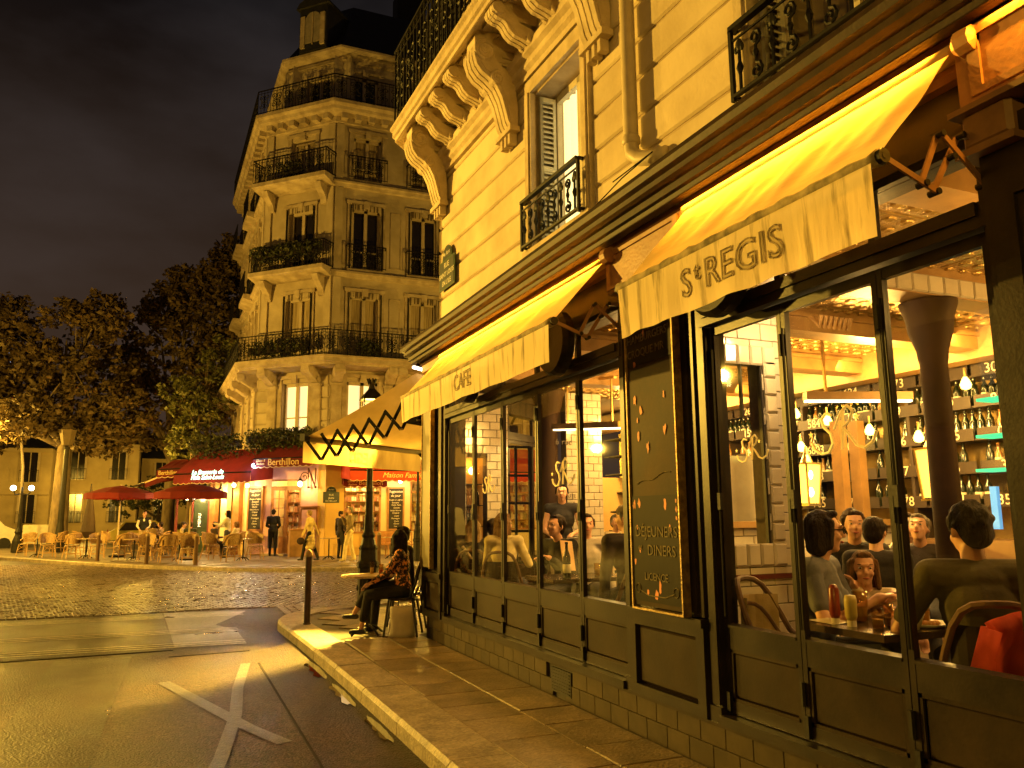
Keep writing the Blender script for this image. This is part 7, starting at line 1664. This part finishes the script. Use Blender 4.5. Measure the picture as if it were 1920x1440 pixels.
person('man with curly grey hair looking down at his table', V((5.83, 4.90, F0)), R(120), 1.0, True, 14, 0, head=(0, -18), top=(.05, .04, .04), hair='grey', style='curly', vox=.014, near_=True, seat=.44)
person('man with short hair and pale shirt left of the grey curly man', V((5.95, 5.22, F0)), R(200), 1.0, True, 5, 0, head=(-60, 0), top=(.5, .45, .35), hair='brown', vox=.016, seat=.44)
person('person in olive sleeve at the right edge behind the man in olive', V((4.45, 2.55, F0)), R(20), 1.0, True, 5, 0, top=(.09, .08, .03), hair='dark', vox=.016, seat=.46)
person('dark-haired diner far at the right near the blue screen', V((6.2, 3.65, F0)), R(140), .95, True, 5, 0, top=(.3, .2, .1), hair='dark', vox=.018, seat=.44)
inside_table('table between the curly man and the dark-haired man', 4.72, 4.98, 4.56, 4.72, 1.02)
# things on the window table
tz = 1.02
whp = M('white_china', (.62, .56, .45), None, 4, .2)
def plate_(label, p, r_=.13):
    o = thing('plate', label, 'plate', p); MB().lathe([(0, 0), (r_*.6, 0), (r_, .018), (r_*.97, .022), (r_*.6, .006), (0, .006)], n=24).build('plate_dish', whp, o, smooth=True)
    f = MB(); q = random.Random(len(label)); [f.ell((q.uniform(-.05, .05), q.uniform(-.05, .05), .018), (q.uniform(.015, .03), q.uniform(.015, .03), .014), 7, 5) for _ in range(7)]; f.build('food', M('browned_food', (.40, .20, .06)), o, smooth=True)
plate_('white plate of food in front of the man in olive', V((3.60, 3.06, tz)), .13); plate_('white plate in front of the girl', V((3.70, 3.32, tz)), .11)
o = thing('mustard_bottle', 'squeeze bottle with yellow body and white upside-down cap on the window table', 'bottle', V((3.27, 3.22, tz))); MB().lathe([(.024, 0), (.024, .03)], n=12).build('cap', whp, o); MB().lathe([(.022, .03), (.030, .05), (.032, .13), (.026, .155), (.0, .158)], n=14).build('bottle_body', M('mustard_plastic', (.45, .36, .10), None, 4, .35), o, smooth=True)
o = thing('ketchup_bottle', 'tall dark red squeeze bottle standing on its white cap', 'bottle', V((3.27, 3.33, tz))); MB().lathe([(.022, 0), (.022, .03)], n=12).build('cap', whp, o); MB().lathe([(.022, .03), (.028, .05), (.026, .18), (.016, .20), (.0, .203)], n=14).build('bottle_body', M('dark_red_plastic', (.20, .03, .015), None, 4, .3), o, smooth=True)
for i, (x, y, h, r_, lb) in enumerate(((3.44, 3.32, .16, .042, 'stemmed glass between the girl and the sauce bottles'), (3.44, 3.12, .09, .040, 'low tumbler with a candle glow on the window table'), (3.30, 3.08, .10, .032, 'small tumbler nearest the window pane'), (3.62, 3.08, .15, .036, 'tall glass beside the plates'))): tumbler(lb, V((x, y, tz)), h, r_, (.35, .22, .06))
o = thing('chip_cone', 'white paper cone of chips with printed edge', 'paper cone', V((3.46, 3.00, tz))); MB().lathe([(.02, 0), (.075, .15), (.072, .15), (.01, .01)], n=14).build('cone', M('printed_paper', (.72, .66, .5), None, 5, .7), o, smooth=True); f = MB(); [f.bar((.03*cos(i*1.3), .03*sin(i*1.3), .1), (.06*cos(i*1.3), .06*sin(i*1.3), .2), .012) for i in range(11)]; f.build('chips', M('fried_chips', (.6, .38, .1)), o)
o = thing('napkin', 'white folded napkin at the far edge of the window table', 'napkin', V((3.30, 3.42, tz))); MB().add([(-.08, -.12, .002), (.08, -.12, .006), (.09, .10, .002), (-.07, .08, .004), (0, 0, .02)], [[0, 1, 4], [1, 2, 4], [2, 3, 4], [3, 0, 4]]).build('napkin_cloth', whp, o)
for i, (x, y, h) in enumerate(((3.55, 3.24, .10), (3.70, 3.15, .12), (3.50, 3.40, .11), (3.76, 3.02, .11))): tumbler(['little glass beside the stemmed glass', 'water glass in the middle of the window table', 'glass in front of the woman with glasses', 'glass near the cone of chips'][i], V((x, y, tz)), h, .030, (.4, .3, .12))
# --- bay with the folding doors
person('woman with blonde wavy hair in a pale cardigan seen from behind by the folding doors', V((3.51, 8.49, F0)), R(-30), 1.0, True, 8, 0, lh=(-.1, .35, .80), rh=(.22, .36, .78), head=(-38, 0), top=(.66, .56, .28), bottom=(.04, .035, .03), hair='lightbrown', style='longcurly', vox=.011, near_=True, fem=True, seat=.47)
person('person in dark top with a pale bag strap seen from behind at the tiled pillar', V((3.38, 9.12, F0)), R(-25), .96, True, 6, 0, top=(.016, .014, .014), hair='blonde', style='long', vox=.012, fem=True, near_=True, lh=(-.1, .36, .8), rh=(.2, .3, .75),
       extra=lambda o, H, up_, hr, P, L_: MB().tube([up_(-.13, -.10, .42), up_(0, -.125, .25), up_(.14, -.11, .02)], .018, 6).build('bag_strap', cm_((.6, .5, .3)), o, smooth=True))
person('man in white shirt with dark flat cap facing the cardigan woman', V((3.74, 9.44, F0)), R(-150), .97, True, 5, 0, head=(60, 0), top=(.70, .60, .42), hair='dark', style='short', vox=.013, near_=True, extra=cap((.05, .035, .02)), seat=.44)
person('dark-jacketed bearded man with wild hair reading the menu card', V((3.95, 7.74, F0)), R(110), 1.02, True, 18, 0, head=(0, -10), lh=(-.1, .34, .82), rh=(.1, .34, .80), top=(.014, .012, .012), hair='dark', style='messy', vox=.012, near_=True, seat=.44)
person('waiter in black waistcoat and pale trousers standing in the cafe aisle', V((4.72, 9.40, F0)), R(150), 1.0, top=(.02, .018, .016), bottom=(.32, .25, .14), hair='dark', lh=(-.14, .22, 1.05), rh=(.14, .2, 1.04), vox=.014, near_=True, sleeve=.05)  # solid figure put in place of a person mirrored in the panes
person('man with dark cap and dark jacket seated with his back to the last folding door', V((3.82, 6.24, F0)), R(-10), 1.05, True, 10, 0, head=(40, 0), top=(.028, .020, .014), hair='grey', style='short', vox=.012, near_=True, extra=cap((.14, .11, .06)), seat=.47)
person('man in pale shirt facing the capped man', V((4.05, 7.50, F0)), R(150), .98, True, 4, 0, head=(10, 0), top=(.5, .45, .4), hair='brown', vox=.013, near_=True, seat=.48)
for i, (x, y, rz, tc_, hc_) in enumerate(((6.3, 9.6, 190, (.3, .2, .1), 'dark'), (6.9, 9.2, 150, (.4, .3, .2), 'brown'), (7.0, 10.4, 200, (.1, .08, .05), 'black'), (6.2, 10.6, 170, (.5, .4, .25), 'grey'))):
    person(['diner in the far group nearest the lit wall', 'diner with brown hair in the far group', 'dark-haired diner at the back of the far group', 'grey-haired diner at the left of the far group'][i], V((x, y, F0)), R(rz), 1, True, 5, 0, top=tc_, hair=hc_, vox=.02, seat=.44)
inside_table('small dark table of the cardigan woman', 3.30, 3.90, 8.76, 8.98, 1.02); inside_table('dark table of the reading man near the folding doors', 3.22, 4.1, 6.62, 7.25, 1.02)
inside_table('empty pale table behind the folding doors', 4.2, 4.75, 7.9, 8.4, 1.02, M('pale_table_top', (.55, .42, .22), None, 5, .3))
inside_table('long table of the far group', 6.1, 7.1, 9.75, 10.25, 1.02)
for lb, x, y, rz in (('dark chair of the cardigan woman', 3.46, 8.40, -30), ('chair of the person with the bag strap', 3.36, 9.06, -25), ('dark chair of the capped man', 3.80, 6.12, -10), ('chair of the reading bearded man', 3.98, 7.72, 110)): cafe_chair(lb+' behind the folding doors' if len(lb.split()) < 10 else lb, V((x, y, F0)), R(rz))
o = thing('wine_bottle', 'dark wine bottle with pale label standing on the table by the folding doors', 'bottle', V((3.40, 6.70, tz))); MB().lathe([(.036, 0), (.037, .01), (.037, .19), (.030, .22), (.014, .26), (.013, .31), (.016, .312), (.016, .33)], n=14).build('bottle_glass', botm, o, smooth=True); MB().lathe([(.0385, .05), (.0385, .13)], n=14).build('label', MATS['paper_label'], o, smooth=True)
o = thing('menu_card', 'pale orange menu card held by the bearded man', 'menu', V((3.56, 7.02, 1.18))); MB().add([(-.1, -.14, -.1), (.12, .05, -.12), (.10, .08, .16), (-.12, -.10, .18), (-.098, -.146, -.1), (.122, .044, -.12), (.102, .074, .16), (-.118, -.106, .18)], [[0, 1, 2, 3], [7, 6, 5, 4], [0, 4, 5, 1], [1, 5, 6, 2], [2, 6, 7, 3], [3, 7, 4, 0]]).build('card', M('menu_card_paper', (.60, .38, .18)), o)
for i, (x, y) in enumerate(((3.5, 8.85), (3.7, 8.88), (3.6, 6.75), (3.8, 6.85), (4.0, 6.95), (6.3, 9.9), (6.6, 10.0), (6.85, 9.95))): tumbler(['glass on the cardigan woman table near the pane', 'glass on the cardigan woman table farther in', 'glass right of the wine bottle', 'second glass beyond the wine bottle', 'glass at the inner corner of the reading man table', 'left glass on the far group table', 'middle glass on the far group table', 'right glass on the far group table'][i], V((x, y, tz)), .12, .032, (.5, .4, .2))
